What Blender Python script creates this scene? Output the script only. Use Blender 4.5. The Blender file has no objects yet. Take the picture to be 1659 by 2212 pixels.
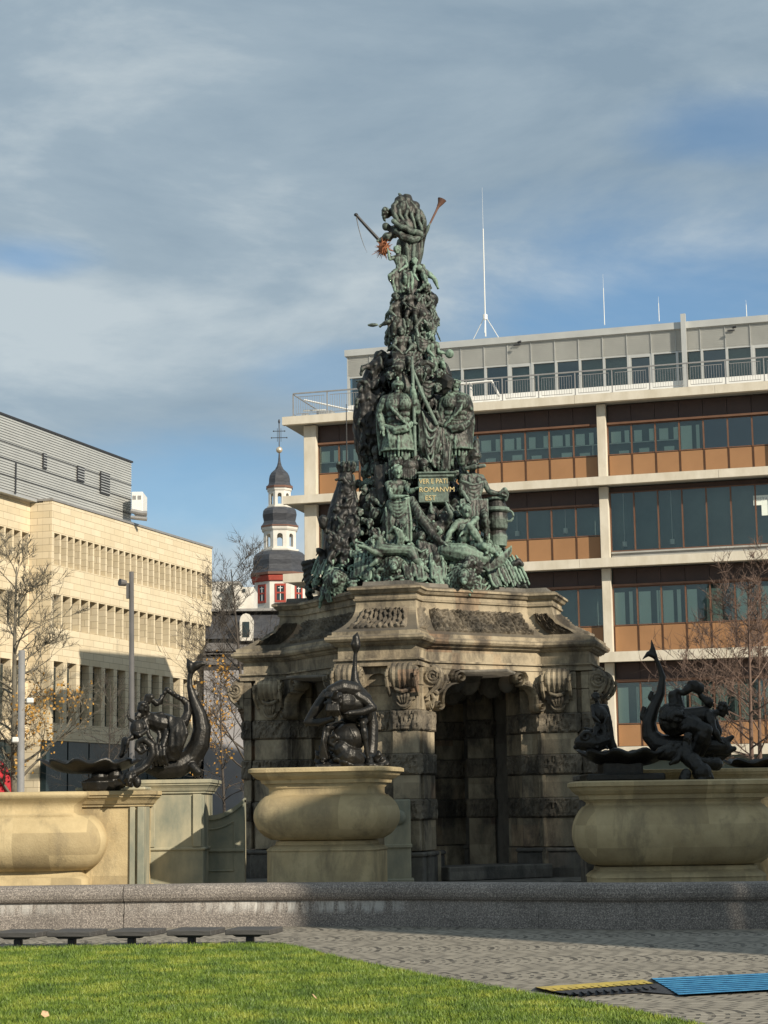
import bpy, math, random
from mathutils import Vector, Matrix, noise
import numpy as np
random.seed(7)
SC = bpy.context.scene
COL = SC.collection
rad = math.radians

# ---------------------------------------------------------------- camera
FP = 4000.0; TH = math.atan(635/FP); RO = 0.0144; EYE = 2.4
_f = Vector((0, math.cos(TH), math.sin(TH))); _u0 = Vector((0, -math.sin(TH), math.cos(TH)))
_R = Vector((1, 0, 0))*math.cos(RO) - _u0*math.sin(RO)
_U = _u0*math.cos(RO) + Vector((1, 0, 0))*math.sin(RO)
cd = bpy.data.cameras.new('camera'); cam = bpy.data.objects.new('camera', cd); COL.objects.link(cam)
cd.sensor_fit = 'VERTICAL'; cd.sensor_height = 24; cd.lens = 24*FP/2212
cd.clip_start = 0.5; cd.clip_end = 4000
cam.matrix_world = Matrix((( _R.x, _U.x, -_f.x, 0), (_R.y, _U.y, -_f.y, 0), (_R.z, _U.z, -_f.z, EYE), (0, 0, 0, 1)))
SC.camera = cam
SC.render.resolution_x = 768; SC.render.resolution_y = 1024

# ---------------------------------------------------------------- world: daylight sky with thin cloud
SUN_AZ = 42.0; SUN_EL = 29.0            # azimuth: degrees to the right of the direction from scene to camera
sd = Vector((math.sin(rad(SUN_AZ))*math.cos(rad(SUN_EL)), -math.cos(rad(SUN_AZ))*math.cos(rad(SUN_EL)), math.sin(rad(SUN_EL))))
W = bpy.data.worlds.new('World'); SC.world = W; W.use_nodes = True
nt = W.node_tree; nt.nodes.clear()
def N(t, typ, **kw):
    n = t.nodes.new(typ)
    for k, v in kw.items():
        if k == 'inp':
            for a, b in v.items(): n.inputs[a].default_value = b
        else: setattr(n, k, v)
    return n
def ramp(t, src, stops, interp='LINEAR'):
    r = t.nodes.new('ShaderNodeValToRGB'); r.color_ramp.interpolation = interp
    e = r.color_ramp.elements
    while len(e) < len(stops): e.new(0.5)
    for i, (p, c) in enumerate(stops):
        e[i].position = p
        e[i].color = (c, c, c, 1) if isinstance(c, (int, float)) else (*c, 1)
    t.links.new(src, r.inputs[0]); return r.outputs[0]
sky = N(nt, 'ShaderNodeTexSky', sky_type='NISHITA', sun_disc=False, sun_elevation=rad(SUN_EL), sun_rotation=rad(180-SUN_AZ),
        altitude=100, air_density=1.0, dust_density=0.6, ozone_density=2.0)
tc = N(nt, 'ShaderNodeTexCoord')
sep = N(nt, 'ShaderNodeSeparateXYZ'); nt.links.new(tc.outputs['Generated'], sep.inputs[0])
mp = N(nt, 'ShaderNodeMapping', inp={'Scale': (3.0, 3.0, 6.5), 'Location': (2.35, 0.6, 0.25), 'Rotation': (0.0, 0.22, 0)}); nt.links.new(tc.outputs['Generated'], mp.inputs[0])
n1 = N(nt, 'ShaderNodeTexNoise', inp={'Scale': 1.15, 'Detail': 8, 'Roughness': 0.48, 'Distortion': 0.35}); nt.links.new(mp.outputs[0], n1.inputs['Vector'])
mp2 = N(nt, 'ShaderNodeMapping', inp={'Scale': (1, 1, 2.6), 'Location': (1.4, 0.2, 3), 'Rotation': (0.0, -0.3, 0)}); nt.links.new(tc.outputs['Generated'], mp2.inputs[0])
n2 = N(nt, 'ShaderNodeTexNoise', inp={'Scale': 4.6, 'Detail': 10, 'Roughness': 0.58, 'Distortion': 0.25}); nt.links.new(mp2.outputs[0], n2.inputs['Vector'])
cov = ramp(nt, n1.outputs[0], [(0.26, 0.0), (0.42, 1.0)], 'EASE')
hgt = ramp(nt, sep.outputs[2], [(0.12, 0.0), (0.34, 1.0)])
mm = N(nt, 'ShaderNodeMath', operation='MULTIPLY_ADD', use_clamp=True, inp={1: 0.55}); nt.links.new(hgt, mm.inputs[0]); nt.links.new(cov, mm.inputs[2])
# three clear openings in the cloud deck, in fixed sky directions, with ragged edges
clr = None
for (px_, py_, r0_, r1_, amt_) in ((1480, 655, .015, .115, .82), (60, 560, .003, .030, .55), (1640, 270, .004, .045, .6), (420, 1090, .01, .085, .6), (720, 800, .005, .04, .35)):
    dv = (_f*FP + _R*(px_-829.5) + _U*(1106-py_)).normalized()
    sb = N(nt, 'ShaderNodeVectorMath', operation='SUBTRACT', inp={1: tuple(dv)}); nt.links.new(tc.outputs['Generated'], sb.inputs[0])
    ml = N(nt, 'ShaderNodeVectorMath', operation='MULTIPLY', inp={1: (.55, 1, 1.7)}); nt.links.new(sb.outputs[0], ml.inputs[0])
    ln = N(nt, 'ShaderNodeVectorMath', operation='LENGTH'); nt.links.new(ml.outputs[0], ln.inputs[0])
    ja = N(nt, 'ShaderNodeMath', operation='MULTIPLY_ADD', inp={1: (r1_*1.6), 2: -r1_*.8}); nt.links.new(n2.outputs[0], ja.inputs[0])
    jb = N(nt, 'ShaderNodeMath', operation='ADD'); nt.links.new(ln.outputs['Value'], jb.inputs[0]); nt.links.new(ja.outputs[0], jb.inputs[1])
    mr_ = N(nt, 'ShaderNodeMapRange', interpolation_type='SMOOTHSTEP', inp={1: r0_, 2: r1_, 3: amt_, 4: 0.0}); nt.links.new(jb.outputs[0], mr_.inputs[0])
    if clr is None: clr = mr_.outputs[0]
    else:
        mx_ = N(nt, 'ShaderNodeMath', operation='MAXIMUM'); nt.links.new(clr, mx_.inputs[0]); nt.links.new(mr_.outputs[0], mx_.inputs[1]); clr = mx_.outputs[0]
sbc = N(nt, 'ShaderNodeMath', operation='SUBTRACT', use_clamp=True); nt.links.new(mm.outputs[0], sbc.inputs[0]); nt.links.new(clr, sbc.inputs[1])
dens = N(nt, 'ShaderNodeMath', operation='MULTIPLY', use_clamp=True, inp={1: 0.94}); nt.links.new(sbc.outputs[0], dens.inputs[0])
ccol = ramp(nt, n2.outputs[0], [(0.34, (2.25, 3.0, 3.65)), (0.50, (3.0, 3.75, 4.3)), (0.64, (4.6, 5.2, 5.45))])
mix = N(nt, 'ShaderNodeMixRGB'); nt.links.new(dens.outputs[0], mix.inputs[0]); skt = N(nt, 'ShaderNodeMixRGB', blend_type='MULTIPLY', inp={0: 1.0, 2: (.72, .93, 1.02, 1)}); nt.links.new(sky.outputs[0], skt.inputs[1]); nt.links.new(skt.outputs[0], mix.inputs[1]); nt.links.new(ccol, mix.inputs[2])
bg = N(nt, 'ShaderNodeBackground', inp={'Strength': 0.1}); nt.links.new(mix.outputs[0], bg.inputs[0])
wo = N(nt, 'ShaderNodeOutputWorld'); nt.links.new(bg.outputs[0], wo.inputs[0])

ld = bpy.data.lights.new('sun', 'SUN'); ld.energy = 4.6; ld.angle = rad(0.5); ld.color = (1.0, 0.90, 0.74)
sun = bpy.data.objects.new('sun', ld); COL.objects.link(sun)
sun.rotation_euler = sd.to_track_quat('Z', 'Y').to_euler(); sun.location = (30, -30, 60)
SC.view_settings.view_transform = 'Standard'; SC.view_settings.look = 'None'
SC.view_settings.exposure = 0.25; SC.view_settings.gamma = 1
SC.render.engine = 'CYCLES'
SC.cycles.max_bounces = 6

# ---------------------------------------------------------------- authoring helpers
def P(x, y, Y):
    """point at depth Y (metres ahead) seen at (x, y) of a 1659x2212 sheet"""
    d = _f*FP + _R*(x-829.5) + _U*(1106-y)
    k = Y/d.y
    return Vector((d.x*k, Y, EYE+d.z*k))

def tag(o, label=None, cat=None, group=None, kind=None):
    if label: o['label'] = label
    if cat: o['category'] = cat
    if group: o['group'] = group
    if kind: o['kind'] = kind
    return o
def empty(name, label, cat, loc=(0, 0, 0), rz=0, group=None, scale=1):
    o = bpy.data.objects.new(name, None); COL.objects.link(o)
    o.location = loc; o.rotation_euler = (0, 0, rz); o.scale = (scale,)*3; o.empty_display_size = .3
    return tag(o, label, cat, group)
def copy_tree(o, parent=None):
    c = o.copy(); COL.objects.link(c)
    if parent: c.parent = parent
    for ch in list(o.children): copy_tree(ch, c)
    return c

class MB:
    def __init__(s): s.v = []; s.f = []; s.M = None
    def add(s, vs, fs):
        b = len(s.v)
        s.v += [tuple(s.M @ Vector(v)) if s.M is not None else tuple(v) for v in vs]
        s.f += [tuple(i+b for i in f) for f in fs]
    def box(s, x0, x1, y0, y1, z0, z1):
        s.add([(x0,y0,z0),(x1,y0,z0),(x1,y1,z0),(x0,y1,z0),(x0,y0,z1),(x1,y0,z1),(x1,y1,z1),(x0,y1,z1)],
              [(0,3,2,1),(4,5,6,7),(0,1,5,4),(1,2,6,5),(2,3,7,6),(3,0,4,7)])
    def cbox(s, x0, x1, y0, y1, z0, z1, c=.02):
        """box with chamfered vertical edges and top/bottom arrises"""
        pl = [(x0+c,y0),(x1-c,y0),(x1,y0+c),(x1,y1-c),(x1-c,y1),(x0+c,y1),(x0,y1-c),(x0,y0+c)]
        cx, cy = (x0+x1)/2, (y0+y1)/2
        def sh(k): return [(cx+(x-cx)*(1-2*k/(x1-x0)), cy+(y-cy)*(1-2*k/(y1-y0))) for x, y in pl]
        s.loft([[(*p, z0) for p in sh(c)], [(*p, z0+c) for p in pl], [(*p, z1-c) for p in pl], [(*p, z1) for p in sh(c)]])
    def loft(s, rings, caps=True, closed=True):
        n = len(rings[0]); vs = [p for r in rings for p in r]; fs = []
        for k in range(len(rings)-1):
            for i in range(n if closed else n-1):
                j = (i+1) % n
                fs.append((k*n+i, k*n+j, (k+1)*n+j, (k+1)*n+i))
        if caps:
            for ring, flip in ((0, True), (len(rings)-1, False)):
                c = Vector((0,0,0))
                for p in rings[ring]: c += Vector(p)
                vs.append(tuple(c/n)); ci = len(vs)-1
                for i in range(n):
                    j = (i+1) % n
                    a, b = ring*n+i, ring*n+j
                    fs.append((ci, b, a) if flip else (ci, a, b))
        s.add(vs, fs)
    def prism(s, poly, d0, d1, ax='y'):
        """2D outline (a,b) extruded; ax y: outline in xz, extruded along y"""
        n = len(poly)
        def mk(p, d):
            return (p[0], d, p[1]) if ax == 'y' else ((p[0], p[1], d) if ax == 'z' else (d, p[0], p[1]))
        vs = [mk(p, d0) for p in poly]+[mk(p, d1) for p in poly]
        s.add(vs, [tuple(range(n))[::-1], tuple(range(n, 2*n))]+[(i, (i+1) % n, n+(i+1) % n, n+i) for i in range(n)])
    def tube(s, pts, rs, n=8, flat=1.0, ref=(0, 0, 1)):
        pts = [Vector(p) for p in pts]
        if not hasattr(rs, '__len__'): rs = [rs]*len(pts)
        rings = []; ref = Vector(ref)
        for i, p in enumerate(pts):
            a = pts[max(i-1, 0)]; b = pts[min(i+1, len(pts)-1)]
            t = (b-a); t = t.normalized() if t.length > 1e-9 else Vector((0,0,1))
            r0 = ref if abs(t.dot(ref)) < .95 else Vector((1, 0, 0))
            u = t.cross(r0).normalized(); w = t.cross(u)
            rings.append([tuple(p+u*math.cos(2*math.pi*k/n)*rs[i]+w*math.sin(2*math.pi*k/n)*rs[i]*flat) for k in range(n)])
        s.loft(rings)
    def cap(s, p, r, q, r2, n=10):
        p = Vector(p); q = Vector(q); d = q-p; L = d.length
        if L < 1e-5: return s.ell(p, (r, r, r))
        t = d/L; ref = Vector((0,0,1)) if abs(t.z) < .9 else Vector((1,0,0))
        u = t.cross(ref).normalized(); w = t.cross(u)
        prof = [(-r*math.cos(a), r*math.sin(a)) for a in (.15, .6, 1.1, 1.57)]+[(L+r2*math.cos(a), r2*math.sin(a)) for a in (1.57, 1.1, .6, .15)]
        s.loft([[tuple(p+t*x+u*(y*math.cos(2*math.pi*k/n))+w*(y*math.sin(2*math.pi*k/n))) for k in range(n)] for x, y in prof])
    def chain(s, pts, rs, n=10):
        if not hasattr(rs, '__len__'): rs = [rs]*len(pts)
        for i in range(len(pts)-1): s.cap(pts[i], rs[i], pts[i+1], rs[i+1], n)
    def ell(s, c, r, rot=None, n=12, m=8):
        c = Vector(c); rot = rot or Matrix.Identity(3)
        s.loft([[tuple(c+rot @ Vector((r[0]*math.sin(a)*math.cos(2*math.pi*k/n), r[1]*math.sin(a)*math.sin(2*math.pi*k/n), -r[2]*math.cos(a)))) for k in range(n)]
                for a in [math.pi*(i+.5)/m for i in range(m)]])
    def rough(s, x0, x1, y0, y1, z0, z1, amp=.05, st=.05, sc=(9, 9, 4), sides='xXyYt', seed=0):
        """rusticated block: gridded sides pushed out by a ridged, dripping pattern"""
        def g(o, a, la, b, lb, nrm):
            na = max(2, int(la/st)); nb = max(2, int(lb/st)); vs = []; fs = []
            for j in range(nb+1):
                for i in range(na+1):
                    p = Vector(o)+Vector(a)*(la*i/na)+Vector(b)*(lb*j/nb)
                    q = Vector((p.x*sc[0]+seed, p.y*sc[1], p.z*sc[2]))
                    h = abs(noise.noise(q)+.5*noise.noise(q*2.3))
                    e = min(i, na-i, 2)/2*min(j, nb-j, 1)
                    vs.append(tuple(p+Vector(nrm)*(amp*(1-1.9*h)*e if e else -.02)))
            for j in range(nb):
                for i in range(na): k = j*(na+1)+i; fs.append((k, k+1, k+na+2, k+na+1))
            s.add(vs, fs)
        lx, ly, lz = x1-x0, y1-y0, z1-z0
        if 'y' in sides: g((x0,y0,z0), (1,0,0), lx, (0,0,1), lz, (0,-1,0))
        if 'Y' in sides: g((x1,y1,z0), (-1,0,0), lx, (0,0,1), lz, (0,1,0))
        if 'x' in sides: g((x0,y1,z0), (0,-1,0), ly, (0,0,1), lz, (-1,0,0))
        if 'X' in sides: g((x1,y0,z0), (0,1,0), ly, (0,0,1), lz, (1,0,0))
        s.box(x0+.02, x1-.02, y0+.02, y1-.02, z0, z1)
    def build(s, name, mat, parent=None, smooth=False):
        me = bpy.data.meshes.new(name); me.from_pydata(s.v, [], s.f)
        if smooth: me.shade_smooth()
        me.materials.append(mat); o = bpy.data.objects.new(name, me); COL.objects.link(o)
        if parent: o.parent = parent
        return o
    def sculpt(s, name, mat, parent=None, vox=.03, sm=3, amp=0.0, fr=(8, 8, 8), amp2=0.0, fr2=(20, 20, 20)):
        """merge everything into one continuous skin, then chase folds into it"""
        me = bpy.data.meshes.new(name); me.from_pydata(s.v, [], s.f)
        t = bpy.data.objects.new(name+'_tmp', me); COL.objects.link(t)
        m = t.modifiers.new('r', 'REMESH'); m.mode = 'VOXEL'; m.voxel_size = vox
        m = t.modifiers.new('s', 'SMOOTH'); m.factor = .5; m.iterations = sm
        dg = bpy.context.evaluated_depsgraph_get()
        r = bpy.data.meshes.new_from_object(t.evaluated_get(dg))
        bpy.data.objects.remove(t); bpy.data.meshes.remove(me)
        r.name = name
        if amp or amp2:
            n = len(r.vertices); co = np.empty(n*3); r.vertices.foreach_get('co', co); co = co.reshape(-1, 3)
            no = np.empty(n*3); r.vertices.foreach_get('normal', no); no = no.reshape(-1, 3)
            d = np.zeros(n)
            for i in range(n):
                x, y, z = co[i]
                if amp: d[i] += amp*(1-2.6*abs(noise.noise((x*fr[0], y*fr[1], z*fr[2]))))
                if amp2: d[i] += amp2*noise.noise((x*fr2[0], y*fr2[1], z*fr2[2]+9))
            co += no*d[:, None]; r.vertices.foreach_set('co', co.ravel())
        r.shade_smooth(); r.materials.clear(); r.materials.append(mat); r.update()
        o = bpy.data.objects.new(name, r); COL.objects.link(o)
        if parent: o.parent = parent
        return o

# ---------------------------------------------------------------- materials
def mat(name, c1, c2=None, scale=3.0, rough=.8, metal=0.0, bump=0.0, bscale=None, detail=6, lo=.35, hi=.65, coord='Object', stretch=(1,1,1), spec=.5, bdist=.02):
    m = bpy.data.materials.new(name); m.use_nodes = True; t = m.node_tree; b = t.nodes['Principled BSDF']
    b.inputs['Roughness'].default_value = rough; b.inputs['Metallic'].default_value = metal
    b.inputs['Specular IOR Level'].default_value = spec
    b.inputs['Base Color'].default_value = (*c1, 1)
    co = N(t, 'ShaderNodeTexCoord'); mpn = N(t, 'ShaderNodeMapping', inp={'Scale': stretch}); t.links.new(co.outputs[coord], mpn.inputs[0])
    m['_'] = 1
    if c2:
        n = N(t, 'ShaderNodeTexNoise', inp={'Scale': scale, 'Detail': detail, 'Roughness': .6}); t.links.new(mpn.outputs[0], n.inputs['Vector'])
        t.links.new(ramp(t, n.outputs[0], [(lo, c1), (hi, c2)]), b.inputs['Base Color'])
    if bump:
        n = N(t, 'ShaderNodeTexNoise', inp={'Scale': bscale or scale*6, 'Detail': 5, 'Roughness': .65}); t.links.new(mpn.outputs[0], n.inputs['Vector'])
        bp = N(t, 'ShaderNodeBump', inp={'Strength': bump, 'Distance': bdist}); t.links.new(n.outputs[0], bp.inputs['Height']); t.links.new(bp.outputs[0], b.inputs['Normal'])
    return m
def geo_coords(t, world=True):
    g = N(t, 'ShaderNodeNewGeometry'); return g

def stone_mat(name, base, base2, crust, amt=.5, cscale=.9, bump=.5, red=None, streak=True, ledge=.0):
    """weathered sandstone: block to block variation, black crust in patches and streaks"""
    m = bpy.data.materials.new(name); m.use_nodes = True; t = m.node_tree; b = t.nodes['Principled BSDF']
    b.inputs['Roughness'].default_value = .88; b.inputs['Specular IOR Level'].default_value = .25
    co = N(t, 'ShaderNodeTexCoord')
    n = N(t, 'ShaderNodeTexNoise', inp={'Scale': 1.6, 'Detail': 8, 'Roughness': .65}); t.links.new(co.outputs['Object'], n.inputs['Vector'])
    c = ramp(t, n.outputs[0], [(.3, base), (.7, base2)])
    # blocks
    mp_ = N(t, 'ShaderNodeMapping', inp={'Scale': (1.25, 1.25, 2.05), 'Location': (.3, .1, .06)}); t.links.new(co.outputs['Object'], mp_.inputs[0])
    sn = N(t, 'ShaderNodeVectorMath', operation='FLOOR'); t.links.new(mp_.outputs[0], sn.inputs[0])
    wn = N(t, 'ShaderNodeTexWhiteNoise', noise_dimensions='3D'); t.links.new(sn.outputs[0], wn.inputs[0])
    mx = N(t, 'ShaderNodeMixRGB', blend_type='MULTIPLY', inp={0: .8}); t.links.new(c, mx.inputs[1])
    t.links.new(ramp(t, wn.outputs[0], [(0, (.62, .60, .58)), (.45, (1, 1, 1)), (.85, (1.0, .98, .95)), (1, red or (.95, .93, .9))]), mx.inputs[2])
    n3 = N(t, 'ShaderNodeTexNoise', inp={'Scale': cscale, 'Detail': 9, 'Roughness': .7, 'Distortion': .3})
    m3 = N(t, 'ShaderNodeMapping', inp={'Scale': (1, 1, .45) if streak else (1, 1, 1)}); t.links.new(co.outputs['Object'], m3.inputs[0]); t.links.new(m3.outputs[0], n3.inputs['Vector'])
    k = ramp(t, n3.outputs[0], [(.62-amt*.3, 0.0), (.75-amt*.2, .85)])
    mx2 = N(t, 'ShaderNodeMixRGB', inp={2: (*crust, 1)}); t.links.new(k, mx2.inputs[0]); t.links.new(mx.outputs[0], mx2.inputs[1])
    gg = N(t, 'ShaderNodeNewGeometry'); sz = N(t, 'ShaderNodeSeparateXYZ'); t.links.new(gg.outputs['Normal'], sz.inputs[0])
    led = ramp(t, sz.outputs[2], [(.35, 0.0), (.75, ledge)])
    mx3 = N(t, 'ShaderNodeMixRGB', inp={2: (crust[0]*1.3, crust[1]*1.3, crust[2]*1.2, 1)}); t.links.new(led, mx3.inputs[0]); t.links.new(mx2.outputs[0], mx3.inputs[1])
    t.links.new(mx3.outputs[0], b.inputs['Base Color'])
    nb = N(t, 'ShaderNodeTexNoise', inp={'Scale': 22, 'Detail': 6, 'Roughness': .7}); t.links.new(co.outputs['Object'], nb.inputs['Vector'])
    bp = N(t, 'ShaderNodeBump', inp={'Strength': bump, 'Distance': .03}); t.links.new(nb.outputs[0], bp.inputs['Height']); t.links.new(bp.outputs[0], b.inputs['Normal'])
    return m
def bronze_mat(name, dark, dark2, green, green2, amt, rough=.5, metal=.35, scale=1.1):
    """cast bronze: dark brown-black skin, verdigris on rain-worn edges and washed patches, creases darkened like occlusion"""
    m = bpy.data.materials.new(name); m.use_nodes = True; t = m.node_tree; b = t.nodes['Principled BSDF']
    co = N(t, 'ShaderNodeTexCoord'); g = N(t, 'ShaderNodeNewGeometry')
    n1 = N(t, 'ShaderNodeTexNoise', inp={'Scale': 6, 'Detail': 7, 'Roughness': .7}); t.links.new(co.outputs['Object'], n1.inputs['Vector'])
    c = ramp(t, n1.outputs[0], [(.3, dark), (.7, dark2)])
    n4 = N(t, 'ShaderNodeTexNoise', inp={'Scale': 9, 'Detail': 6, 'Roughness': .7}); t.links.new(co.outputs['Object'], n4.inputs['Vector'])
    gc = ramp(t, n4.outputs[0], [(.3, green), (.7, green2)])
    n2 = N(t, 'ShaderNodeTexNoise', inp={'Scale': scale, 'Detail': 7, 'Roughness': .65, 'Distortion': .4}); t.links.new(co.outputs['Object'], n2.inputs['Vector'])
    ma = N(t, 'ShaderNodeMath', operation='MULTIPLY_ADD', inp={1: 1.1, 2: -.55+amt}); t.links.new(n2.outputs[0], ma.inputs[0])
    sp = N(t, 'ShaderNodeMapRange', inp={1: .46, 2: .56, 3: -.25, 4: .45}); t.links.new(g.outputs['Pointiness'], sp.inputs[0])  # more verdigris on worn edges; creases painted darker, like occlusion shade
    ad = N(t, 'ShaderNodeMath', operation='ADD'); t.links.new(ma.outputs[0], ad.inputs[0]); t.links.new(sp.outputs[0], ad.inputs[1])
    n5 = N(t, 'ShaderNodeTexNoise', inp={'Scale': 14, 'Detail': 4, 'Roughness': .6}); t.links.new(co.outputs['Object'], n5.inputs['Vector'])
    ad2 = N(t, 'ShaderNodeMath', operation='MULTIPLY_ADD', inp={1: .5, 2: -.25}); t.links.new(n5.outputs[0], ad2.inputs[0])
    ad3 = N(t, 'ShaderNodeMath', operation='ADD', use_clamp=True); t.links.new(ad.outputs[0], ad3.inputs[0]); t.links.new(ad2.outputs[0], ad3.inputs[1])
    k = ramp(t, ad3.outputs[0], [(.08, 0.0), (.5, 1.0)])
    mx = N(t, 'ShaderNodeMixRGB'); t.links.new(k, mx.inputs[0]); t.links.new(c, mx.inputs[1]); t.links.new(gc, mx.inputs[2])
    t.links.new(mx.outputs[0], b.inputs['Base Color'])
    t.links.new(ramp(t, k, [(0, metal), (1, 0.0)]), b.inputs['Metallic'])
    t.links.new(ramp(t, k, [(0, rough), (1, .8)]), b.inputs['Roughness'])
    bp = N(t, 'ShaderNodeBump', inp={'Strength': .5, 'Distance': .02}); t.links.new(n5.outputs[0], bp.inputs['Height']); t.links.new(bp.outputs[0], b.inputs['Normal'])
    return m
def glass_mat(name, tint, gl=.25, rough=.02):
    m = bpy.data.materials.new(name); m.use_nodes = True; t = m.node_tree; t.nodes.clear()
    tr = N(t, 'ShaderNodeBsdfTransparent', inp={'Color': (*tint, 1)}); g = N(t, 'ShaderNodeBsdfGlossy', inp={'Roughness': rough, 'Color': (.85, .88, .86, 1)})
    fr = N(t, 'ShaderNodeFresnel', inp={'IOR': 1.6}); ad = N(t, 'ShaderNodeMath', operation='ADD', use_clamp=True, inp={1: gl}); t.links.new(fr.outputs[0], ad.inputs[0])
    mx = N(t, 'ShaderNodeMixShader'); t.links.new(ad.outputs[0], mx.inputs[0]); t.links.new(tr.outputs[0], mx.inputs[1]); t.links.new(g.outputs[0], mx.inputs[2])
    o = N(t, 'ShaderNodeOutputMaterial'); t.links.new(mx.outputs[0], o.inputs[0]); return m

M = {}
M['patina'] = bronze_mat('patina_bronze', (.010, .011, .011), (.055, .050, .042), (.10, .14, .115), (.24, .32, .26), -.035)
M['patina_green'] = bronze_mat('verdigris_bronze', (.014, .016, .015), (.05, .046, .038), (.13, .195, .15), (.28, .40, .31), .13)
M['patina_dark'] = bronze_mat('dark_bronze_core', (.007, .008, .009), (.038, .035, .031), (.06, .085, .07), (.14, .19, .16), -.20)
M['bronze'] = bronze_mat('black_bronze', (.012, .012, .012), (.034, .030, .024), (.03, .035, .03), (.05, .06, .05), -.45, rough=.4, metal=.5)
M['rust'] = mat('rusted_iron', (.22, .07, .03), (.30, .12, .05), 12, .8)
M['gold'] = mat('gilded_letters', (.55, .43, .20), (.72, .58, .30), 20, .5, .1)
M['sand'] = stone_mat('weathered_sandstone', (.34, .285, .20), (.49, .41, .285), (.055, .048, .042), .66, 1.5, red=(.8, .58, .5), ledge=.8)
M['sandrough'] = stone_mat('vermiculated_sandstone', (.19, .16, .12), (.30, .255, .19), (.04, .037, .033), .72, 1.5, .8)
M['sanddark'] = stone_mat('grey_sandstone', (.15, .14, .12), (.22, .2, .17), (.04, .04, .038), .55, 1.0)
M['urn'] = stone_mat('yellow_sandstone', (.44, .345, .195), (.60, .485, .285), (.26, .21, .13), .40, 1.6, .4, streak=True, ledge=.3)
M['urn'].node_tree.nodes['Principled BSDF'].inputs['Roughness'].default_value = .8
M['urngreen'] = mat('algae_stained_sandstone', (.20, .215, .17), (.46, .41, .28), 1.3, .85, bump=.3, stretch=(1, 1, .5))

def granite():
    m = bpy.data.materials.new('speckled_granite'); m.use_nodes = True; t = m.node_tree; b = t.nodes['Principled BSDF']; b.inputs['Roughness'].default_value = .7
    co = N(t, 'ShaderNodeTexCoord')
    v = N(t, 'ShaderNodeTexNoise', inp={'Scale': 40, 'Detail': 3, 'Roughness': .8}); t.links.new(co.outputs['Object'], v.inputs['Vector'])
    c = ramp(t, v.outputs[0], [(.30, (.065, .056, .05)), (.5, (.20, .175, .155)), (.66, (.50, .44, .38))])
    n = N(t, 'ShaderNodeTexNoise', inp={'Scale': .9, 'Detail': 5}); t.links.new(co.outputs['Object'], n.inputs['Vector'])
    mx = N(t, 'ShaderNodeMixRGB', blend_type='MULTIPLY', inp={0: .8}); t.links.new(c, mx.inputs[1]); t.links.new(ramp(t, n.outputs[0], [(.3, .7), (.7, 1.1)]), mx.inputs[2])
    # lime deposit: a ragged white band on the wall face under the coping
    sp = N(t, 'ShaderNodeSeparateXYZ'); t.links.new(co.outputs['Object'], sp.inputs[0])
    n2 = N(t, 'ShaderNodeTexNoise', inp={'Scale': 1.0, 'Detail': 7, 'Roughness': .7}); mpp = N(t, 'ShaderNodeMapping', inp={'Scale': (5, 5, .7)}); t.links.new(co.outputs['Object'], mpp.inputs[0]); t.links.new(mpp.outputs[0], n2.inputs['Vector'])
    n3 = N(t, 'ShaderNodeTexNoise', inp={'Scale': .35, 'Detail': 2}); m3 = N(t, 'ShaderNodeMapping', inp={'Location': (1.5, 0, 0), 'Scale': (1, 1, 0)}); t.links.new(co.outputs['Object'], m3.inputs[0]); t.links.new(m3.outputs[0], n3.inputs['Vector'])
    band = ramp(t, sp.outputs[2], [(.24, 0.0), (.36, .8), (.49, 1.0), (.515, 0.0)])
    a = N(t, 'ShaderNodeMath', operation='MULTIPLY'); t.links.new(band, a.inputs[0]); t.links.new(ramp(t, n2.outputs[0], [(.42, 0.0), (.58, 1.0)]), a.inputs[1])
    xr = ramp(t, N(t, 'ShaderNodeMapRange', inp={1: -14, 2: 8}).outputs[0], [(0, 1.0), (1, 1.0)])
    mr = N(t, 'ShaderNodeMapRange', inp={1: -14.0, 2: 8.0}); t.links.new(sp.outputs[0], mr.inputs[0])
    xr = ramp(t, mr.outputs[0], [(.0, .5), (.30, .6), (.36, .15), (.46, .3), (.51, 1.0), (.62, .9), (.66, .12), (1, .05)])
    a2 = N(t, 'ShaderNodeMath', operation='MULTIPLY'); t.links.new(a.outputs[0], a2.inputs[0]); t.links.new(xr, a2.inputs[1])
    mx2 = N(t, 'ShaderNodeMixRGB', inp={2: (.62, .60, .56, 1)}); t.links.new(a2.outputs[0], mx2.inputs[0]); t.links.new(mx.outputs[0], mx2.inputs[1])
    t.links.new(mx2.outputs[0], b.inputs['Base Color'])
    bp = N(t, 'ShaderNodeBump', inp={'Strength': .4, 'Distance': .01}); t.links.new(v.outputs[0], bp.inputs['Height']); t.links.new(bp.outputs[0], b.inputs['Normal'])
    return m
M['granite'] = granite()

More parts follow.
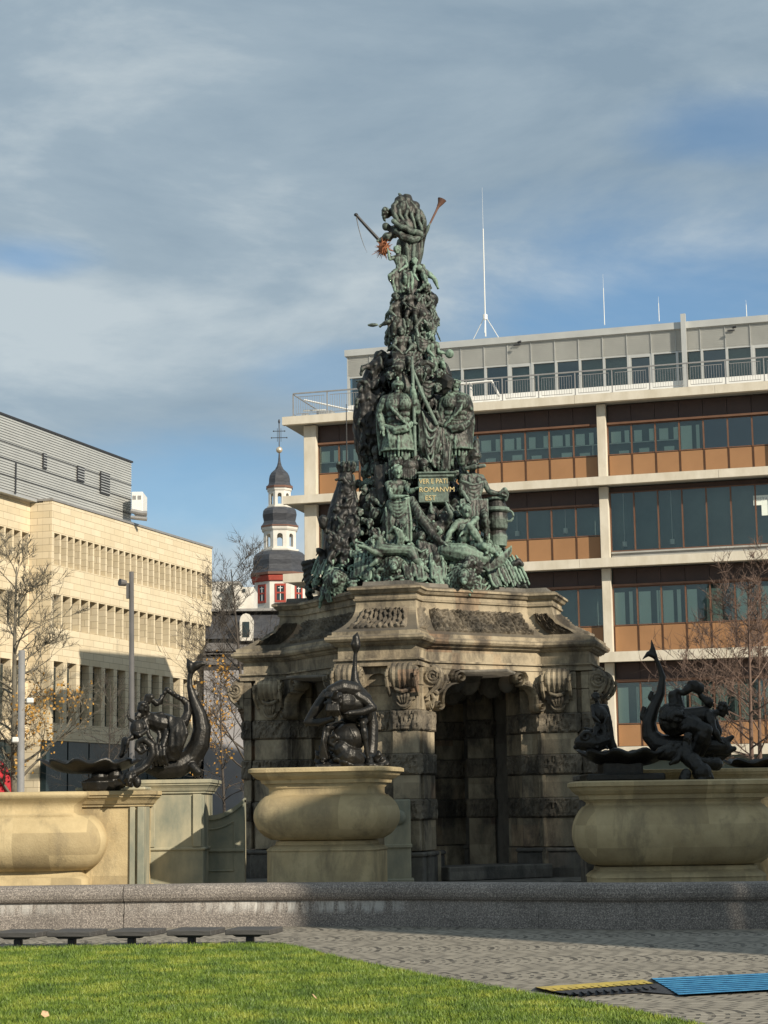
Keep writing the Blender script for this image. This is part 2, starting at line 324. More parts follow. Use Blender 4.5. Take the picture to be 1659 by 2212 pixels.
def cobbles():
    """setts laid in sideways arcs, in bands about 2.8 m deep"""
    m = bpy.data.materials.new('sett_paving'); m.use_nodes = True; t = m.node_tree; b = t.nodes['Principled BSDF']; b.inputs['Roughness'].default_value = .75
    co = N(t, 'ShaderNodeTexCoord'); sp = N(t, 'ShaderNodeSeparateXYZ'); t.links.new(co.outputs['Object'], sp.inputs[0])
    def mt(op, a, b_=None, c=None):
        n = N(t, 'ShaderNodeMath', operation=op)
        for i, x in enumerate((a, b_, c)):
            if x is None: continue
            if isinstance(x, (int, float)): n.inputs[i].default_value = x
            else: t.links.new(x, n.inputs[i])
        return n.outputs[0]
    wob = N(t, 'ShaderNodeTexNoise', inp={'Scale': .5, 'Detail': 2}); t.links.new(co.outputs['Object'], wob.inputs['Vector'])
    yy = mt('ADD', mt('MULTIPLY', sp.outputs[1], 1/2.6), mt('MULTIPLY', wob.outputs[0], .25))
    f = mt('SUBTRACT', mt('FRACT', yy), .5)
    bulge = mt('MULTIPLY', mt('MULTIPLY', f, f), 2.6)
    u = mt('ADD', sp.outputs[0], bulge)
    cb = N(t, 'ShaderNodeCombineXYZ'); t.links.new(mt('MULTIPLY', u, 3.0), cb.inputs[0]); t.links.new(mt('MULTIPLY', sp.outputs[1], 6.0), cb.inputs[1])
    br = N(t, 'ShaderNodeTexBrick', offset=.5, inp={'Scale': 1.0, 'Mortar Size': .09, 'Mortar Smooth': .35, 'Brick Width': 1.0, 'Row Height': 1.0, 'Bias': 0.0,
           'Color1': (.0, .0, .0, 1), 'Color2': (1, 1, 1, 1), 'Mortar': (0, 0, 0, 1)})
    t.links.new(cb.outputs[0], br.inputs['Vector'])
    n = N(t, 'ShaderNodeTexNoise', inp={'Scale': 1.3, 'Detail': 9, 'Roughness': .75}); t.links.new(co.outputs['Object'], n.inputs['Vector'])
    c = ramp(t, n.outputs[0], [(.3, (.21, .185, .145)), (.7, (.37, .33, .265))])
    mx0 = N(t, 'ShaderNodeMixRGB', blend_type='MULTIPLY', inp={0: .6}); t.links.new(c, mx0.inputs[1]); t.links.new(ramp(t, br.outputs[0], [(0, .7), (1, 1.15)]), mx0.inputs[2])
    nj = N(t, 'ShaderNodeTexNoise', inp={'Scale': 2.2, 'Detail': 4}); t.links.new(co.outputs['Object'], nj.inputs['Vector'])
    # arcs: every fourth joint is open and dark near the crown of each arc
    au = mt('ABSOLUTE', mt('SUBTRACT', mt('FRACT', mt('MULTIPLY', u, 2.6)), .5))
    arc = mt('LESS_THAN', au, .10)
    crown = mt('LESS_THAN', mt('ABSOLUTE', mt('SUBTRACT', f, .05)), .25)
    ar = mt('MULTIPLY', mt('MULTIPLY', arc, crown), ramp(t, nj.outputs[0], [(.42, .0), (.56, .9)]))
    jm = mt('MAXIMUM', mt('MULTIPLY', br.outputs[1], .75), ar)
    mx = N(t, 'ShaderNodeMixRGB', inp={2: (.045, .038, .028, 1)}); t.links.new(jm, mx.inputs[0]); t.links.new(mx0.outputs[0], mx.inputs[1])
    t.links.new(mx.outputs[0], b.inputs['Base Color'])
    h = mt('SUBTRACT', mt('MULTIPLY', n.outputs[0], .5), jm)
    bp = N(t, 'ShaderNodeBump', inp={'Strength': .9, 'Distance': .03}); t.links.new(h, bp.inputs['Height']); t.links.new(bp.outputs[0], b.inputs['Normal'])
    return m
M['cobble'] = cobbles()
M['lawn'] = mat('turf', (.06, .10, .015), (.10, .16, .02), 3, .9, bump=.6, bscale=60)
def blade_mat():
    m = bpy.data.materials.new('grass_blades'); m.use_nodes = True; t = m.node_tree; b = t.nodes['Principled BSDF']; b.inputs['Roughness'].default_value = .55
    co = N(t, 'ShaderNodeTexCoord'); n = N(t, 'ShaderNodeTexNoise', inp={'Scale': 1.4, 'Detail': 5, 'Roughness': .6}); t.links.new(co.outputs['Object'], n.inputs['Vector'])
    n2 = N(t, 'ShaderNodeTexNoise', inp={'Scale': 30, 'Detail': 2}); t.links.new(co.outputs['Object'], n2.inputs['Vector'])
    c = ramp(t, n.outputs[0], [(.34, (.075, .135, .02)), (.5, (.15, .225, .024)), (.66, (.29, .33, .045))])
    mx = N(t, 'ShaderNodeMixRGB', blend_type='MULTIPLY', inp={0: .8}); t.links.new(c, mx.inputs[1]); t.links.new(ramp(t, n2.outputs[0], [(.3, .55), (.7, 1.25)]), mx.inputs[2])
    t.links.new(mx.outputs[0], b.inputs['Base Color'])
    b.inputs['Transmission Weight'].default_value = 0
    return m
M['blades'] = blade_mat()
M['kerb'] = mat('kerb_stone', (.13, .12, .10), (.2, .18, .15), 4, .85, bump=.3)
M['wood'] = mat('grey_bench_wood', (.045, .043, .042), (.09, .085, .08), 3, .7, bump=.4, stretch=(1, 14, 14))
M['steel_dark'] = mat('dark_coated_steel', (.018, .018, .02), None, rough=.5)
M['yellow'] = mat('yellow_rubber', (.58, .43, .07), (.34, .26, .08), 9, .7, bump=.4)
M['black'] = mat('black_rubber', (.018, .019, .022), (.035, .035, .04), 6, .65, bump=.2)
M['blue'] = mat('blue_plastic', (.025, .17, .36), (.07, .32, .55), 7, .6, bump=.4)

def tile_mat(name, a, b_, joint, sx, sz, rot=0.0, rough=.75, soft=.5):
    """ashlar / cladding courses on vertical faces (u along object x, rows in z)"""
    m = bpy.data.materials.new(name); m.use_nodes = True; t = m.node_tree; b = t.nodes['Principled BSDF']; b.inputs['Roughness'].default_value = rough; b.inputs['Specular IOR Level'].default_value = .2
    co = N(t, 'ShaderNodeTexCoord'); sp = N(t, 'ShaderNodeSeparateXYZ'); t.links.new(co.outputs['Object'], sp.inputs[0])
    ad = N(t, 'ShaderNodeMath', operation='ADD'); t.links.new(sp.outputs[0], ad.inputs[0]); t.links.new(sp.outputs[1], ad.inputs[1])
    cb = N(t, 'ShaderNodeCombineXYZ'); t.links.new(ad.outputs[0], cb.inputs[0]); t.links.new(sp.outputs[2], cb.inputs[1])
    br = N(t, 'ShaderNodeTexBrick', offset=.37, inp={'Scale': 1.0, 'Mortar Size': .014, 'Mortar Smooth': .2, 'Brick Width': sx, 'Row Height': sz, 'Bias': .0, 'Color1': (*a, 1), 'Color2': (*b_, 1), 'Mortar': (*joint, 1)})
    t.links.new(cb.outputs[0], br.inputs['Vector'])
    n = N(t, 'ShaderNodeTexNoise', inp={'Scale': .6, 'Detail': 7, 'Roughness': .7}); t.links.new(co.outputs['Object'], n.inputs['Vector'])
    mx = N(t, 'ShaderNodeMixRGB', blend_type='MULTIPLY', inp={0: soft}); t.links.new(br.outputs[0], mx.inputs[1]); t.links.new(ramp(t, n.outputs[0], [(.3, .75), (.7, 1.1)]), mx.inputs[2])
    t.links.new(mx.outputs[0], b.inputs['Base Color']); return m
M['lime'] = tile_mat('yellow_limestone_cladding', (.65, .55, .38), (.72, .62, .45), (.40, .32, .21), 1.15, .36)
def louvre_mat(name, base, dark, pitch, joint=1.4):
    m = bpy.data.materials.new(name); m.use_nodes = True; t = m.node_tree; b = t.nodes['Principled BSDF']; b.inputs['Roughness'].default_value = .45; b.inputs['Metallic'].default_value = .3
    b.inputs['Base Color'].default_value = (*base, 1); return m
M['alu'] = mat('aluminium_louvre', (.50, .50, .475), (.56, .56, .53), 1.0, .45, .3)
M['greyclad'] = mat('grey_metal_cladding', (.42, .43, .43), (.48, .49, .49), .8, .5, .3)
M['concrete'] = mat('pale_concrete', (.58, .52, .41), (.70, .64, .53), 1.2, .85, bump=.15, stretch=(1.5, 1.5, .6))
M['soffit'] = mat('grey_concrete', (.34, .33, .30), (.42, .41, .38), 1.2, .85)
M['brown'] = mat('dark_brown_panel', (.055, .03, .022), (.07, .038, .028), 1, .5)
M['bronzebar'] = mat('bronze_anodised_frame', (.17, .085, .05), (.21, .11, .065), 2, .45, .3)
M['orange'] = mat('ochre_panel', (.30, .155, .068), (.345, .18, .08), .6, .6)
M['white'] = mat('white_paint', (.74, .73, .69), (.80, .79, .75), 2, .6)
M['cream'] = mat('white_render', (.58, .55, .49), (.70, .67, .61), .8, .85, bump=.1)
M['slate'] = mat('slate_roof', (.035, .036, .042), (.065, .067, .075), 2.0, .42, bump=.4, bscale=10, stretch=(1, 1, 4))
M['redstone'] = mat('red_sandstone', (.30, .045, .03), (.38, .07, .045), 1.5, .8)
M['copper'] = mat('brown_cornice', (.14, .07, .05), (.18, .09, .06), 1.5, .7)
M['ball'] = mat('gilded_ball', (.75, .62, .45), None, rough=.3, metal=.6)
M['iron'] = mat('wrought_iron', (.05, .05, .055), None, rough=.5, metal=.4)
M['galv'] = mat('galvanised_steel', (.30, .29, .28), (.36, .35, .34), 3, .5, .4)
M['lamp_grey'] = mat('grey_lamp_post_paint', (.12, .115, .11), (.15, .14, .135), 2, .5, .2)
M['glass'] = glass_mat('window_glass', (.93, .98, .95), .02)
M['glassdark'] = glass_mat('dark_window_glass', (.5, .6, .62), .08)
M['room'] = mat('dim_room', (.12, .16, .155), (.17, .22, .21), .5, .9)
M['curtain'] = mat('pale_curtain', (.80, .86, .76), (.84, .90, .82), 1.2, .9)
M['shop'] = mat('dark_shopfront', (.012, .022, .024), (.03, .045, .048), 1.2, .25)
M['bark'] = mat('grey_bark', (.10, .085, .06), (.19, .17, .13), 6, .9, bump=.6, bscale=20, stretch=(1, 1, .4))
M['bark_red'] = mat('reddish_twigs', (.11, .07, .055), (.18, .12, .09), 3, .9)
M['bark_dark'] = mat('dark_twigs', (.05, .042, .038), (.09, .075, .06), 3, .9)
M['leaf'] = mat('autumn_leaves', (.32, .15, .025), (.48, .27, .05), 9, .6)
M['leaf_brown'] = mat('withered_leaves', (.16, .08, .04), (.28, .15, .06), 9, .6)
M['red'] = mat('red_fabric', (.45, .02, .03), (.38, .02, .03), 4, .8)
M['tile'] = mat('grey_roof_tiles', (.10, .095, .095), (.17, .16, .155), 3, .8, bump=.5, bscale=8)
M['wall_grey'] = mat('grey_render', (.30, .29, .30), (.36, .35, .36), .8, .85)  # even grey render of the old house wall
M['street'] = mat('street_block', (.3, .28, .25), (.36, .33, .3), .8, .85)
# ================================================================ SETTING
def sheet(name, pts, z, m, kind='structure'):
    mb = MB(); mb.add([(x, y, z) for x, y in pts], [tuple(range(len(pts)))]); o = mb.build(name, m); o['kind'] = kind; return o
sheet('ground', [(-1500, -300), (1500, -300), (1500, 2500), (-1500, 2500)], 0, M['cobble'])

LAWN = [(-16, 33.35), (-1.95, 33.3), (-1.50, 32.3), (-1.10, 30.9), (-.70, 29.75), (-.12, 28.3), (.52, 26.75), (1.10, 25.45), (1.66, 24.2), (2.24, 23.1), (2.85, 21.7), (3.36, 20.3), (4.1, 17.5), (5.0, 13), (-16, 13)]
sheet('lawn', LAWN, .030, M['lawn'])
def lawn_kerb():
    mb = MB(); pts = [Vector((x, y)) for x, y in LAWN[:-1]]
    for i in range(len(pts)-1):
        a, b = pts[i], pts[i+1]; d = (b-a).normalized(); n = Vector((-d.y, d.x)); L = (b-a).length; k = max(1, round(L/1.0))
        for q in range(k):
            p0 = a+d*(L*q/k+.004); p1 = a+d*(L*(q+1)/k-.004); w = .13 if i else .10
            vs = [(*p0, 0), (*p1, 0), (*(p1+n*w), 0), (*(p0+n*w), 0)]
            mb.loft([[(v[0], v[1], 0) for v in vs], [(v[0], v[1], .045) for v in vs]])
    o = mb.build('lawn_kerb', M['kerb']); tag(o, 'thin dark stone kerb curving round the edge of the lawn', 'kerb')
lawn_kerb()
def inside(x, y, poly):
    c = False; n = len(poly)
    for i in range(n):
        (x1, y1), (x2, y2) = poly[i], poly[(i+1) % n]
        if (y1 > y) != (y2 > y) and x < (x2-x1)*(y-y1)/(y2-y1)+x1: c = not c
    return c
def grass():
    rs = np.random.RandomState(3); pts = []
    while len(pts) < 150000:
        y = 19.0+(33.5-19.0)*rs.rand(4000); x = (rs.rand(4000)*2-1)*.225*y
        for a, b in zip(x, y):
            if inside(a, b, LAWN): pts.append((a, b))
    P_ = np.array(pts[:150000]); n = len(P_)
    h = .035+.035*rs.rand(n)+.02*(rs.rand(n) > .97); ang = rs.rand(n)*2*math.pi; w = .006+.006*rs.rand(n)
    lean = .03*rs.randn(n, 2)
    v = np.zeros((n, 3, 3)); dx = np.cos(ang)*w; dy = np.sin(ang)*w
    v[:, 0] = np.stack([P_[:, 0]-dx, P_[:, 1]-dy, np.full(n, .028)], 1); v[:, 1] = np.stack([P_[:, 0]+dx, P_[:, 1]+dy, np.full(n, .028)], 1)
    v[:, 2] = np.stack([P_[:, 0]+lean[:, 0], P_[:, 1]+lean[:, 1], .028+h], 1)
    me = bpy.data.meshes.new('grass'); me.vertices.add(3*n); me.loops.add(3*n); me.polygons.add(n)
    me.vertices.foreach_set('co', v.reshape(-1)); me.loops.foreach_set('vertex_index', np.arange(3*n, dtype=np.int32))
    me.polygons.foreach_set('loop_start', np.arange(0, 3*n, 3, dtype=np.int32)); me.update(); me.validate()
    me.materials.append(M['blades']); o = bpy.data.objects.new('grass', me); COL.objects.link(o)
    tag(o, 'short bright green grass of the lawn', 'grass', kind='stuff')
grass()

# ---------------------------------------------------------------- office building on the right
AZR = -math.atan(4000/14086); OR = (10.413, 87.0)
office = empty('office_building', 'long office block of pale concrete slabs with ochre panels behind the fountain', 'building', (*OR, 0), AZR)
def RB(x, y, off=0.0):
    e = Vector((math.cos(AZR), math.sin(AZR))); n = Vector((-e.y, e.x)); o = Vector(OR)+n*off
    d = P(x, y, 1.0)-Vector((0, 0, EYE)); k = o.dot(n)/(d.x*n.x+d.y*n.y)
    return ((Vector((d.x*k, d.y*k))-o).dot(e), EYE+d.z*k)
SLABS = [(21.42, 21.83), (17.38, 17.78), (13.43, 13.86), (8.93, 9.40), (4.50, 4.97)]
E0, E1, DEP = -16.1, 17.5, 16.0
for i, (a, b) in enumerate(SLABS[:]):
    mb = MB(); seg = [E0]+[-9.5, -1.2, 5.5, 12]+[E1]
    for q in range(len(seg)-1): mb.box(seg[q]+.006, seg[q+1]-.006, 0, .30, a, b)
    mb.build('floor_slab', M['concrete'], office)
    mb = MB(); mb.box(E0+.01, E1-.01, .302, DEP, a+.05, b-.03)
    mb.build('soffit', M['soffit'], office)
cols = [(-15.15, -14.5), (-7.95, -7.5), (-.26, .17), (8.25, 8.7), (15.6, 16.05)]
levels = [(17.78, 21.42), (13.86, 17.38), (9.40, 13.43), (4.97, 8.93), (0, 4.5)]
for zb, zt in levels:
    for a, b in cols:
        mb = MB(); mb.cbox(a, b, .58, .95, zb, zt, .015); mb.build('column', M['concrete'], office)
mb = MB(); mb.box(-14.6, E1, 1.45, DEP-.5, 0, 21.4); mb.M = None
mb.build('inner_wall', M['room'], office)
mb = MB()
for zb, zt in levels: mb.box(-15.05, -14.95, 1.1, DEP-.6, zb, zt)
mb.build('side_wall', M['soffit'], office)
rnd = random.Random(5)
def office_window(s0, s1, zg0, zg1, style):
    m = MB(); y = 1.02
    m.box(s0-.035, s0+.035, y-.06, y+.06, zg0-.02, zg1+.02)
    m.box(s0+.035, s1-.035, y-.03, y+.04, zg1-.03, zg1+.02); m.box(s0+.035, s1-.035, y-.03, y+.04, zg0-.02, zg0+.03)
    w = m.build('window', M['bronzebar'], office)
    g = MB(); g.box(s0+.036, s1-.036, y, y+.012, zg0+.03, zg1-.03); g.build('pane', M['glassdark' if style == 'dark' else 'glass'], w)
    if style == 'curtain':
        c = MB(); W_ = s1-s0; a = s0+.06; b = s0+W_*rnd.uniform(.42, .55); c.box(a, b, y+.03, y+.05, zg0+.03, zg1-.25)
        for _ in range(2):
            x = rnd.uniform(.6, .9)*W_+s0; c.box(x, x+.09, y+.09, y+.11, zg0+.03, zg1-.22)
        c.build('curtain', M['curtain'], w)
    elif style == 'board':
        c = MB(); W_ = s1-s0; zz = zg0+.08; hh = zg1-zg0
        c.box(s0+W_*rnd.uniform(.05, .15), s0+W_*rnd.uniform(.4, .55), y+.10, y+.14, zg0+hh*.42, zg1-hh*.2)
        x = s0+W_*rnd.uniform(.6, .75); c.box(x, x+.22, y+.10, y+.14, zg0+hh*.42, zg1-hh*.18)
        x = s0+W_*rnd.uniform(.2, .5); c.box(x, x+W_*.42, y+.10, y+.14, zg0+.03, zg0+hh*rnd.uniform(.12, .25))
        c.box(s0+.05, s1-.05, y+.07, y+.09, zg0+hh*.38, zg0+hh*.405)
        c.build('blind', M['curtain'], w)
    elif style == 'lamp':
        c = MB(); x = s0+(s1-s0)*.5; c.tube([(x, y+.4, zg0+.25), (x, y+.4, zg0+.50)], .12, 10); c.box(x-.012, x+.012, y+.39, y+.41, zg0+.5, zg1); c.build('pendant_lamp', M['white'], w)
    return w
bays = [(-14.5, -8.0, 6), (-7.45, -.29, 6), (.2, 8.22, 7), (8.73, 15.57, 6)]
rows = [(17.83, 18.98, 20.42, 20.55, 21.42), (13.92, 15.08, 16.50, 16.62, 17.38), (9.48, 10.72, 12.55, 12.68, 13.43), (5.02, 6.06, 8.02, 8.15, 8.93)]
for bi, (a, b, n) in enumerate(bays):
    p = (b-a)/n
    for ri, (zp, zg0, zg1, zh, zt) in enumerate(rows):
        full = (ri == 1 and bi == 2)
        if full:
            for k in range(n):
                w = office_window(a+p*k, a+p*(k+1), 14.28, 17.12, 'plain' if k not in (0, 2) else 'lamp')
            mb = MB(); mb.box(a, b, 1.0, 1.1, 13.9, 14.24); mb.box(a, b-.6, .9, .98, 14.16, 14.24); mb.build('sill', M['soffit'], office)
            mb = MB(); mb.box(a, b, 1.03, 1.10, 17.15, 17.37); mb.build('header_panel', M['brown'], office)
            continue
        for k in range(n):
            st = {0: 'board', 1: 'lamp' if k in (2, 4) else 'plain', 2: 'curtain', 3: 'curtain'}[ri]
            if ri == 0 and bi == 2 and k >= 3: st = 'plain' if k > 3 else 'curtain'
            if ri == 0 and bi == 2 and k >= 4: st = 'dark'
            if ri == 2 and bi == 1: st = 'plain'
            office_window(a+p*k, a+p*(k+1), zg0, zg1, st)
            mb = MB(); mb.box(a+p*k+.045, a+p*(k+1)-.045, .99, 1.05, zp, zg0-.05); mb.build('spandrel_panel', M['orange'], office)
        mb = MB()
        for k in range(n): mb.box(a+p*k+.01, a+p*(k+1)-.01, 1.04, 1.12, zh, zt)
        mb.build('header_panel', M['brown'], office)
        mb = MB(); mb.box(a+.0, b-.35, .84, .94, zg1+.02, zh-.01); mb.box(a, b, .95, 1.03, zg1+.03, zh-.02)
        for k in range(n+1):
            mb.box(a+p*k-.03, a+p*k-.012, .965, 1.0, zp, zg0-.02); mb.box(a+p*k+.012, a+p*k+.03, .965, 1.0, zp, zg0-.02)
        mb.build('blind_rail', M['bronzebar'], office)
# restaurant notice behind the glass of the glazed floor
nb = MB(); s0, z0 = RB(1628, 1092, 1.0); s1, z1 = RB(1660, 1069, 1.0)
nb.box(s0, s0+.42, .985, .995, z0, z1); nb.box(s0+.36, s0+1.05, .985, .995, z0-.50, z0-.003); nb.box(s0+.423, s0+1.05, .985, .995, z0, z1)
no = nb.build('window_notice', M['curtain'], office)
def text(s, size, loc, rot, m, parent, name='lettering', ext=.01, align='LEFT', off=0.0):
    c = bpy.data.curves.new(name, 'FONT'); c.body = s; c.size = size; c.extrude = ext; c.align_x = align; c.offset = off
    t = bpy.data.objects.new(name, c); COL.objects.link(t)
    me = bpy.data.meshes.new_from_object(t.evaluated_get(bpy.context.evaluated_depsgraph_get())); bpy.data.objects.remove(t)
    me.materials.clear(); me.materials.append(m); o = bpy.data.objects.new(name, me); COL.objects.link(o); o.location = loc; o.rotation_euler = rot
    if parent: o.parent = parent
    return o
text('RESTAURANT', .22, (s0+.05, .978, z1-.26), (rad(90), 0, 0), M['greyclad'], no, ext=.003)
# roof terrace storey
PH = 3.0
sA, zA = RB(750, 757, PH); _, zL0 = RB(1300, 772, PH); _, zL1 = RB(1300, 726, PH); _, zW0 = RB(1300, 835, PH); _, zT = RB(1300, 711, PH)
mb = MB(); mb.box(sA+.15, E1, PH+.35, DEP-1, 21.83, zT-.05); mb.build('penthouse_wall', M['room'], office)
mb = MB(); mb.box(sA-.12, E1, PH-.12, DEP-.8, zL1+.02, zT); mb.build('roof', M['alu'], office)
mb = MB()
x = sA; pitch = 1.21
while x < E1:
    w_ = min(pitch, E1-x)
    nl = 11
    for k in range(nl):
        za = zL0+(zL1-zL0)*k/nl
        mb.add([(x+.015, PH+.06, za), (x+w_-.015, PH+.06, za), (x+w_-.015, PH-.0, za+.118), (x+.015, PH-.0, za+.118), (x+.015, PH+.06, za+.124), (x+w_-.015, PH+.06, za+.124)], [(0, 1, 2, 3), (3, 2, 5, 4)])
    mb.box(x-.012, x+.012, PH-.025, PH+.03, zL0, zL1)
    x += pitch
mb.build('louvre_band', M['alu'], office)
mb = MB(); mb.box(sA+.05, E1, PH+.10, PH+.3, zL0+.02, zL1); mb.build('louvre_backing', M['iron'], office)
mb = MB(); mb.box(sA, E1, PH-.02, PH+.3, 21.83, zW0); mb.build('plinth_wall', M['white'], office)
x = sA+.05; k = 0
while x < E1-.4:
    big = k % 5 == 2
    m = MB(); m.box(x-.06, x+.06, PH-.03, PH+.1, zW0, zL0); m.box(x+.06, x+pitch-.06, PH, PH+.08, zL0-.06, zL0)
    if big: m.box(x+.06, x+.15, PH-.01, PH+.08, zW0-.25, zL0-.062); m.box(x+pitch-.15, x+pitch-.06, PH-.01, PH+.08, zW0-.25, zL0-.062); m.box(x+.152, x+pitch-.152, PH-.01, PH+.08, zL0-.15, zL0-.062)
    w = m.build('window', M['alu'], office)
    g = MB(); g.box(x+.06, x+pitch-.06, PH+.09, PH+.10, zW0, zL0-.061); g.build('pane', M['glass' if k % 3 else 'glassdark'], w)
    if 3 < k < 9:
        c = MB()
        for q in range(2): c.box(x+.2+.5*q, x+.6+.5*q, PH-.8, PH-.4, 21.9, 22.35); c.box(x+.2+.5*q, x+.6+.5*q, PH-.42, PH-.36, 22.36, 22.75)
        ch = c.build('terrace_chair', M['white']); ch.location = office.location; ch.rotation_euler = office.rotation_euler
        tag(ch, 'pair of white chairs behind the roof railing, ' + ['leftmost of five', 'second from the left', 'middle of five', 'second from the right', 'rightmost of five'][k-4], 'chairs', 'white chairs on the roof terrace')
    x += pitch; k += 1
# drain pipe on the roof storey
s_, _ = RB(1475, 700, PH-.3); mb = MB(); mb.box(s_-.10, s_+.14, PH-.35, PH-.14, 21.83, zT+.35); mb.build('downpipe', M['alu'], office)
# upper set back roof
s_, _ = RB(1289, 705, 6); mb = MB(); mb.box(s_, E1, 6, DEP-1.5, zT, zT+.75); mb.build('upper_roof', M['alu'], office)
# railing
rl = MB(); zr = 23.02
def bar(a, b, r): rl.tube([a, b], r, 6)
x = E0+.5; sR0 = x
rl.box(x, E1, .26, .34, zr, zr+.06)
bar((x, .3, 21.83), (x, .3, zr), .03); bar((x, .3, zr), (x, 9, zr), .03); bar((x, .3, 22.0), (x, 9, 22.0), .015)
k = 0
while x < E1:
    rl.box(x-.025, x+.025, .27, .33, 21.83, zr); rl.box(x-.06, x+.06, .1, .5, 21.83, 21.87)
    if x+1.8 < E1:
        rl.box(x+.15, x+1.65, .285, .315, 22.86, 22.885); rl.box(x+.15, x+1.65, .285, .315, 21.98, 22.005)
        for q in range(13): rl.box(x+.15+.123*q, x+.165+.123*q, .293, .307, 22.0, 22.86)
    x += 1.8
rl.build('railing', M['galv'], office)
pp = MB(); a0 = Vector((RB(995, 815, .6)[0], .6, 22.95))
pp.tube([a0, (RB(1062, 812, .6)[0], .6, 22.98), (RB(1078, 838, .6)[0], .6, 22.2)], .07, 8); pp.tube([(a0.x+.5, .6, 21.9), (a0.x+.5, .6, 22.98)], .09, 8)
pp.build('terrace_pipe', M['white'], office); pp = MB()
pp.tube([(sR0+.3, 1.2, 22.9), (sR0+3.6, 1.2, 21.95)], .05, 6); pp.build('terrace_pipe', M['white'], office); pp = MB()
pp.tube([(sR0+.3, 1.0, 22.3), (sR0+1.5, 1.0, 22.25)], .05, 6)
pp.build('terrace_pipe', M['white'], office)
bx = MB(); bx.box(sR0+1.1, sR0+1.9, .7, 1.3, 21.84, 22.15); bx.build('roof_box', M['greyclad'], office); bx = MB(); bx.box(sR0+.3, sR0+.6, .7, 1.1, 21.84, 22.1); bx.build('roof_box', M['greyclad'], office)
# small spot lights on the louvres
for px, py in ((1124, 740), (1588, 708)):
    s_, z_ = RB(px, py, PH-.3); mb = MB(); mb.tube([(s_-.12, PH-.35, z_), (s_+.06, PH-.4, z_+.03)], .06, 8); mb.box(s_-.4, s_-.05, PH-.1, PH-.03, z_-.08, z_-.03); mb.build('spotlight', M['iron'], office)
# masts
def mast(px, yt, yb, Y, r0, r1, label, tripod=False):
    a = P(px+ (4 if tripod else 0), yb, Y); b = P(px-1 if not tripod else px-2, yt, Y)
    b = Vector((a.x, a.y, b.z)); mb = MB(); mb.tube([(0, 0, 0), (0, 0, (b.z-a.z)*.72), (0, 0, (b.z-a.z)*.721), (0, 0, b.z-a.z)], [r0, r0*.8, r1, r1*.5], 6)
    if tripod:
        for q in range(3): mb.tube([(0, 0, 1.1), (.75*math.cos(q*2.1+.4), .75*math.sin(q*2.1+.4), 0)], .02, 5)
        mb.tube([(0, 0, .9), (0, 0, 1.15)], .12, 8)
    o = mb.build('lightning_mast', M['white']); o.location = a; tag(o, label, 'mast', 'lightning rods on the office roof')
mast(1045, 405, 727, 92, .036, .009, 'tall white tripod mast on the office roof, just right of the statue', True)
mast(1306, 592, 702, 94, .022, .008, 'thin rod on the office roof, second from the left')
mast(1424, 640, 694, 94, .022, .008, 'short thin rod on the office roof, third from the left')
mast(1613, 648, 685, 94, .022, .008, 'shortest thin rod at the right end of the office roof')

# ---------------------------------------------------------------- stone building on the left
AZL = math.pi/2-math.atan(1376/4000); OL = (-14.412, 105.0); HK = 1.13
hall = empty('stone_building', 'yellow limestone block with three rows of slit windows on the left', 'building', (OL[0]*HK, OL[1]*HK, EYE*(1-HK)), AZL, scale=HK)
def row(mb, s0, s1, pitch, z0, z1, y0, dep=.5, fin=.16, wins=None, winpar=hall):
    """fins between the windows of one row plus each window as its own mesh"""
    n = round((s1-s0)/pitch); p = (s1-s0)/n
    for k in range(n+1): mb.box(s0+p*k-fin/2, s0+p*k+fin/2, y0, y0+dep, z0, z1)
    for k in range(n):
        a = s0+p*k+fin/2; b = s0+p*(k+1)-fin/2
        m = MB(); yy = y0+dep
        m.box(a, b, yy-.09, yy-.02, z0, z0+.06); m.box(a, b, yy-.09, yy-.02, z1-.28, z1-.22); m.box(a, b, yy-.09, yy-.02, z1-.06, z1); m.box(a, a+.05, yy-.09, yy-.02, z0+.06, z1-.28)
        w = m.build('window', M['galv'], winpar)
        g = MB(); g.box(a+.05, b, yy-.06, yy-.04, z0+.06, z1-.28); g.build('pane', M['shop'], w)
def hallblock(s0, s1, y0, zt, r1, r2, r3, y1=14):
    mb = MB()
    zs = [(16.85, zt-.12), (13.62, 15.18), (10.12, 11.85), (6.0, 6.9)]
    for a, b in zs: mb.box(s0, s1, y0, y0+.55, a, b)
    mb.box(s0, s1, y0+.56, y0+y1, 0, zt-.2)
    mb.box(s0, s0+.1, y0, y0+.55, 15.18, 16.85); mb.box(s0, s0+.1, y0, y0+.55, 11.85, 13.62); mb.box(s0, s0+.1, y0, y0+.55, 6.9, 10.12)
    row(mb, s0+.18, s1-.08, r1, 15.18, 16.85, y0); row(mb, s0+.18, s1-.08, r2, 11.85, 13.62, y0); row(mb, s0+.18, s1-.08, r3, 6.9, 10.12, y0, .5, .42)
    mb.build('wall', M['lime'], hall)
    mb = MB(); mb.box(s0-.05, s1+.03, y0-.06, y0+y1, zt-.12, zt); mb.build('roof_edge', M['galv'], hall)
    mb = MB(); k = 0; x = s0+.1
    while x < s1: mb.box(x, min(x+2.2, s1), y0+.2, y0+.54, 0, 5.99); x += 2.35
    mb.build('shopfront', M['shop'], hall)
hallblock(-9.35, 10.95, 0, 18.66, .75, 1.0, 1.45)
hallblock(-30, -9.36, 1.3, 19.15, .8, 1.05, 1.45, 12.7)
mb = MB(); mb.box(-40, 1.5, .9, 12, 18.5, 22.48); gp = mb.build('plant_storey', M['greyclad'], hall)
mb = MB()
k = 0; z = 18.7
while z < 22.4:
    mb.box(-40, 1.48, .86, .898, z, z+.07); z += .14; k += 1
mb.build('cladding_ribs', M['alu'], gp)
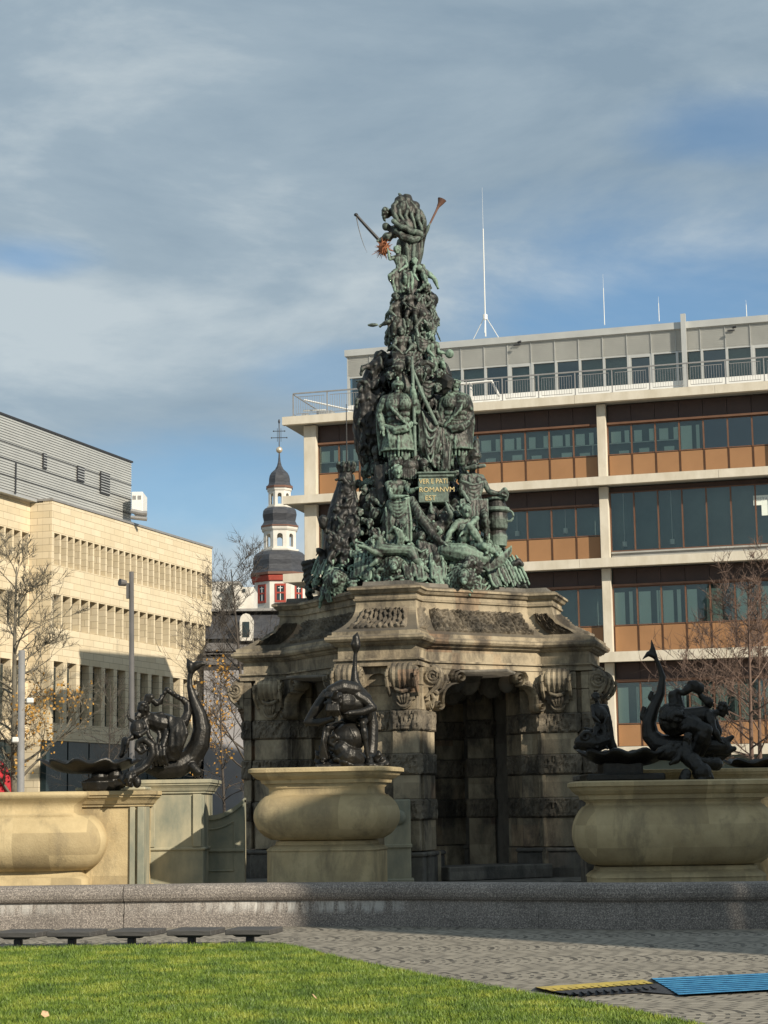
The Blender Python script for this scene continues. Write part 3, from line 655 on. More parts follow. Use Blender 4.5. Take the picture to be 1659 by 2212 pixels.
mb = MB(); mb.box(-40, 1.6, .82, 12.1, 22.48, 22.58)
for q in range(3): mb.box(-40, 1.49, .845, .859, 19.4+.85*q, 19.44+.85*q)
mb.box(-11.75, -11.6, .84, .859, 18.6, 20.2); mb.build('trim', M['iron'], gp)
def LB(x, y, off=0.0):
    e = Vector((math.cos(AZL), math.sin(AZL))); n = Vector((-e.y, e.x)); o = Vector(OL)+n*off
    d = P(x, y, 1.0)-Vector((0, 0, EYE)); k = o.dot(n)/(d.x*n.x+d.y*n.y)
    return ((Vector((d.x*k, d.y*k))-o).dot(e), EYE+d.z*k)
for (xa, ya, xb, yb) in ((93, 978, 101, 1014), (167, 1006, 182, 1043), (217, 1017, 237, 1072)):
    s0, z1 = LB(xa, ya, .82); s1, z0 = LB(xb, yb, .82); mb = MB(); mb.box(s0, s1, .80, .84, z0, z1)
    w = mb.build('vent_grille', M['iron'], gp); m = MB(); z = z0+.1
    while z < z1: m.box(s0+.05, s1-.05, .77, .798, z, z+.05); z += .15
    m.build('slat', M['greyclad'], w)
# air handling unit on its roof
s_, z_ = LB(287, 1118); hp = (Vector(OL)+Vector((math.cos(AZL), math.sin(AZL)))*s_)*HK; a = P(287, 1118, hp.y); b = P(312, 1062, hp.y); a.x -= .1; b.x -= .1
ac = empty('ventilation_unit', 'white ventilation unit with pipes beside the grey roof box', 'ventilation unit', (a.x, a.y, a.z))
w_ = b.x-a.x; h_ = b.z-a.z
mb = MB(); mb.cbox(0, w_, 0, 2.2, h_*.22, h_, .03); mb.build('casing', M['white'], ac)
mb = MB(); mb.box(w_*.1, w_*.4, -.02, 0, h_*.7, h_*.85); mb.box(w_*.55, w_*.85, -.02, 0, h_*.7, h_*.85); mb.build('vent', M['galv'], ac)
mb = MB(); mb.tube([(0, -.2, h_*.24), (w_, -.2, h_*.14), (w_+.3, -.2, h_*.14)], .16, 8); mb.tube([(0, -.2, -.02), (w_+.3, -.2, -.15)], .13, 8); mb.build('pipe', M['galv'], ac)

# ---------------------------------------------------------------- old house between
def quad_box(mb, x0, y0, x1, y1, Y, dep):
    a = P(x0, y1, Y); b = P(x1, y0, Y); mb.box(a.x, b.x, Y, Y+dep, a.z, b.z)
house = empty('old_house', 'old house with dark mansard roof seen left of the church tower', 'building', (0, 0, 0))
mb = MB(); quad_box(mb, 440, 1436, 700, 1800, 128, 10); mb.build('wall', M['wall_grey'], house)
mb = MB(); quad_box(mb, 438, 1414, 700, 1436, 127.5, 10.6); quad_box(mb, 438, 1408, 700, 1413.6, 127.2, 10.8); mb.build('cornice', M['tile'], house)
mb = MB(); a = P(440, 1408, 127.6); b = P(700, 1380, 127.6)
mb.add([(a.x, 127.3, a.z), (b.x, 127.3, a.z), (b.x, 129.5, b.z), (a.x, 129.5, b.z), (a.x, 129.5, a.z), (b.x, 129.5, a.z)], [(0, 1, 2, 3), (3, 2, 5, 4), (0, 3, 4), (1, 5, 2)]); rf = mb.build('roof', M['tile'], house)
mb = MB(); a = P(440, 1380, 129.5); b = P(700, 1322, 129.5); mb.loft([[(a.x, 129.5, a.z), (b.x, 129.5, a.z), (b.x, 137, a.z), (a.x, 137, a.z)], [(a.x+.3, 130.6, b.z), (b.x, 130.6, b.z), (b.x, 136, b.z), (a.x+.3, 136, b.z)]]); rf2 = mb.build('roof', M['slate'], house)
mb = MB(); quad_box(mb, 438, 1312, 700, 1321, 130.2, 8); mb.build('gutter', M['galv'], rf2)
mb = MB(); a = P(518, 1384, 128.6); b = P(545, 1340, 128.6)
pr = [(a.x, a.z), (b.x, a.z), (b.x, b.z)]+[((a.x+b.x)/2+(b.x-a.x)/2*math.cos(t), b.z+.5*math.sin(t)) for t in (.5, 1.0, 1.57, 2.1, 2.6)]+[(a.x, b.z)]
mb.prism(pr, 128.6, 131.5); dm = mb.build('dormer', M['cream'], rf2)
mb = MB(); w0 = a.x+.2; w1 = b.x-.2; mb.box(w0, w1, 128.55, 128.59, a.z+.25, b.z-.1); mb.build('window', M['shop'], dm)
mb = MB(); a = P(440, 1320, 134); b = P(502, 1256, 134); mb.box(a.x, b.x, 134, 138, a.z-1, b.z); mb.build('upper_block', M['cream'], house)
flat = empty('white_house', 'white rendered house end with a stepped top beside the church tower', 'building', (0, 0, 0))
mb = MB(); quad_box(mb, 503, 1260, 516, 1316, 133, 4); quad_box(mb, 516.3, 1268, 548, 1316, 133.5, 4); mb.build('wall', M['cream'], flat)
mb = MB(); quad_box(mb, 500, 1255, 519, 1260, 132.8, 4.4); mb.build('roof_edge', M['galv'], flat)
mb = MB(); quad_box(mb, 524, 1272, 530, 1279, 133.4, .08); mb.build('window', M['shop'], flat)

# ---------------------------------------------------------------- church tower
CY = 170; ca = P(605, 1300, CY); church = empty('church_tower', 'baroque church tower with black onion domes, white lanterns and a golden ball', 'church tower', (ca.x, CY, 0))
cz = lambda cy: P(601, 877.8+.1984*cy, CY).z
cr = lambda r: r*.1984*CY/4000
def octo(r, z, ph=rad(22.5+4)): return [(cr(r)/math.cos(math.pi/8)*math.cos(ph+k*math.pi/4), cr(r)/math.cos(math.pi/8)*math.sin(ph+k*math.pi/4), z) for k in range(8)]
def turned(prof, name, m, par=church):
    mb = MB(); mb.loft([octo(r, cz(y)) for y, r in prof][::-1]); return mb.build(name, m, par)
turned([(510, 7), (600, 14), (650, 26), (690, 48), (730, 90), (765, 108), (800, 115), (840, 116), (862, 124), (878, 140)], 'onion_dome', M['slate'])
turned([(878, 146), (900, 146)], 'cornice', M['copper']); turned([(900, 134), (918, 134), (930, 128)], 'cornice', M['cream'])
def lantern(y0, y1, r, ow, arch):
    mb = MB(); z1 = cz(y0); z0 = cz(y1); R_ = cr(r)
    for k in range(8):
        th = rad(4)+k*math.pi/4+math.pi/4; d = Vector((math.cos(th), math.sin(th), 0)); t = Vector((-math.sin(th), math.cos(th), 0))
        hw = R_*math.tan(math.pi/8); o = ow*hw; H_ = z1-z0
        outer = [(-hw, z0), (hw, z0), (hw, z1), (-hw, z1)]
        zz0 = z0+H_*.12; zz1 = z0+H_*arch
        hole = [(-o, zz0), (o, zz0)]+[(o*math.cos(q), zz1+o*.8*math.sin(q)) for q in (0, .5, 1.05, 1.57, 2.1, 2.64, math.pi)]
        # frame pieces: left, right, bottom, top (stepped under the arch)
        for (a_, b_, c_, e_) in ((-hw, -o, z0, z1), (o, hw, z0, z1), (-o, o, z0, zz0), (-o, o, zz1+o*.8, z1)):
            vs = [(a_, c_), (b_, c_), (b_, e_), (a_, e_)]
            mb.add([tuple(d*(R_-q2)+t*p[0]+Vector((0, 0, p[1]))) for q2 in (0, .25) for p in vs], [(3, 2, 1, 0), (4, 5, 6, 7), (0, 1, 5, 4), (1, 2, 6, 5), (2, 3, 7, 6), (3, 0, 4, 7)])
        for sgn in (1, -1):
            tri = [(sgn*o, zz1), (sgn*o*.8, zz1+o*.48), (sgn*o*.4, zz1+o*.73), (0, zz1+o*.8), (sgn*o, zz1+o*.8)]
            mb.add([tuple(d*(R_-q2)+t*p[0]+Vector((0, 0, p[1]))) for q2 in (.01, .24) for p in tri], [(0, 1, 2, 3, 4), (5, 6, 7, 8, 9), (0, 1, 6, 5), (1, 2, 7, 6), (2, 3, 8, 7)])
    return mb
lantern(928, 1100, 122, .42, .72).build('lantern', M['cream'], church)
turned([(1100, 138), (1112, 138)], 'cornice', M['cream'])
turned([(1112, 140), (1125, 162), (1150, 180), (1190, 186), (1225, 178), (1262, 172), (1290, 184), (1312, 200)], 'dome', M['slate'])
turned([(1312, 205), (1328, 205)], 'cornice', M['copper']); turned([(1328, 198), (1350, 196), (1368, 184)], 'cornice', M['cream'])
lantern(1366, 1570, 176, .42, .70).build('lantern', M['cream'], church)
turned([(1570, 205), (1588, 205)], 'cornice', M['cream'])
turned([(1588, 205), (1610, 245), (1645, 280), (1700, 292), (1750, 290), (1800, 298), (1835, 318)], 'bell_roof', M['slate'])
turned([(1835, 322), (1862, 322)], 'cornice', M['copper']); turned([(1862, 300), (1880, 310), (1925, 300), (1932, 285)], 'frieze', M['redstone'])
b_ = turned([(1932, 278), (3200, 278)], 'tower_wall', M['cream'])
for k in range(8):
    th = rad(4)+k*math.pi/4; d = Vector((math.cos(th), math.sin(th), 0))
    if d.y > .2: continue
    T = Matrix.Rotation(th+math.pi/2, 4, 'Z'); R_ = cr(278)
    hw = cr(60)
    mb = MB(); mb.M = T; z1 = cz(1962); z0 = cz(2140)
    mb.box(-hw, hw, -R_-.06, -R_+.1, z0-.2, z0); mb.box(-hw, hw, -R_-.06, -R_+.1, z1-.2, z1); mb.box(-hw, -hw+.18, -R_-.06, -R_+.1, z0, z1-.2); mb.box(hw-.18, hw, -R_-.06, -R_+.1, z0, z1-.2)
    mb.box(-hw+.18, hw-.18, -R_-.05, -R_+.1, (z0+z1)/2-.15, (z0+z1)/2)
    w = mb.build('window', M['redstone'], church); m = MB(); m.M = T; m.box(-hw+.17, hw-.17, -R_-.02, -R_+.05, z0, z1-.19); m.build('pane', M['shop'], w)
    m = MB(); m.M = T; m.box(-.03, .03, -R_-.045, -R_-.021, z0, z1-.2); m.box(-hw*.4, hw*.4, -R_-.045, -R_-.021, z0+1.1, z0+1.16); m.build('frame', M['white'], w)
mb = MB(); mb.ell((0, 0, cz(475)), (cr(36),)*3, n=20, m=14); mb.build('golden_ball', M['ball'], church, True)
mb = MB(); zt = cz(165)
mb.tube([(0, 0, cz(440)), (0, 0, zt)], .05, 6); mb.ell((0, 0, zt), (.1, .1, .22))
for yy, w in ((270, 62), (342, 85)):
    mb.tube([(-cr(w), 0, cz(yy)), (cr(w), 0, cz(yy))], .035, 5)
    for s in (-1, 1): mb.ell((s*cr(w), 0, cz(yy)), (.07, .03, .07)); mb.tube([(s*cr(20), 0, cz(yy-30)), (s*cr(20), 0, cz(yy+42))], .02, 4)
mb.build('cross', M['iron'], church)

# ---------------------------------------------------------------- unseen houses added out of frame to the right, heights stepped to shade the fountain
def sunbox(q0, q1, r0, r1, h, label, nst):
    c, s = math.cos(rad(SUN_AZ)), math.sin(rad(SUN_AZ))
    o = empty('shading_house', label, 'building', (q0*c+r0*s, q0*s-r0*c, 0), rad(SUN_AZ))
    # local x = q axis, local y = away from the sun
    L = q1-q0; D = r1-r0
    mb = MB(); mb.box(0, L, -D, 0, 0, h-.5); mb.build('wall', M['street'], o)
    mb = MB(); mb.box(-.0, L, -D, .0, h-.499, h); mb.build('cornice', M['concrete'], o)
    for k in range(nst):
        x = 1.5
        while x < L-1.5:
            m = MB(); m.box(x, x+1.3, .001, .06, 2+k*3.4, 4+k*3.4); m.build('window', M['shop'], o); x += 3.4
sunbox(24.4, 28.95, 8, 20, 24.3, 'unseen narrow low house added to shade the fountain, nearest the lawn', 6)
sunbox(29.0, 35.2, 8, 20, 27.0, 'middle one of the three unseen houses added to shade the fountain', 7)
sunbox(35.25, 47.0, 8, 20, 28.9, 'widest and tallest of the three unseen houses added to shade the fountain', 7)
# ================================================================ FOUNTAIN: low granite wall
WALL = [(-20, 41.5), (-13, 39.6), (-8.2, 38.95), (-2.72, 38.75), (.1, 38.2), (2.9, 36.9), (4.7, 36.15), (7.5, 35.9), (11, 36.6), (16, 40)]
def parapet():
    prof = [(-.30, .0), (.02, .0), (.02, .20), (.0, .215), (-.02, .50), (-.01, .53), (.05, .545), (.085, .60), (.10, .68), (.085, .77), (.04, .84), (-.05, .87), (-.36, .87), (-.36, .55)]
    pts = [Vector(p) for p in WALL]; nrm = []
    for i in range(len(pts)):
        a = pts[max(i-1, 0)]; b = pts[min(i+1, len(pts)-1)]
        d1 = (pts[i]-a).normalized() if i else (b-pts[i]).normalized(); d2 = (b-pts[i]).normalized() if i < len(pts)-1 else d1
        t = (d1+d2).normalized(); n = Vector((t.y, -t.x)); nrm.append(n/max(.5, n.dot(Vector((d1.y, -d1.x)))))
    root = empty('basin_wall', 'low speckled granite wall with a rounded coping running round the fountain basin', 'wall')
    mb = MB(); bk = MB()
    for i in range(len(pts)-1):
        L = (pts[i+1]-pts[i]).length; k = max(1, round(L/2.9))
        for q in range(k):
            ts = [q/k+.009/L*(q > 0), (q+1)/k-.009/L*(q < k-1)]
            if q == 0: ts[0] = .004/L
            rings = []
            for t in ts:
                p = pts[i].lerp(pts[i+1], t); n = nrm[i].lerp(nrm[i+1], t)
                rings.append([(p.x+n.x*a, p.y+n.y*a, z) for a, z in prof])
            mb.loft(rings)
        p, n, p2, n2 = pts[i], nrm[i], pts[i+1], nrm[i+1]
        bk.loft([[(u.x+m_.x*a, u.y+m_.y*a, z) for a, z in ((-.25, 0), (-.03, 0), (-.045, .5), (.06, .62), (.06, .74), (-.05, .84), (-.33, .84))] for u, m_ in ((p, n), (p2, n2))])
    o = mb.build('coping_stones', M['granite'], root)
    bk.build('joint_filling', M['black'], root)
parapet()

# ================================================================ PEDESTAL
RA = rad(14.3); PX, PY = .93, 50.0
ped = empty('fountain_pedestal', 'weathered sandstone grotto pedestal with open arch, scrolled consoles and panels of carved dripstone', 'pedestal', (PX, PY, -.267), -RA, scale=1.1111)
def plan(R_, w, A):
    out = []
    for k in range(4):
        ph = -math.pi/2+k*math.pi/2; d = Vector((math.cos(ph), math.sin(ph))); t = Vector((-math.sin(ph), math.cos(ph)))
        rho = A*math.sqrt(2)-w/2
        for r, s in ((rho, -1), (R_, -1), (R_, 1), (rho, 1)): out.append(d*r+t*(s*w/2))
    return out
def levels(ls): return [[(p.x, p.y, z) for p in plan(R_, w, A)] for R_, w, A, z in ls]
def off(o, z, R_=4.27, w=1.86, A=2.86): return (R_+o, w+2*o, A+o, z)
def partloft(ls, name, m, par=ped):
    mb = MB(); mb.loft(levels(ls)); return mb.build(name, m, par)
partloft([off(-.03, 5.44), off(.03, 5.45), off(.03, 5.52), off(.0, 5.525), off(.0, 5.57), off(.05, 5.58), off(.05, 5.62), off(0, 5.625)], 'architrave', M['sand'])
partloft([off(-.04, 5.626), off(-.04, 5.90)], 'frieze', M['sand'])
partloft([off(.0, 5.901), off(.03, 5.93), off(.06, 5.935), off(.09, 5.98), off(.16, 6.00), off(.20, 6.05), off(.20, 6.10), off(.16, 6.115), off(.14, 6.15)], 'cornice', M['sand'])
def cv(t):
    f = 1-(1-t)**2.3
    return (4.39-1.03*f, 1.96-.56*f, 2.98-.52*f, 6.16+.80*t)
bell = partloft([(4.39, 1.96, 2.98, 6.151), (4.39, 1.96, 2.98, 6.22)]+[(lambda c: (c[0], c[1], c[2], 6.22+(c[3]-6.16)*.93))(cv(i/14)) for i in range(1, 15)], 'bell_roof', M['sand'])
o_ = lambda d, z: (3.36+d, 1.40+2*d, 2.46+d, z)
partloft([o_(0, 6.965), o_(.0, 7.0), o_(.04, 7.01), o_(.05, 7.05), o_(.02, 7.06), o_(.02, 7.15), o_(.08, 7.17), o_(.13, 7.24), o_(.16, 7.25), o_(.16, 7.30), o_(.12, 7.32), o_(.10, 7.34)], 'cornice', M['sand'])
partloft([o_(-.12, 7.341), o_(-.14, 7.46)], 'socle', M['sanddark'])
# carved dripstone panels on the bell roof
def bellpt(u, t, k, kind):
    """u in 0..1 across face, t up the curve"""
    c = cv(t); z = 6.22+(c[3]-6.16)*.93
    pl = plan(c[0], c[1], c[2])
    i = {'pier': 4*k+1, 'arch': 4*k+3, 'side0': 4*k, 'side1': 4*k+2}[kind]
    a = pl[i]; b = pl[(i+1) % 16]; p = a.lerp(b, u); d = (b-a).normalized(); n = Vector((d.y, -d.x))
    return Vector((p.x, p.y, z)), Vector((n.x, n.y, .45)).normalized()
def panel(k, kind, u0, u1, t0, t1, style, seed, nu=70, nv=30):
    mb = MB(); vs = []; fs = []
    for j in range(nv+1):
        for i in range(nu+1):
            u = u0+(u1-u0)*i/nu; t = t0+(t1-t0)*j/nv; p, n = bellpt(u, t, k, kind)
            q = Vector((i/nu*(u1-u0), j/nv, seed))
            if style == 'scale':
                W_ = 10; cx = i/nu*W_; h = abs(math.sin(cx*math.pi+.5*math.sin(j/nv*9+seed)))**.7*(.55+.45*abs(math.sin(j/nv*math.pi*3.5+int(cx)*1.3)))
            else:
                W_ = 17*(u1-u0)/.84; cx = i/nu*W_+j/nv*1.6+.9*noise.noise(Vector((i/nu*6, j/nv*4, seed))); h = abs(math.sin(cx*math.pi))**.8*(.5+.8*abs(noise.noise(Vector((cx*1.0, j/nv*7, seed)))))
            h += .45*noise.noise(Vector((i*.3, j*.4, seed)))
            edge = min(i, nu-i, j, nv-j, 2)/2
            vs.append(tuple(p+n*(.012+.13*h*edge-(.03 if edge == 0 else 0))))
    for j in range(nv):
        for i in range(nu): q = j*(nu+1)+i; fs.append((q, q+1, q+nu+2, q+nu+1))
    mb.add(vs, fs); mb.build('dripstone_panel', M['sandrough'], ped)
for k in range(4):
    if k == 2: continue
    panel(k, 'pier', .13, .87, .10, .80, 'scale', 1+k)
for k in (0, 3): panel(k, 'arch', .06, .94, .10, .84, 'drip', 5+k, 130)
panel(1, 'side0', .22, .82, .12, .82, 'drip', 9, 40); panel(3, 'side1', .2, .8, .12, .82, 'drip', 11, 40); panel(0, 'side1', .2, .8, .1, .8, 'drip', 12, 30)
# piers
bands = [(4.03, 4.48), (3.07, 3.53), (2.09, 2.54)]
def pier(k):
    rough = MB(); sm = MB(); T = Matrix.Rotation(k*math.pi/2, 4, 'Z'); rough.M = T; sm.M = T
    # frame: pier radial direction = -y
    def strip(x0, x1, y0, y1, sides, e=.035):
        zs = [1.42]; 
        for a, b in bands[::-1]: zs += [a, b]
        zs.append(5.437)
        for i in range(0, len(zs), 2):
            z = zs[i]
            while z < zs[i+1]-.01:
                z2 = min(zs[i+1], z+.55 if zs[i+1]-z > .9 else zs[i+1]); sm.cbox(x0, x1, y0, y1, z+.002, z2-.004, .012); z = z2
        for a, b in bands:
            rough.rough(x0-e if 'x' in sides else x0, x1+e if 'X' in sides else x1, y0-e, y1+(e if 'Y' in sides else 0), a, b, .06, .035, (11, 11, 4.5), sides+'y', k*3.1+a)
    strip(-.76, .76, -4.02, -2.55, 'xXY')                 # core
    strip(-.91, -.33, -4.22, -4.03, 'xX'); strip(.33, .91, -4.22, -4.03, 'xX')
    strip(-.95, -.765, -3.92, -2.98, 'xY'); strip(.765, .95, -3.92, -2.98, 'XY')
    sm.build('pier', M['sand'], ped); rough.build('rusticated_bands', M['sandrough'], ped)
    pl = MB(); pl.M = T
    for x0, x1, y0, y1 in ((-1.0, 1.0, -4.32, -2.5), (-1.06, 1.06, -4.02, -2.45)):
        pl.cbox(x0, x1, y0, y1, .2, 1.30, .02); pl.cbox(x0-.03, x1+.03, y0-.04, y1+.03, 1.302, 1.40, .03)
    pl.cbox(-1.2, 1.2, -4.56, -2.2, .2, .72, .03)
    pl.build('plinth', M['sanddark'], ped)
for k in range(4): pier(k)
def spiral(cx, cz, r, turns, a0, sgn=1, rmin=.12, n=30):
    return [(cx+r*(1-(1-rmin)*i/n)*math.cos(a0+sgn*turns*2*math.pi*i/n), cz+r*(1-(1-rmin)*i/n)*math.sin(a0+sgn*turns*2*math.pi*i/n)) for i in range(n+1)]
def ribbon(mb, pts, y, w, th, T=None):
    """flat moulded ribbon: path in xz at depth y"""
    rs = [th]*len(pts); mb.tube([(p[0], y, p[1]) for p in pts], rs, 8, w/th, ref=(0, 1, 0))
def console(T, kind='front'):
    """scrolled bracket: three ribs over an apron with a round pendant, volutes on both cheeks. local: faces -y, centred x=0, wall at y=0"""
    mb = MB(); mb.M = T
    prof = [(5.43, .30), (5.36, .36), (5.26, .385), (5.16, .37), (5.06, .31), (4.98, .25), (4.92, .20)]
    for x in (-.185, -.06, .06, .185):
        mb.chain([(x, -d+.10, z) for z, d in prof], [.075, .08, .085, .083, .075, .065, .05], 8)
    mb.box(-.25, .25, -.22, 0, 4.98, 5.43)
    for s in (-1, 1):
        mb.box(s*.27-.035, s*.27+.035, -.29, 0, 4.98, 5.43)
        sp = [(p[0], p[1]) for p in spiral(-.21, 5.235, .185, 2.3, math.pi*.9, 1)]
        mb.tube([(s*.32, a, b) for a, b in sp], [.036]*len(sp), 6)
        mb.tube([(s*.32, -.38, 5.15), (s*.32, -.30, 4.99), (s*.32, -.16, 4.86), (s*.32, -.06, 4.78)], [.04, .045, .04, .03], 6)
    mb.build('console', M['sand'], ped)
    ap = MB(); ap.M = T
    out = [(-.30, 5.0), (-.30, 4.78), (-.25, 4.78), (-.25, 4.70), (-.19, 4.69)]+[(.19*math.cos(a), 4.68-.19*math.sin(-a)) for a in [math.pi+i*math.pi/8 for i in range(9)]]+[(.19, 4.69), (.25, 4.70), (.25, 4.78), (.30, 4.78), (.30, 5.0)]
    ap.prism(out, -.10, .0)
    ap.chain([(-.20, -.14, 4.98), (-.12, -.2, 4.90), (0, -.24, 4.87), (.12, -.2, 4.90), (.20, -.14, 4.98)], .045, 6)
    for x in (-.12, -.04, .04, .12): ap.chain([(x, -.15, 4.86), (x*.9, -.17, 4.76), (x*.5, -.13, 4.64)], [.035, .04, .02], 6)
    ap.tube([(.16*math.cos(a), -.115, 4.69+.15*math.sin(a)) for a in [math.pi+i*math.pi/10 for i in range(11)]], .025, 6)
    ap.build('console_apron', M['sand'], ped)
def at_local(x, y, rz): return Matrix.Translation((x, y, 0)) @ Matrix.Rotation(rz, 4, 'Z')
for k in (0, 1, 3):
    R4 = Matrix.Rotation(k*math.pi/2, 4, 'Z')
    for x in (-.62, .62): console(R4 @ at_local(x, -4.22, 0))
    console(R4 @ at_local(-.95, -3.5, -math.pi/2)); console(R4 @ at_local(.95, -3.5, math.pi/2))
# round headed niche between the pilasters of every outer pier face
for k in (0, 1, 3):
    T = Matrix.Rotation(k*math.pi/2, 4, 'Z'); mb = MB(); mb.M = T
    hw = .33; pts = [(-hw, 4.9)]+[(hw*math.cos(a), 5.0+.33*math.sin(a)) for a in [math.pi-i*math.pi/10 for i in range(11)]]+[(hw, 4.9)]
    out = [(-hw, 5.437), (-hw, 5.0)]+[(.30*math.cos(a), 5.0+.30*math.sin(a)) for a in [math.pi-i*math.pi/12 for i in range(13)]]+[(hw, 5.0), (hw, 5.437)]
    mb.prism(out, -4.13, -4.022); mb.build('niche_arch', M['sand'], ped)
# arch surrounds (faces at 45 degrees between piers)
def archface(k, open_=True):
    T = Matrix.Rotation(k*math.pi/2+math.pi/4, 4, 'Z'); A = 2.90
    hw = 1.46
    for s in (-1, 1):
        mb = MB(); mb.M = T; rg = MB(); rg.M = T
        x0, x1 = (hw, 1.66) if s > 0 else (-1.66, -hw)
        zs = [1.42]
        for a, b in bands[::-1]: zs += [a, b]
        zs.append(5.437)
        for i in range(0, len(zs), 2): mb.cbox(x0, x1, -A, -A+1.43, zs[i]+.002, zs[i+1]-.004, .012)
        for a, b in bands: rg.rough(x0-.03, x1+.03, -A-.035, -A+1.40, a, b, .055, .035, (11, 11, 4.5), 'xXyY', k+a+s)
        mb.cbox(x0-.06, x1+.06, -A-.1, -A+1.38, .2, 1.41, .02)
        # S-scroll bracket in the corner of the opening
        sg = s
        c = lambda x, z: (sg*(x+.19), z)
        big = [(p[0], p[1]) for p in spiral(.62, 5.25, .155, 1.6, rad(-60), 1)]
        arm = [(.698, 5.115), (.80, 5.10), (.90, 5.07), (1.0, 5.0), (1.07, 4.9), (1.10, 4.78), (1.105, 4.70)]
        sml = [(p[0], p[1]) for p in spiral(1.21, 4.62, .125, 1.5, rad(150), 1, .15)]
        path = big[::-1]+arm[1:-1]+sml
        ribbon(mb, [c(*p) for p in path], -A+.02, .20, .035)
        ribbon(mb, [c(*p) for p in [(.64, 5.42), (.78, 5.40), (.84, 5.3), (.84, 5.22)]], -A+.02, .18, .03)
        sp = [c(*p) for p in [(.70, 5.437), (.78, 5.12), (.90, 5.07), (1.0, 5.0), (1.07, 4.9), (1.10, 4.74), (1.2, 4.66), (1.36, 4.5), (1.36, 5.437)]]
        mb.prism(sp if s > 0 else sp[::-1], -A+.02, -A+.22)
        lf = MB()
        for q in range(9):
            a = (.80+.055*q, 5.25-.02*q-.004*q*q); rg.ell((sg*(a[0]+.19), -A+.0, a[1]), (.045, .05, .07), n=7, m=5)
            rg.ell((sg*(1.36+.01*q), -A+.0, 5.15-.05*q), (.05, .05, .045), n=7, m=5)
        mb.build('arch_surround', M['sand'], ped); rg.build('rusticated_bands', M['sandrough'], ped)
    if not open_:
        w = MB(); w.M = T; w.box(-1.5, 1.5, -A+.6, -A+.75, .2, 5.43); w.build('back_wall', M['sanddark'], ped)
for k, o in ((0, True), (3, True), (1, False), (2, False)): archface(k, o)
# grotto inside: rocky vault and a dark central shaft
mb = MB()
mb.box(-2.6, 2.6, -2.6, 2.6, 5.36, 5.42)
for i in range(90):
    a = random.uniform(0, 6.28); r = random.uniform(.6, 2.5); mb.ell((r*math.cos(a), r*math.sin(a), 5.42-random.uniform(0, .25)), (random.uniform(.12, .35), random.uniform(.12, .35), random.uniform(.15, .45)), n=7, m=5)
mb.build('grotto_ceiling', M['sanddark'], ped, True)
ip = P(1046, 1741, 51.6); iv = Matrix.Rotation(RA, 3, 'Z') @ (Vector((ip.x-PX, ip.y-PY, 0))/1.1111)
mb = MB(); rg = MB(); zs = [.9]
for a, b in bands[::-1]: zs += [a, b]
zs.append(5.35)
for i in range(0, len(zs), 2): mb.cbox(iv.x-.33, iv.x+.33, iv.y-.3, iv.y+.3, zs[i]+.002, zs[i+1]-.004, .012)
for a, b in bands: rg.rough(iv.x-.36, iv.x+.36, iv.y-.34, iv.y+.3, a, b, .05, .035, (11, 11, 4.5), 'xXy', a)
mb.build('inner_pier', M['sand'], ped); rg.build('rusticated_bands', M['sandrough'], ped)
mb = MB(); mb.loft([[(r*math.cos(k*math.pi/4+rad(22.5)), r*math.sin(k*math.pi/4+rad(22.5)), z) for k in range(8)] for r, z in ((5.0, .241), (5.0, .70), (4.93, .74), (4.93, .741))]); mb.build('step', M['sanddark'], ped)
mb = MB(); T = Matrix.Rotation(math.pi/4, 4, 'Z'); mb.M = T; mb.cbox(-1.4, 1.4, -3.3, -2.0, .742, 1.05, .02); mb.build('threshold', M['sanddark'], ped)

# ================================================================ STONE BASINS
def sup(a, b, n, k=48):
    out = []
    for i in range(k):
        t = 2*math.pi*i/k; c, s = math.cos(t), math.sin(t)
        out.append((a*math.copysign(abs(c)**(2/n), c), b*math.copysign(abs(s)**(2/n), s)))
    return out
def bowl(root, a, b, prof, m, name='bowl'):
    """prof: (z, inset from a/b, exponent)"""
    mb = MB(); mb.loft([[(x, y, z) for x, y in sup(a-i, b-i, n)] for z, i, n in prof]); return mb.build(name, m, root, True if name == 'bowl' else False)
def basin(name, label, X, Y, rz, a, b, zr, H_, plinth, group=None, pw=.42, bt=.335):
    """rim top zr, bulging bowl, foot and plinth"""
    r = empty(name, label, 'fountain basin', (X, Y, 0), rz, group)
    z = lambda t: zr-H_*t
    bowl(r, a, b, [(z(0), .06, 9), (z(.015), .0, 9), (z(.055), .0, 9), (z(.065), .05, 9), (z(.10), .09, 9), (z(.135), .17, 9), (z(.145), .22, 8), (z(.19), .24, 8)], m=M['urn'], name='rim')
    n = 4.2
    pr = [(z(.19), .27, 7), (z(.19+(bt-.19)*.4), .36, 6.5), (z(bt-.025), .36, 6), (z(bt), .31, 5)]
    for t in range(0, 13):
        q = t/12; ang = -math.pi/2*.92+q*math.pi*.97
        pr.append((z(bt+(.865-bt)*q), .02+.34*(1-max(0, math.cos(ang))**.62), n))
    pr += [(z(.875), .52, 4.5), (z(.885), .56, 5)]
    bowl(r, a, b, pr, M['urn'])
    f = pw
    bowl(r, a, b, [(z(.886), .50, 6), (z(.93), .48, 7), (z(.955), .40, 8), (z(.985), .34, 9), (z(1.0), .33, 9)], M['urn'], 'foot')
    mb = MB(); mb.loft([[(x, y, zz) for x, y in sup(a-i, b-i, 12)] for zz, i in ((z(1.001), .36), (z(1.001)-.25, .36), (plinth+.12, .36), (plinth, .30), (0.02, .28))]); mb.build('plinth', M['urn'], r)
    return r
u0 = P(707, 1743, 41.3)
basin('stone_basin', 'yellow stone basin with bulging bowl carrying the bronze river god, front centre', u0.x, 41.3, -RA, 1.55, 1.15, 3.25, 1.78, .12)
u1 = P(1452, 1740, 41.6)
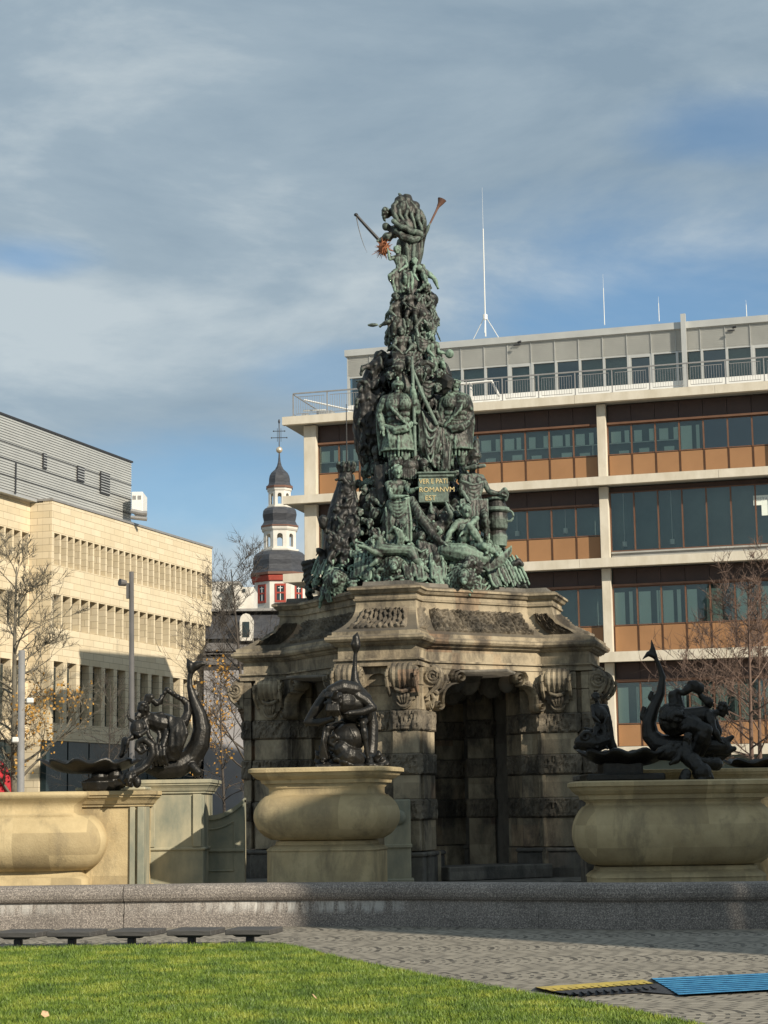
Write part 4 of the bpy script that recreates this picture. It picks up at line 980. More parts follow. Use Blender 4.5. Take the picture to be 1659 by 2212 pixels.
basin('stone_basin', 'wide yellow stone basin with bulging bowl on the right of the fountain', u1.x, 41.6, rad(1.5), 2.22, 1.3, 2.87, 2.08, .1, bt=.262)
lb = empty('stone_basin', 'sunlit stone basin with half bowl set against a block at the left edge', 'fountain basin', (0, 0, 0))
def ledge(x0, x1, y0, y1, z, h, par, m=M['urn'], ov=.26):
    mb = MB()
    pr = [(0, 1.0), (.06, .97), (.06, .82), (.10, .80), (.14, .6), (.2, .42), (.22, .40), (.22, .28), (.26, .25), (.26, .03), (.22, 0)]
    mb.loft([[(x0-o, y0-o, z+h*(1-q)), (x1+o, y0-o, z+h*(1-q)), (x1+o, y1+o, z+h*(1-q)), (x0-o, y1+o, z+h*(1-q))] for o, q in [(a*ov/.26, b) for a, b in pr]])
    return mb.build('cornice', m, par)
mb = MB(); mb.cbox(-11.5, -5.52, 42.1, 44.0, .0, 2.46, .02); mb.build('block', M['urn'], lb)
ledge(-11.5, -5.52, 42.1, 44.0, 2.462, .36, lb)
mb = MB(); mb.cbox(-11.7, -5.35, 41.95, 44.1, .0, .62, .02); mb.cbox(-11.6, -5.44, 42.03, 44.05, .0, .72, .02); mb.build('plinth', M['urn'], lb)
mb = MB(); mb.cbox(-5.62, -5.47, 42.0, 43.0, .72, 2.46, .01); mb.cbox(-5.80, -5.68, 42.04, 42.4, .72, 2.46, .01); mb.build('corner_pilaster', M['urngreen'], lb)
bw = bpy.data.objects.new('bowl_group', None)
def half_bowl():
    a, b = 2.35, 1.15; X, Y = -8.62, 42.2
    r_ = []
    for z, i, n in [(2.82, .5, 9), (2.80, .40, 9), (2.72, .40, 9), (2.66, .46, 9), (2.58, .55, 8), (2.5, .60, 7), (2.36, .60, 7), (2.30, .52, 6)]:
        r_.append([(X+x, Y+y, z) for x, y in sup(a-i, b-i+.25, n)])
    for t in range(13):
        q = t/12; ang = -math.pi/2*.92+q*math.pi*.97; i = .02+.38*(1-max(0, math.cos(ang))**.62)
        r_.append([(X+x, Y+y, 2.28-1.18*q) for x, y in sup(a-i, b-i, 4.2)])
    for z, i, n in [(1.08, .55, 6), (.98, .5, 8), (.90, .40, 9), (.0, .38, 9)]: r_.append([(X+x, Y+y, z) for x, y in sup(a-i, b-i, n)])
    mb = MB(); mb.loft(r_[::-1]); mb.build('bowl', M['urn'], lb, True)
half_bowl()
bpy.data.objects.remove(bw)
# raised pedestals behind, carrying the bronze groups
def pedestal(label, x0, x1, yt, Y, dep, m, extra=None):
    a = P(x0, 1743, Y); b = P(x1, 1743, Y); zt = P((x0+x1)/2, yt, Y).z
    r = empty('statue_pedestal', label, 'pedestal', ((a.x+b.x)/2, Y, 0)); w = (b.x-a.x)/2
    mb = MB(); mb.cbox(-w, w, 0, dep, .0, zt-.33, .02); mb.build('block', m, r)
    ledge(-w, w, 0, dep, zt-.329, .33, r, m, .2)
    mb = MB()
    for z0, z1, e in ((.0, .55, .12), (1.45, 1.52, .05), (.55, .62, .06)): mb.cbox(-w-e, w+e, -e, dep+e, z0, z1, .02)
    for xx in (-w+.05, w-.25): mb.cbox(xx, xx+.2, -.06, .0, 1.53, zt-.34, .01)
    mb.build('moulding', m, r); return r
pl_ = pedestal('stained stone pedestal carrying the dolphin and nymph, behind the left basin', 312, 440, 1684, 43.6, 2.2, M['urngreen'])
pr_ = pedestal('long stone pedestal behind the right basin carrying the leaning nymph', 1378, 1720, 1660, 43.0, 1.6, M['urn'])
mb = MB(); z_ = P(1300, 1672, 43.2).z; a = P(1262, 1743, 43.2); b = P(1372, 1743, 43.2); mb.cbox(a.x, b.x, 43.2, 44.4, 0, z_, .02); mb.cbox(a.x-.12, b.x+.0, 43.08, 44.5, z_-.14, z_-.02, .02)
o = mb.build('side_block', M['sanddark']); o.parent = pr_; o.matrix_parent_inverse = Matrix.Translation(-pr_.location)
def scoop(label, x0, x1, ytop, ydip, Y, m):
    a = P(x0, 1745, Y); b = P(x1, 1745, Y); zt = P(x0, ytop, Y).z; zd = P((x0+x1)/2, ydip, Y).z; w = b.x-a.x
    r = empty('wing_wall', label, 'wall', (a.x, Y, 0))
    def top(e): return [(w*t, zt-(zt-zd)*math.sin(math.pi*t)**.8+e) for t in [i/16 for i in range(17)]]
    mb = MB(); mb.prism([(0, 0)]+[(w, 0)]+top(0)[::-1], 0, .5); mb.build('wall', m, r)
    c = MB(); tp = top(0)
    c.loft([[(x, -.06, z-.06), (x, .56, z-.06), (x, .56, z+.05), (x, -.06, z+.05)] for x, z in tp]); c.build('coping', m, r)
    c = MB(); lo = [(w*(.15+.7*t), zt-(zt-zd)*math.sin(math.pi*(.15+.7*t))**.8-.28) for t in [i/12 for i in range(13)]]
    c.tube([(x, -.01, z) for x, z in lo], .025, 6)
    for p, q in ((lo[0], (lo[0][0], zd-1.25)), ((lo[0][0], zd-1.25), (lo[-1][0], zd-1.25)), ((lo[-1][0], zd-1.25), lo[-1])): c.tube([(p[0], -.01, p[1]), (q[0], -.01, q[1])], .02, 6)
    c.cbox(0, w, -.08, .0, 0, .5, .02); c.cbox(0, w, -.05, .0, 1.38, 1.45, .01)
    c.build('panel_moulding', m, r)
scoop('low stone wing wall with a scooped top between left pedestal and fountain', 377, 528, 1730, 1766, 44.8, M['urngreen'])
ww = empty('wing_wall', 'short grey green wall with round boss between front basin and fountain pier', 'wall', (P(862, 1743, 44.5).x, 44.5, 0)); zt = P(860, 1727, 44.5).z
mb = MB(); mb.cbox(-.36, .27, 0, 1.0, 0, zt, .02); mb.cbox(-.45, .33, -.08, 1.0, 0, .7, .02); mb.cbox(-.36, .30, -.04, 1.0, 1.42, 1.5, .01); mb.build('wall', M['urngreen'], ww)
mb = MB(); mb.ell((.0, -.02, zt-.42), (.17, .08, .17)); mb.build('boss', M['urngreen'], ww, True)
# ================================================================ BRONZE
BY = 50.0; PXM = 0.0125
def Q(x, y, d, Y0=BY): return P(x, y, Y0-d)
_hw = [(425, 22), (500, 24), (560, 24), (620, 40), (700, 47), (760, 60), (830, 84), (900, 100), (1000, 104), (1050, 122), (1100, 155), (1180, 188), (1250, 222), (1300, 240)]
def HW(y):
    if y <= _hw[0][0]: return _hw[0][1]
    for (a, p), (b, q) in zip(_hw, _hw[1:]):
        if y <= b: return p+(q-p)*(y-a)/(b-a)
    return _hw[-1][1]
def CX(y): return 897+.0144*(y-1280)+(4 if y < 700 else 0)
def SD(x, y, k=1.0):
    R_ = HW(y)*PXM*k; dx = (x-CX(y))*PXM
    return math.sqrt(max(R_*R_-dx*dx, 0))*.92
def S(x, y, o=0.0): return Q(x, y, SD(x, y)+o)

class Fig(MB):
    """adds limbs, head, hands and folds; every position is a world point"""
    def head(s, c, r, face=(0, -1, 0), up=(0, 0, 1), hair='curls', beard=False, helm=False, crown=False):
        c = Vector(c); f = Vector(face).normalized(); u = Vector(up); u = (u-f*u.dot(f)).normalized(); w = f.cross(u)
        R3 = Matrix((w, f, u)).transposed()
        s.ell(c+u*r*.15, (r*.78, r*.92, r*.88), R3); s.ell(c+f*r*.28-u*r*.42, (r*.52, r*.55, r*.55), R3)
        s.cap(c+f*r*.86+u*r*.12, r*.09, c+f*r*1.08-u*r*.22, r*.14, 6)
        for q in (-1, 1):
            s.cap(c+f*r*.84+w*q*r*.12+u*r*.24, r*.10, c+f*r*.70+w*q*r*.5+u*r*.2, r*.09, 6)
            s.ell(c+w*q*r*.80-u*r*.05, (r*.12, r*.2, r*.26), R3, 6, 5)
        s.cap(c+f*r*.82-u*r*.52+w*r*.16, r*.08, c+f*r*.82-u*r*.52-w*r*.16, r*.08, 6); s.ell(c+f*r*.66-u*r*.82, (r*.22,)*3, None, 6, 5)
        if hair == 'curls':
            for _ in range(16):
                a = random.uniform(0, 6.28); b = random.uniform(.1, 1.25); v = (w*math.cos(a)+f*(math.sin(a)*.9-.35))*math.sin(b)+u*math.cos(b)
                if v.dot(f) > .62: continue
                s.ell(c+v.normalized()*r*.92+u*r*.1, (r*.26,)*3, None, 6, 5)
        if beard:
            for _ in range(7): s.cap(c+f*r*.7-u*r*.6+w*random.uniform(-.3, .3)*r, r*.2, c+f*r*random.uniform(.5, .9)-u*r*random.uniform(1.1, 1.7)+w*random.uniform(-.35, .35)*r, r*.07, 6)
        if helm:
            s.ell(c+u*r*.42, (r*1.02, r*1.12, r*.9), R3); s.cap(c+f*r*.8+u*r*.5+w*r*.6, r*.12, c+f*r*1.35+u*r*.42, r*.10, 6); s.cap(c+f*r*.8+u*r*.5-w*r*.6, r*.12, c+f*r*1.35+u*r*.42, r*.10, 6)
            s.chain([c+f*r*.9+u*r*1.1, c+u*r*1.65, c-f*r*.9+u*r*1.3, c-f*r*1.4+u*r*.3], [r*.12, r*.26, r*.28, r*.12], 8)
        if crown:
            for i in range(9):
                a = 6.28*i/9; v = w*math.cos(a)+f*math.sin(a); s.cap(c+v*r*.85+u*r*.5, r*.14, c+v*r*1.15+u*r*1.15, r*.05, 5)
    def hand(s, p, d, r, curl=.5, side=(0, 0, 1)):
        p = Vector(p); d = Vector(d).normalized(); n = Vector(side); n = (n-d*n.dot(d)).normalized(); w = d.cross(n)
        s.cap(p, r*.8, p+d*r*1.5, r*.75, 7)
        for i, L in enumerate((1.2, 1.5, 1.4, 1.05)):
            b = p+d*r*1.9+w*(i-1.5)*r*.42; k = b+d*L*r*.75; s.chain([b, k, k+(d*(1-curl)-n*curl)*L*r*.7], [r*.26, r*.24, r*.18], 5)
        t = p+d*r*.5+w*r*.85; s.chain([t, t+(d+w*.7)*r*.8, t+(d*1.5+w*.5-n*.3)*r*1.1], [r*.3, r*.27, r*.2], 5)
    def limb(s, pts, rs, muscle=True):
        pts = [Vector(p) for p in pts]; s.chain(pts, rs, 10)
        if muscle and len(pts) >= 3:
            a = pts[0].lerp(pts[1], .45); s.cap(pts[0].lerp(pts[1], .25), rs[0]*1.02, a, rs[0]*1.04, 8); s.cap(pts[1].lerp(pts[2], .22), rs[1]*1.18, pts[1].lerp(pts[2], .42), rs[1]*1.08, 8)
    def torso(s, neck, pelvis, sl, sr, T):
        """T = stature"""
        neck, pelvis, sl, sr = map(Vector, (neck, pelvis, sl, sr)); ax = (neck-pelvis); w = (sr-sl).normalized(); f = w.cross(ax.normalized()).normalized()
        ch = pelvis.lerp(neck, .68); wa = pelvis.lerp(neck, .36)
        s.chain([sl, sl.lerp(sr, .5), sr], [.034*T, .046*T, .034*T])
        for q in (-1, 1):
            s.cap(ch+w*q*.035*T, .062*T, wa+w*q*.02*T, .048*T); s.cap(wa+w*q*.02*T, .048*T, pelvis+w*q*.034*T, .056*T)
            s.ell(ch+w*q*.04*T-f*.035*T+ax.normalized()*.02*T, (.042*T, .03*T, .036*T), None, 8, 6); s.ell(ch+w*q*.04*T+f*.035*T, (.042*T, .03*T, .045*T), None, 8, 6)
        s.cap(pelvis.lerp(neck, .9), .032*T, neck, .03*T)
    def body(s, T, head, neck, sl, sr, pelvis, armL=None, armR=None, legL=None, legR=None, face=(0, -1, 0), hr=None, hands=True, **kw):
        s.torso(neck, pelvis, sl, sr, T); hr = hr or .066*T; s.cap(neck, .03*T, head, .03*T); s.head(head, hr, face, Vector(head)-Vector(neck), **kw)
        for sh, arm in ((sl, armL), (sr, armR)):
            if arm:
                s.limb([sh]+list(arm), [.032*T, .024*T, .016*T])
                if hands and len(arm) > 1: s.hand(arm[1], Vector(arm[1])-Vector(arm[0]), .017*T)
        w = (Vector(sr)-Vector(sl)).normalized()
        for sg, leg in ((-1, legL), (1, legR)):
            if leg:
                hip = Vector(pelvis)+w*sg*.04*T; s.limb([hip]+list(leg), [.052*T, .034*T, .02*T])
                if len(leg) > 1:
                    a = Vector(leg[1]); d = Vector((.1*sg, -.8, -.25)).normalized(); s.cap(a, .022*T, a+d*.085*T, .014*T, 7); s.ell(a-d*.01*T-Vector((0, 0, .01*T)), (.022*T,)*3, None, 6, 5)
    def swags(s, a, b, sag, n, r, out=(0, -1, 0), spread=.12):
        """n hanging folds between a and b, each lower than the last"""
        a, b, out = Vector(a), Vector(b), Vector(out)
        for i in range(n):
            k = i/max(1, n-1); pts = []
            for j in range(9):
                t = j/8; pts.append(a.lerp(b, t)*1.0+Vector((0, 0, -1))*(sag*(.25+.75*k)*math.sin(math.pi*t)+spread*k)+out*(.06*math.sin(math.pi*t)))
            s.chain(pts, [r*.5]+[r]*7+[r*.5], 6)
    def pleats(s, a, b, L, n, r, lean=(0, 0, 0), out=(0, -1, 0)):
        a, b = Vector(a), Vector(b)
        for i in range(n):
            t = i/max(1, n-1); p = a.lerp(b, t); e = p+Vector((0, 0, -L*random.uniform(.9, 1.08)))+Vector(lean)+Vector(out)*random.uniform(.0, .06)
            m = p.lerp(e, .5)+Vector(out)*random.uniform(-.01, .05)+Vector((random.uniform(-.04, .04), 0, 0))
            s.chain([p, m, e], [r*.8, r*1.1, r], 6)

bz = empty('bronze_monument', 'tall green bronze pyramid of crowded figures topped by scythe and trumpet', 'monument', (PX, BY, 7.88))
def rel(o):
    o.parent = bz; o.matrix_parent_inverse = Matrix.Translation((-PX, -BY, -7.88)); return o
TAB = (898, 1026, 972, 1092)
def in_tab(x, y, m=0): return TAB[0]-m < x < TAB[2]+m and TAB[1]-m < y < TAB[3]+m

# --- rocky core crowded with trophies, leaves, masks and drapery
def core():
    B = Fig(); rnd = random.Random(11)
    y = 600
    while y < 1300:
        R_ = HW(y)*PXM*.80; c = Q(CX(y), y, 0); B.ell(c, (R_, R_*.95, .34+R_*.12), None, 16, 8); y += 22
    for i in range(150):
        y = rnd.uniform(620, 1290)**1.0; x = CX(y)+rnd.uniform(-1, 1)*HW(y)*.86
        if in_tab(x, y, 14): continue
        p = S(x, y, -.18); r = rnd.uniform(.09, .22); B.ell(p, (r*rnd.uniform(.6, 1.4), r, r*rnd.uniform(.7, 1.6)), None, 8, 6)
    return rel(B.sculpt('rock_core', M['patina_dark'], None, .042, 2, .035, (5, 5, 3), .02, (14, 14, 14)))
core()
def clutter(name, y0, y1, n, seed, mat_, rng=(0.0, 1.0)):
    B = Fig(); rnd = random.Random(seed); k = 0
    while k < n:
        y = rnd.uniform(y0, y1); x = CX(y)+rnd.uniform(-1, 1)*HW(y)*.97
        if in_tab(x, y, 10): continue
        k += 1; t = rnd.random(); p = S(x, y, -.02); nx = (x-CX(y))/HW(y); out = Vector((nx, -math.sqrt(max(.05, 1-nx*nx)), .15)).normalized(); tg = Vector((-out.y, out.x, 0)).normalized(); upv = out.cross(tg)
        if upv.z < 0: upv = -upv
        if t < .30:      # leaf spray
            m = rnd.randint(4, 7); a0 = rnd.uniform(0, 6.28)
            for i in range(m):
                a = a0+(i-m/2)*.45; d = tg*math.cos(a)+upv*math.sin(a); L = rnd.uniform(.11, .2); B.chain([p, p+d*L*.5+out*.10, p+d*L+out*.05], [.02, .042, .008], 5)
        elif t < .50:    # drapery folds
            L = rnd.uniform(.25, .55); W_ = rnd.uniform(.15, .35); m = rnd.randint(3, 5); ln = tg*rnd.uniform(-.3, .3)
            for i in range(m):
                q = p+tg*(W_*(i/(m-1)-.5))+out*.04; B.chain([q, q-upv*L*.5+out*.07+ln*.4, q-upv*L+ln], [.03, .038, .018], 5)
        elif t < .62:    # scroll
            r = rnd.uniform(.08, .15); sg = rnd.choice((-1, 1)); B.chain([p+(tg*math.cos(a)*sg+upv*math.sin(a))*r*(1-a/9)+out*.06 for a in [i*.7 for i in range(11)]], [.026]*11, 5)
        elif t < .76:    # mask or head
            r = rnd.uniform(.085, .125); B.head(p+out*.08, r, out+tg*rnd.uniform(-.5, .5), hair='curls', beard=rnd.random() < .5, helm=rnd.random() < .2)
        elif t < .90:    # bent arm or leg
            L = rnd.uniform(.25, .42); a = rnd.uniform(0, 6.28); d = tg*math.cos(a)+upv*math.sin(a); b = a+rnd.choice((-1, 1))*rnd.uniform(.7, 1.5); d2 = tg*math.cos(b)+upv*math.sin(b)
            r = L*.17; B.limb([p, p+d*L*.8+out*.13, p+d*L*.8+d2*L*.8+out*.05], [r*1.25, r*.85, r*.5]); B.ell(p+d*L*.8+d2*L*.88+out*.05, (r*.6,)*3, None, 6, 5)
        elif t < .96:    # rods, swords, torches
            a = rnd.uniform(.3, 2.8); d = tg*math.cos(a)+upv*math.sin(a); L = rnd.uniform(.3, .6); B.cap(p-d*L*.5+out*.08, .018, p+d*L*.5+out*.10, .024, 6); B.ell(p+d*L*.5+out*.1, (.05, .05, .07), None, 6, 5)
        else:            # round shield
            r = rnd.uniform(.13, .2); B.tube([p+out*.02, p+out*.08, p+out*.13], [r, r*.92, r*.3], 14)
    return rel(B.sculpt(name, mat_, None, .021, 1, .012, (10, 10, 5)))
clutter('crowded_reliefs', 625, 800, 95, 21, M['patina'])
clutter('crowded_reliefs', 790, 1010, 110, 22, M['patina_dark'])
clutter('crowded_reliefs', 1000, 1180, 170, 23, M['patina'])
def midclutter(B):
    rnd = random.Random(31)
    for i in range(26):
        x = rnd.choice((rnd.uniform(826, 846), rnd.uniform(893, 910), rnd.uniform(944, 958), rnd.uniform(880, 960))); y = rnd.uniform(975, 1016) if x > 846 and x < 893 or rnd.random() < .3 else rnd.uniform(800, 1010); p = Q(x, y, 1.25); k = rnd.random()
        if k < .4: B.head(p, .12, (rnd.uniform(-.8, .8), -1, 0), beard=rnd.random() < .5)
        elif k < .7:
            for j in range(4): B.chain([p+Vector((.055*j, 0, .1)), p+Vector((.055*j+rnd.uniform(-.06, .06), -.08, -.12)), p+Vector((.055*j+rnd.uniform(-.1, .1), 0, -.34))], [.025, .038, .015], 5)
        else: a = rnd.uniform(0, 6.28); v = Vector((math.cos(a), -.3, math.sin(a))); B.limb([p, p+v*.24, p+v*.24+Vector((math.cos(a+1.3), -.1, math.sin(a+1.3)))*.22], [.075, .05, .032])
B_ = Fig(); midclutter(B_); rel(B_.sculpt('crowded_reliefs', M['patina'], None, .022, 1, .01, (10, 10, 5)))
clutter('crowded_foliage', 1170, 1268, 330, 24, M['patina_green'])

def clothe(B, pts, n, seed, r=.5):
    rnd = random.Random(seed)
    for i in range(n):
        x, y, d, w = rnd.choice(pts); x += rnd.uniform(-w, w); y += rnd.uniform(-22, 22); p = Q(x, y, d); k = rnd.random()
        if k < .5:
            for j in range(3): B.chain([p+Vector((.06*j, 0, 0)), p+Vector((.06*j+rnd.uniform(-.1, .1), -.06, -.18)), p+Vector((.06*j+rnd.uniform(-.15, .15), 0, -.36))], [.03, .04, .015], 5)
        elif k < .75:
            a = rnd.uniform(0, 6.28); v = Vector((math.cos(a), -.3, math.sin(a))); B.limb([p, p+v*.25, p+v*.25+Vector((math.cos(a+1.2), 0, math.sin(a+1.2)))*.22], [.07, .05, .03])
        else: B.head(p, .11, (rnd.uniform(-1, .5), -1, 0))
def fig(name, m, fn, vox=.022, sm=2, amp=.008, fr=(9, 9, 4), label=None):
    B = Fig(); fn(B); o = rel(B.sculpt(name, m, None, vox, sm, amp, fr))
    if label: o['label'] = label
    return o

# --- crowning figure: bent winged old man wrapped in a billowing cloak
def crowning(B):
    q = lambda x, y, d=0: Q(x, y, d)
    B.chain([q(884, 590, .05), q(884, 560), q(886, 530), q(882, 505), q(868, 488, .1)], [.24, .26, .28, .27, .22], 12)          # robe and trunk
    B.chain([q(900, 590), q(905, 550), q(908, 510), q(906, 490)], [.08, .10, .12, .16], 10)
    # balloon of cloth over the back
    for (x, y, r, d) in ((872, 455, .33, .0), (886, 460, .34, -.05), (866, 440, .22, .05), (878, 437, .22, 0), (897, 478, .26, 0), (893, 448, .2, 0), (858, 462, .2, .1), (880, 492, .34, .0), (902, 497, .2, 0)): B.ell(q(x, y, d), (r*.85, r, r), None, 12, 8)
    for i, (xa, xb, xc, w_) in enumerate(((864, 851, 858, .06), (868, 862, 872, .05), (874, 880, 880, .07), (880, 893, 892, .05), (884, 902, 906, .07))):   # streaming folds
        B.chain([q(xa, 426+i*2, .16), q(xb, 444+3*i, .24), q((xb+xc)/2-3, 462+2*i, .29), q(xc+6, 484+3*i, .26)], [.03, w_*1.1, w_*.8, .03], 7)
    B.chain([q(905, 460, .1), q(914, 478, .1), q(916, 498, .05)], [.12, .09, .05], 7)
    B.chain([q(850, 478, .36), q(868, 490, .4), q(890, 500, .38), q(908, 505, .28), q(915, 512, .1)], [.05, .07, .075, .07, .05], 8)
    B.chain([q(856, 500, .28), q(872, 512, .32), q(892, 518, .3), q(908, 512, .2)], [.08, .10, .10, .07], 8)
    B.chain([q(866, 425), q(863, 419)], [.07, .04])
    # bowed head and small curls of cloth toward the left
    B.head(q(834, 461, .15), .135, (-.9, -.4, -.35), (.1, 0, 1), beard=True); B.chain([q(836, 464, .1), q(848, 456, .05), q(862, 468, 0)], [.09, .1, .14])
    B.chain([q(836, 490, .15), q(843, 496, .15), q(856, 490, .1)], [.075, .06, .09]); B.ell(q(834, 489, .15), (.09, .09, .1))
    # arms
    B.limb([q(858, 500, .1), q(842, 508, .18), q(824, 519, .15)], [.13, .095, .06]); B.hand(q(826, 519, .15), (-.9, 0, -.1), .045)
    B.chain([q(850, 503, .1), q(842, 514, .1), q(835, 518, .05)], [.12, .08, .03])
    B.limb([q(906, 505, .05), q(913, 516, .05), q(918, 505, .1), q(925, 491, .12)], [.10, .07, .055, .04], False); B.hand(q(924, 493, .12), (.4, 0, .9), .042)
    B.chain([q(862, 520, .2), q(860, 545, .2), q(868, 575, .2)], [.04, .06, .05], 6); B.chain([q(878, 520, .27), q(880, 550, .27), q(884, 580, .24)], [.05, .05, .05], 6); B.chain([q(894, 520, .25), q(893, 550, .25), q(890, 590, .22)], [.05, .05, .05], 6)
fig('crowning_figure', M['patina'], crowning, .019, 2, .030, (4, 4, 2), 'bowed crowning figure under a billowing cloak')
m_ = MB(); m_.tube([Q(822, 522, .15), Q(796, 494, .15), Q(769, 464, .15)], [.05, .045, .04], 8); m_.ell(Q(769, 464, .15), (.06, .05, .05)); m_.tube([Q(820, 522, .15), Q(835, 522, .12)], [.05, .03], 8); sc_ = rel(m_.build('scythe', M['steel_dark']))
m_ = MB(); bl = [Q(770, 470, .15), Q(774, 490, .15), Q(780, 512, .15), Q(786, 530, .15), Q(793, 546, .15)]
m_.tube(bl, [.05, .045, .035, .025, .006], 6, .3); b_ = m_.build('blade', M['galv']); b_.parent = sc_
m_ = MB(); m_.tube([Q(913, 515, .1), Q(927, 487, .1), Q(944, 452, .1), Q(947, 446, .1), Q(951, 440, .1), Q(955, 431, .1), Q(954, 433, .1)], [.022, .026, .032, .045, .075, .13, .10], 12); m_.M = None
rel(m_.build('trumpet', M['copper']))
m_ = MB(); rr = random.Random(4); c = Q(829, 536, .2)
m_.ell(c, (.15, .15, .2), None, 10, 8)
for i in range(90):
    v = Vector((rr.gauss(0, 1), rr.gauss(0, 1), rr.gauss(0, 1))).normalized(); L = rr.uniform(.18, .32)
    if v.z < -.3: L *= 1.35
    m_.tube([c+v*.12, c+v*L], [.018, .004], 4)
rel(m_.build('thorny_wreath', M['rust']))
# --- upper figures
fig('seated_woman', M['patina_green'], lambda B: (B.body(1.75, Q(858, 541, .55), Q(862, 550, .5), Q(852, 556, .55), Q(874, 556, .45), Q(866, 584, .55), [Q(842, 560, .65), Q(838, 540, .6)], [Q(879, 574, .6), Q(866, 583, .75)], [Q(841, 596, .85), Q(850, 618, .7)], [Q(876, 600, .85), Q(874, 622, .7)], (-.4, -.9, 0)),
    B.pleats(Q(852, 590, .75), Q(888, 588, .65), .55, 7, .045)), label='seated woman reaching up to the wreath')
fig('leaning_figure', M['patina_green'], lambda B: (B.body(1.7, Q(897, 566, .35), Q(903, 574, .35), Q(896, 578, .45), Q(912, 574, .25), Q(917, 590, .3), [Q(893, 592, .6), Q(901, 602, .7)], None, [Q(922, 612, .6), Q(906, 626, .6)], [Q(938, 601, .35), Q(946, 622, .3)], (-.5, -.8, -.2)),), label='figure perched on the right with a bent leg')
def pair(B):
    B.body(1.7, Q(855, 641, .75), Q(858, 651, .68), Q(848, 658, .7), Q(870, 655, .66), Q(856, 688, .65), [Q(842, 672, .85), Q(852, 680, .95)], [Q(884, 659, .85), Q(896, 665, .8)], [Q(838, 695, .85), Q(821, 704, .75)], [Q(852, 700, .95), Q(850, 722, .85)], (0, -1, .1))
    B.ell(Q(806, 702, .7), (.16, .05, .05)); B.pleats(Q(842, 690, .75), Q(872, 690, .75), .45, 6, .045)
fig('climbing_boy', M['patina'], pair, label='boy kicking one foot out to the left')
fig('bending_man', M['patina'], lambda B: (B.body(1.9, Q(925, 702, .65), Q(921, 690, .6), Q(910, 688, .65), Q(930, 686, .5), Q(906, 655, .5), [Q(898, 706, .8), Q(903, 722, .9)], [Q(938, 712, .6), Q(929, 728, .75)], [Q(892, 690, .7), Q(882, 716, .65)], None, (-.2, -.9, -.5), beard=True), B.swags(Q(896, 712, .7), Q(925, 735, .7), .35, 5, .04)), label='bearded man bending forward')
fig('boy', M['patina'], lambda B: (B.body(1.5, Q(884, 628, .7), Q(885, 637, .62), Q(876, 641, .66), Q(895, 641, .6), Q(888, 664, .6), [Q(870, 652, .8), Q(880, 661, .9)], [Q(904, 650, .75), Q(911, 640, .7)], [Q(878, 684, .8), Q(882, 705, .7)], [Q(898, 684, .8), Q(900, 706, .75)]),), label='curly boy below the crowning figure')
fig('seated_youth', M['patina_green'], lambda B: (B.body(1.9, Q(930, 727, .6), Q(933, 738, .55), Q(923, 743, .6), Q(944, 743, .45), Q(938, 772, .55), [Q(925, 758, .8), Q(934, 766, .9)], [Q(948, 760, .65), Q(966, 764, .6)], [Q(928, 790, .95), Q(934, 812, .85)], [Q(956, 785, .8), Q(960, 806, .7)], (.5, -.85, 0)), B.ell(Q(971, 764, .6), (.12, .1, .13)), B.pleats(Q(926, 772, .8), Q(958, 775, .7), .4, 6, .04)), label='youth on the right holding a block')
fig('sitting_boy', M['patina'], lambda B: (B.body(1.8, Q(868, 716, .85), Q(869, 726, .8), Q(857, 731, .85), Q(882, 731, .75), Q(868, 762, .8), [Q(850, 748, 1.0), Q(862, 757, 1.05)], [Q(890, 747, .95), Q(880, 759, 1.05)], [Q(852, 778, 1.1), Q(855, 800, .95)], [Q(884, 776, 1.1), Q(882, 800, 1.0)], (-.2, -1, 0)), B.swags(Q(848, 760, 1.0), Q(892, 760, .95), .3, 5, .04)), label='cross-legged boy above the armoured man')
fig('profile_figure', M['patina'], lambda B: (B.head(Q(861, 800, 1.25), .17, (-.8, -.6, 0), helm=True), B.cap(Q(863, 812, 1.2), .12, Q(868, 826, 1.1), .2), B.cap(Q(868, 822, 1.1), .2, Q(878, 840, 1.1), .22)), label='helmeted head in profile')
# dark lion-like mass on the left shoulder of the pyramid
def beast(B):
    q = Q
    B.chain([q(822, 775, .2), q(812, 800, .3), q(806, 840, .35), q(800, 885, .3), q(796, 920, .25), q(798, 965, .2), q(802, 1000, .2)], [.15, .26, .38, .45, .43, .38, .28], 12)
    B.chain([q(792, 925, .4), q(782, 905, .4), q(783, 880, .35)], [.22, .24, .22]); B.ell(q(822, 768, .25), (.17, .15, .14))
    for i in range(8): a = i*.8; B.ell(q(822+10*math.cos(a), 772+8*math.sin(a), .32), (.07, .07, .08), None, 7, 5)
    B.chain([q(812, 800, .5), q(800, 804, .5), q(797, 822, .5), q(788, 836, .45), q(779, 838, .4)], [.09, .05, .05, .07, .08]); B.ell(q(780, 834, .4), (.1, .1, .14))
    for i in range(16): x = 780+3.2*i; B.chain([q(x, 850+random.uniform(-20, 15), .75), q(x+3, 895, .85), q(x+5, 950+random.uniform(-15, 15), .7)], [.035, .05, .03], 6)
    B.chain([q(778, 838, .3), q(786, 858, .4), q(785, 875, .4)], [.06, .12, .12])
    clothe(B, [(812, 800, .65, 14), (803, 850, .8, 20), (800, 900, .8, 20), (798, 950, .72, 18), (804, 985, .6, 14)], 60, 3)
fig('draped_figure', M['patina_dark'], beast, .03, 2, .03, (7, 7, 3), 'dark draped figure on the shaded left side')
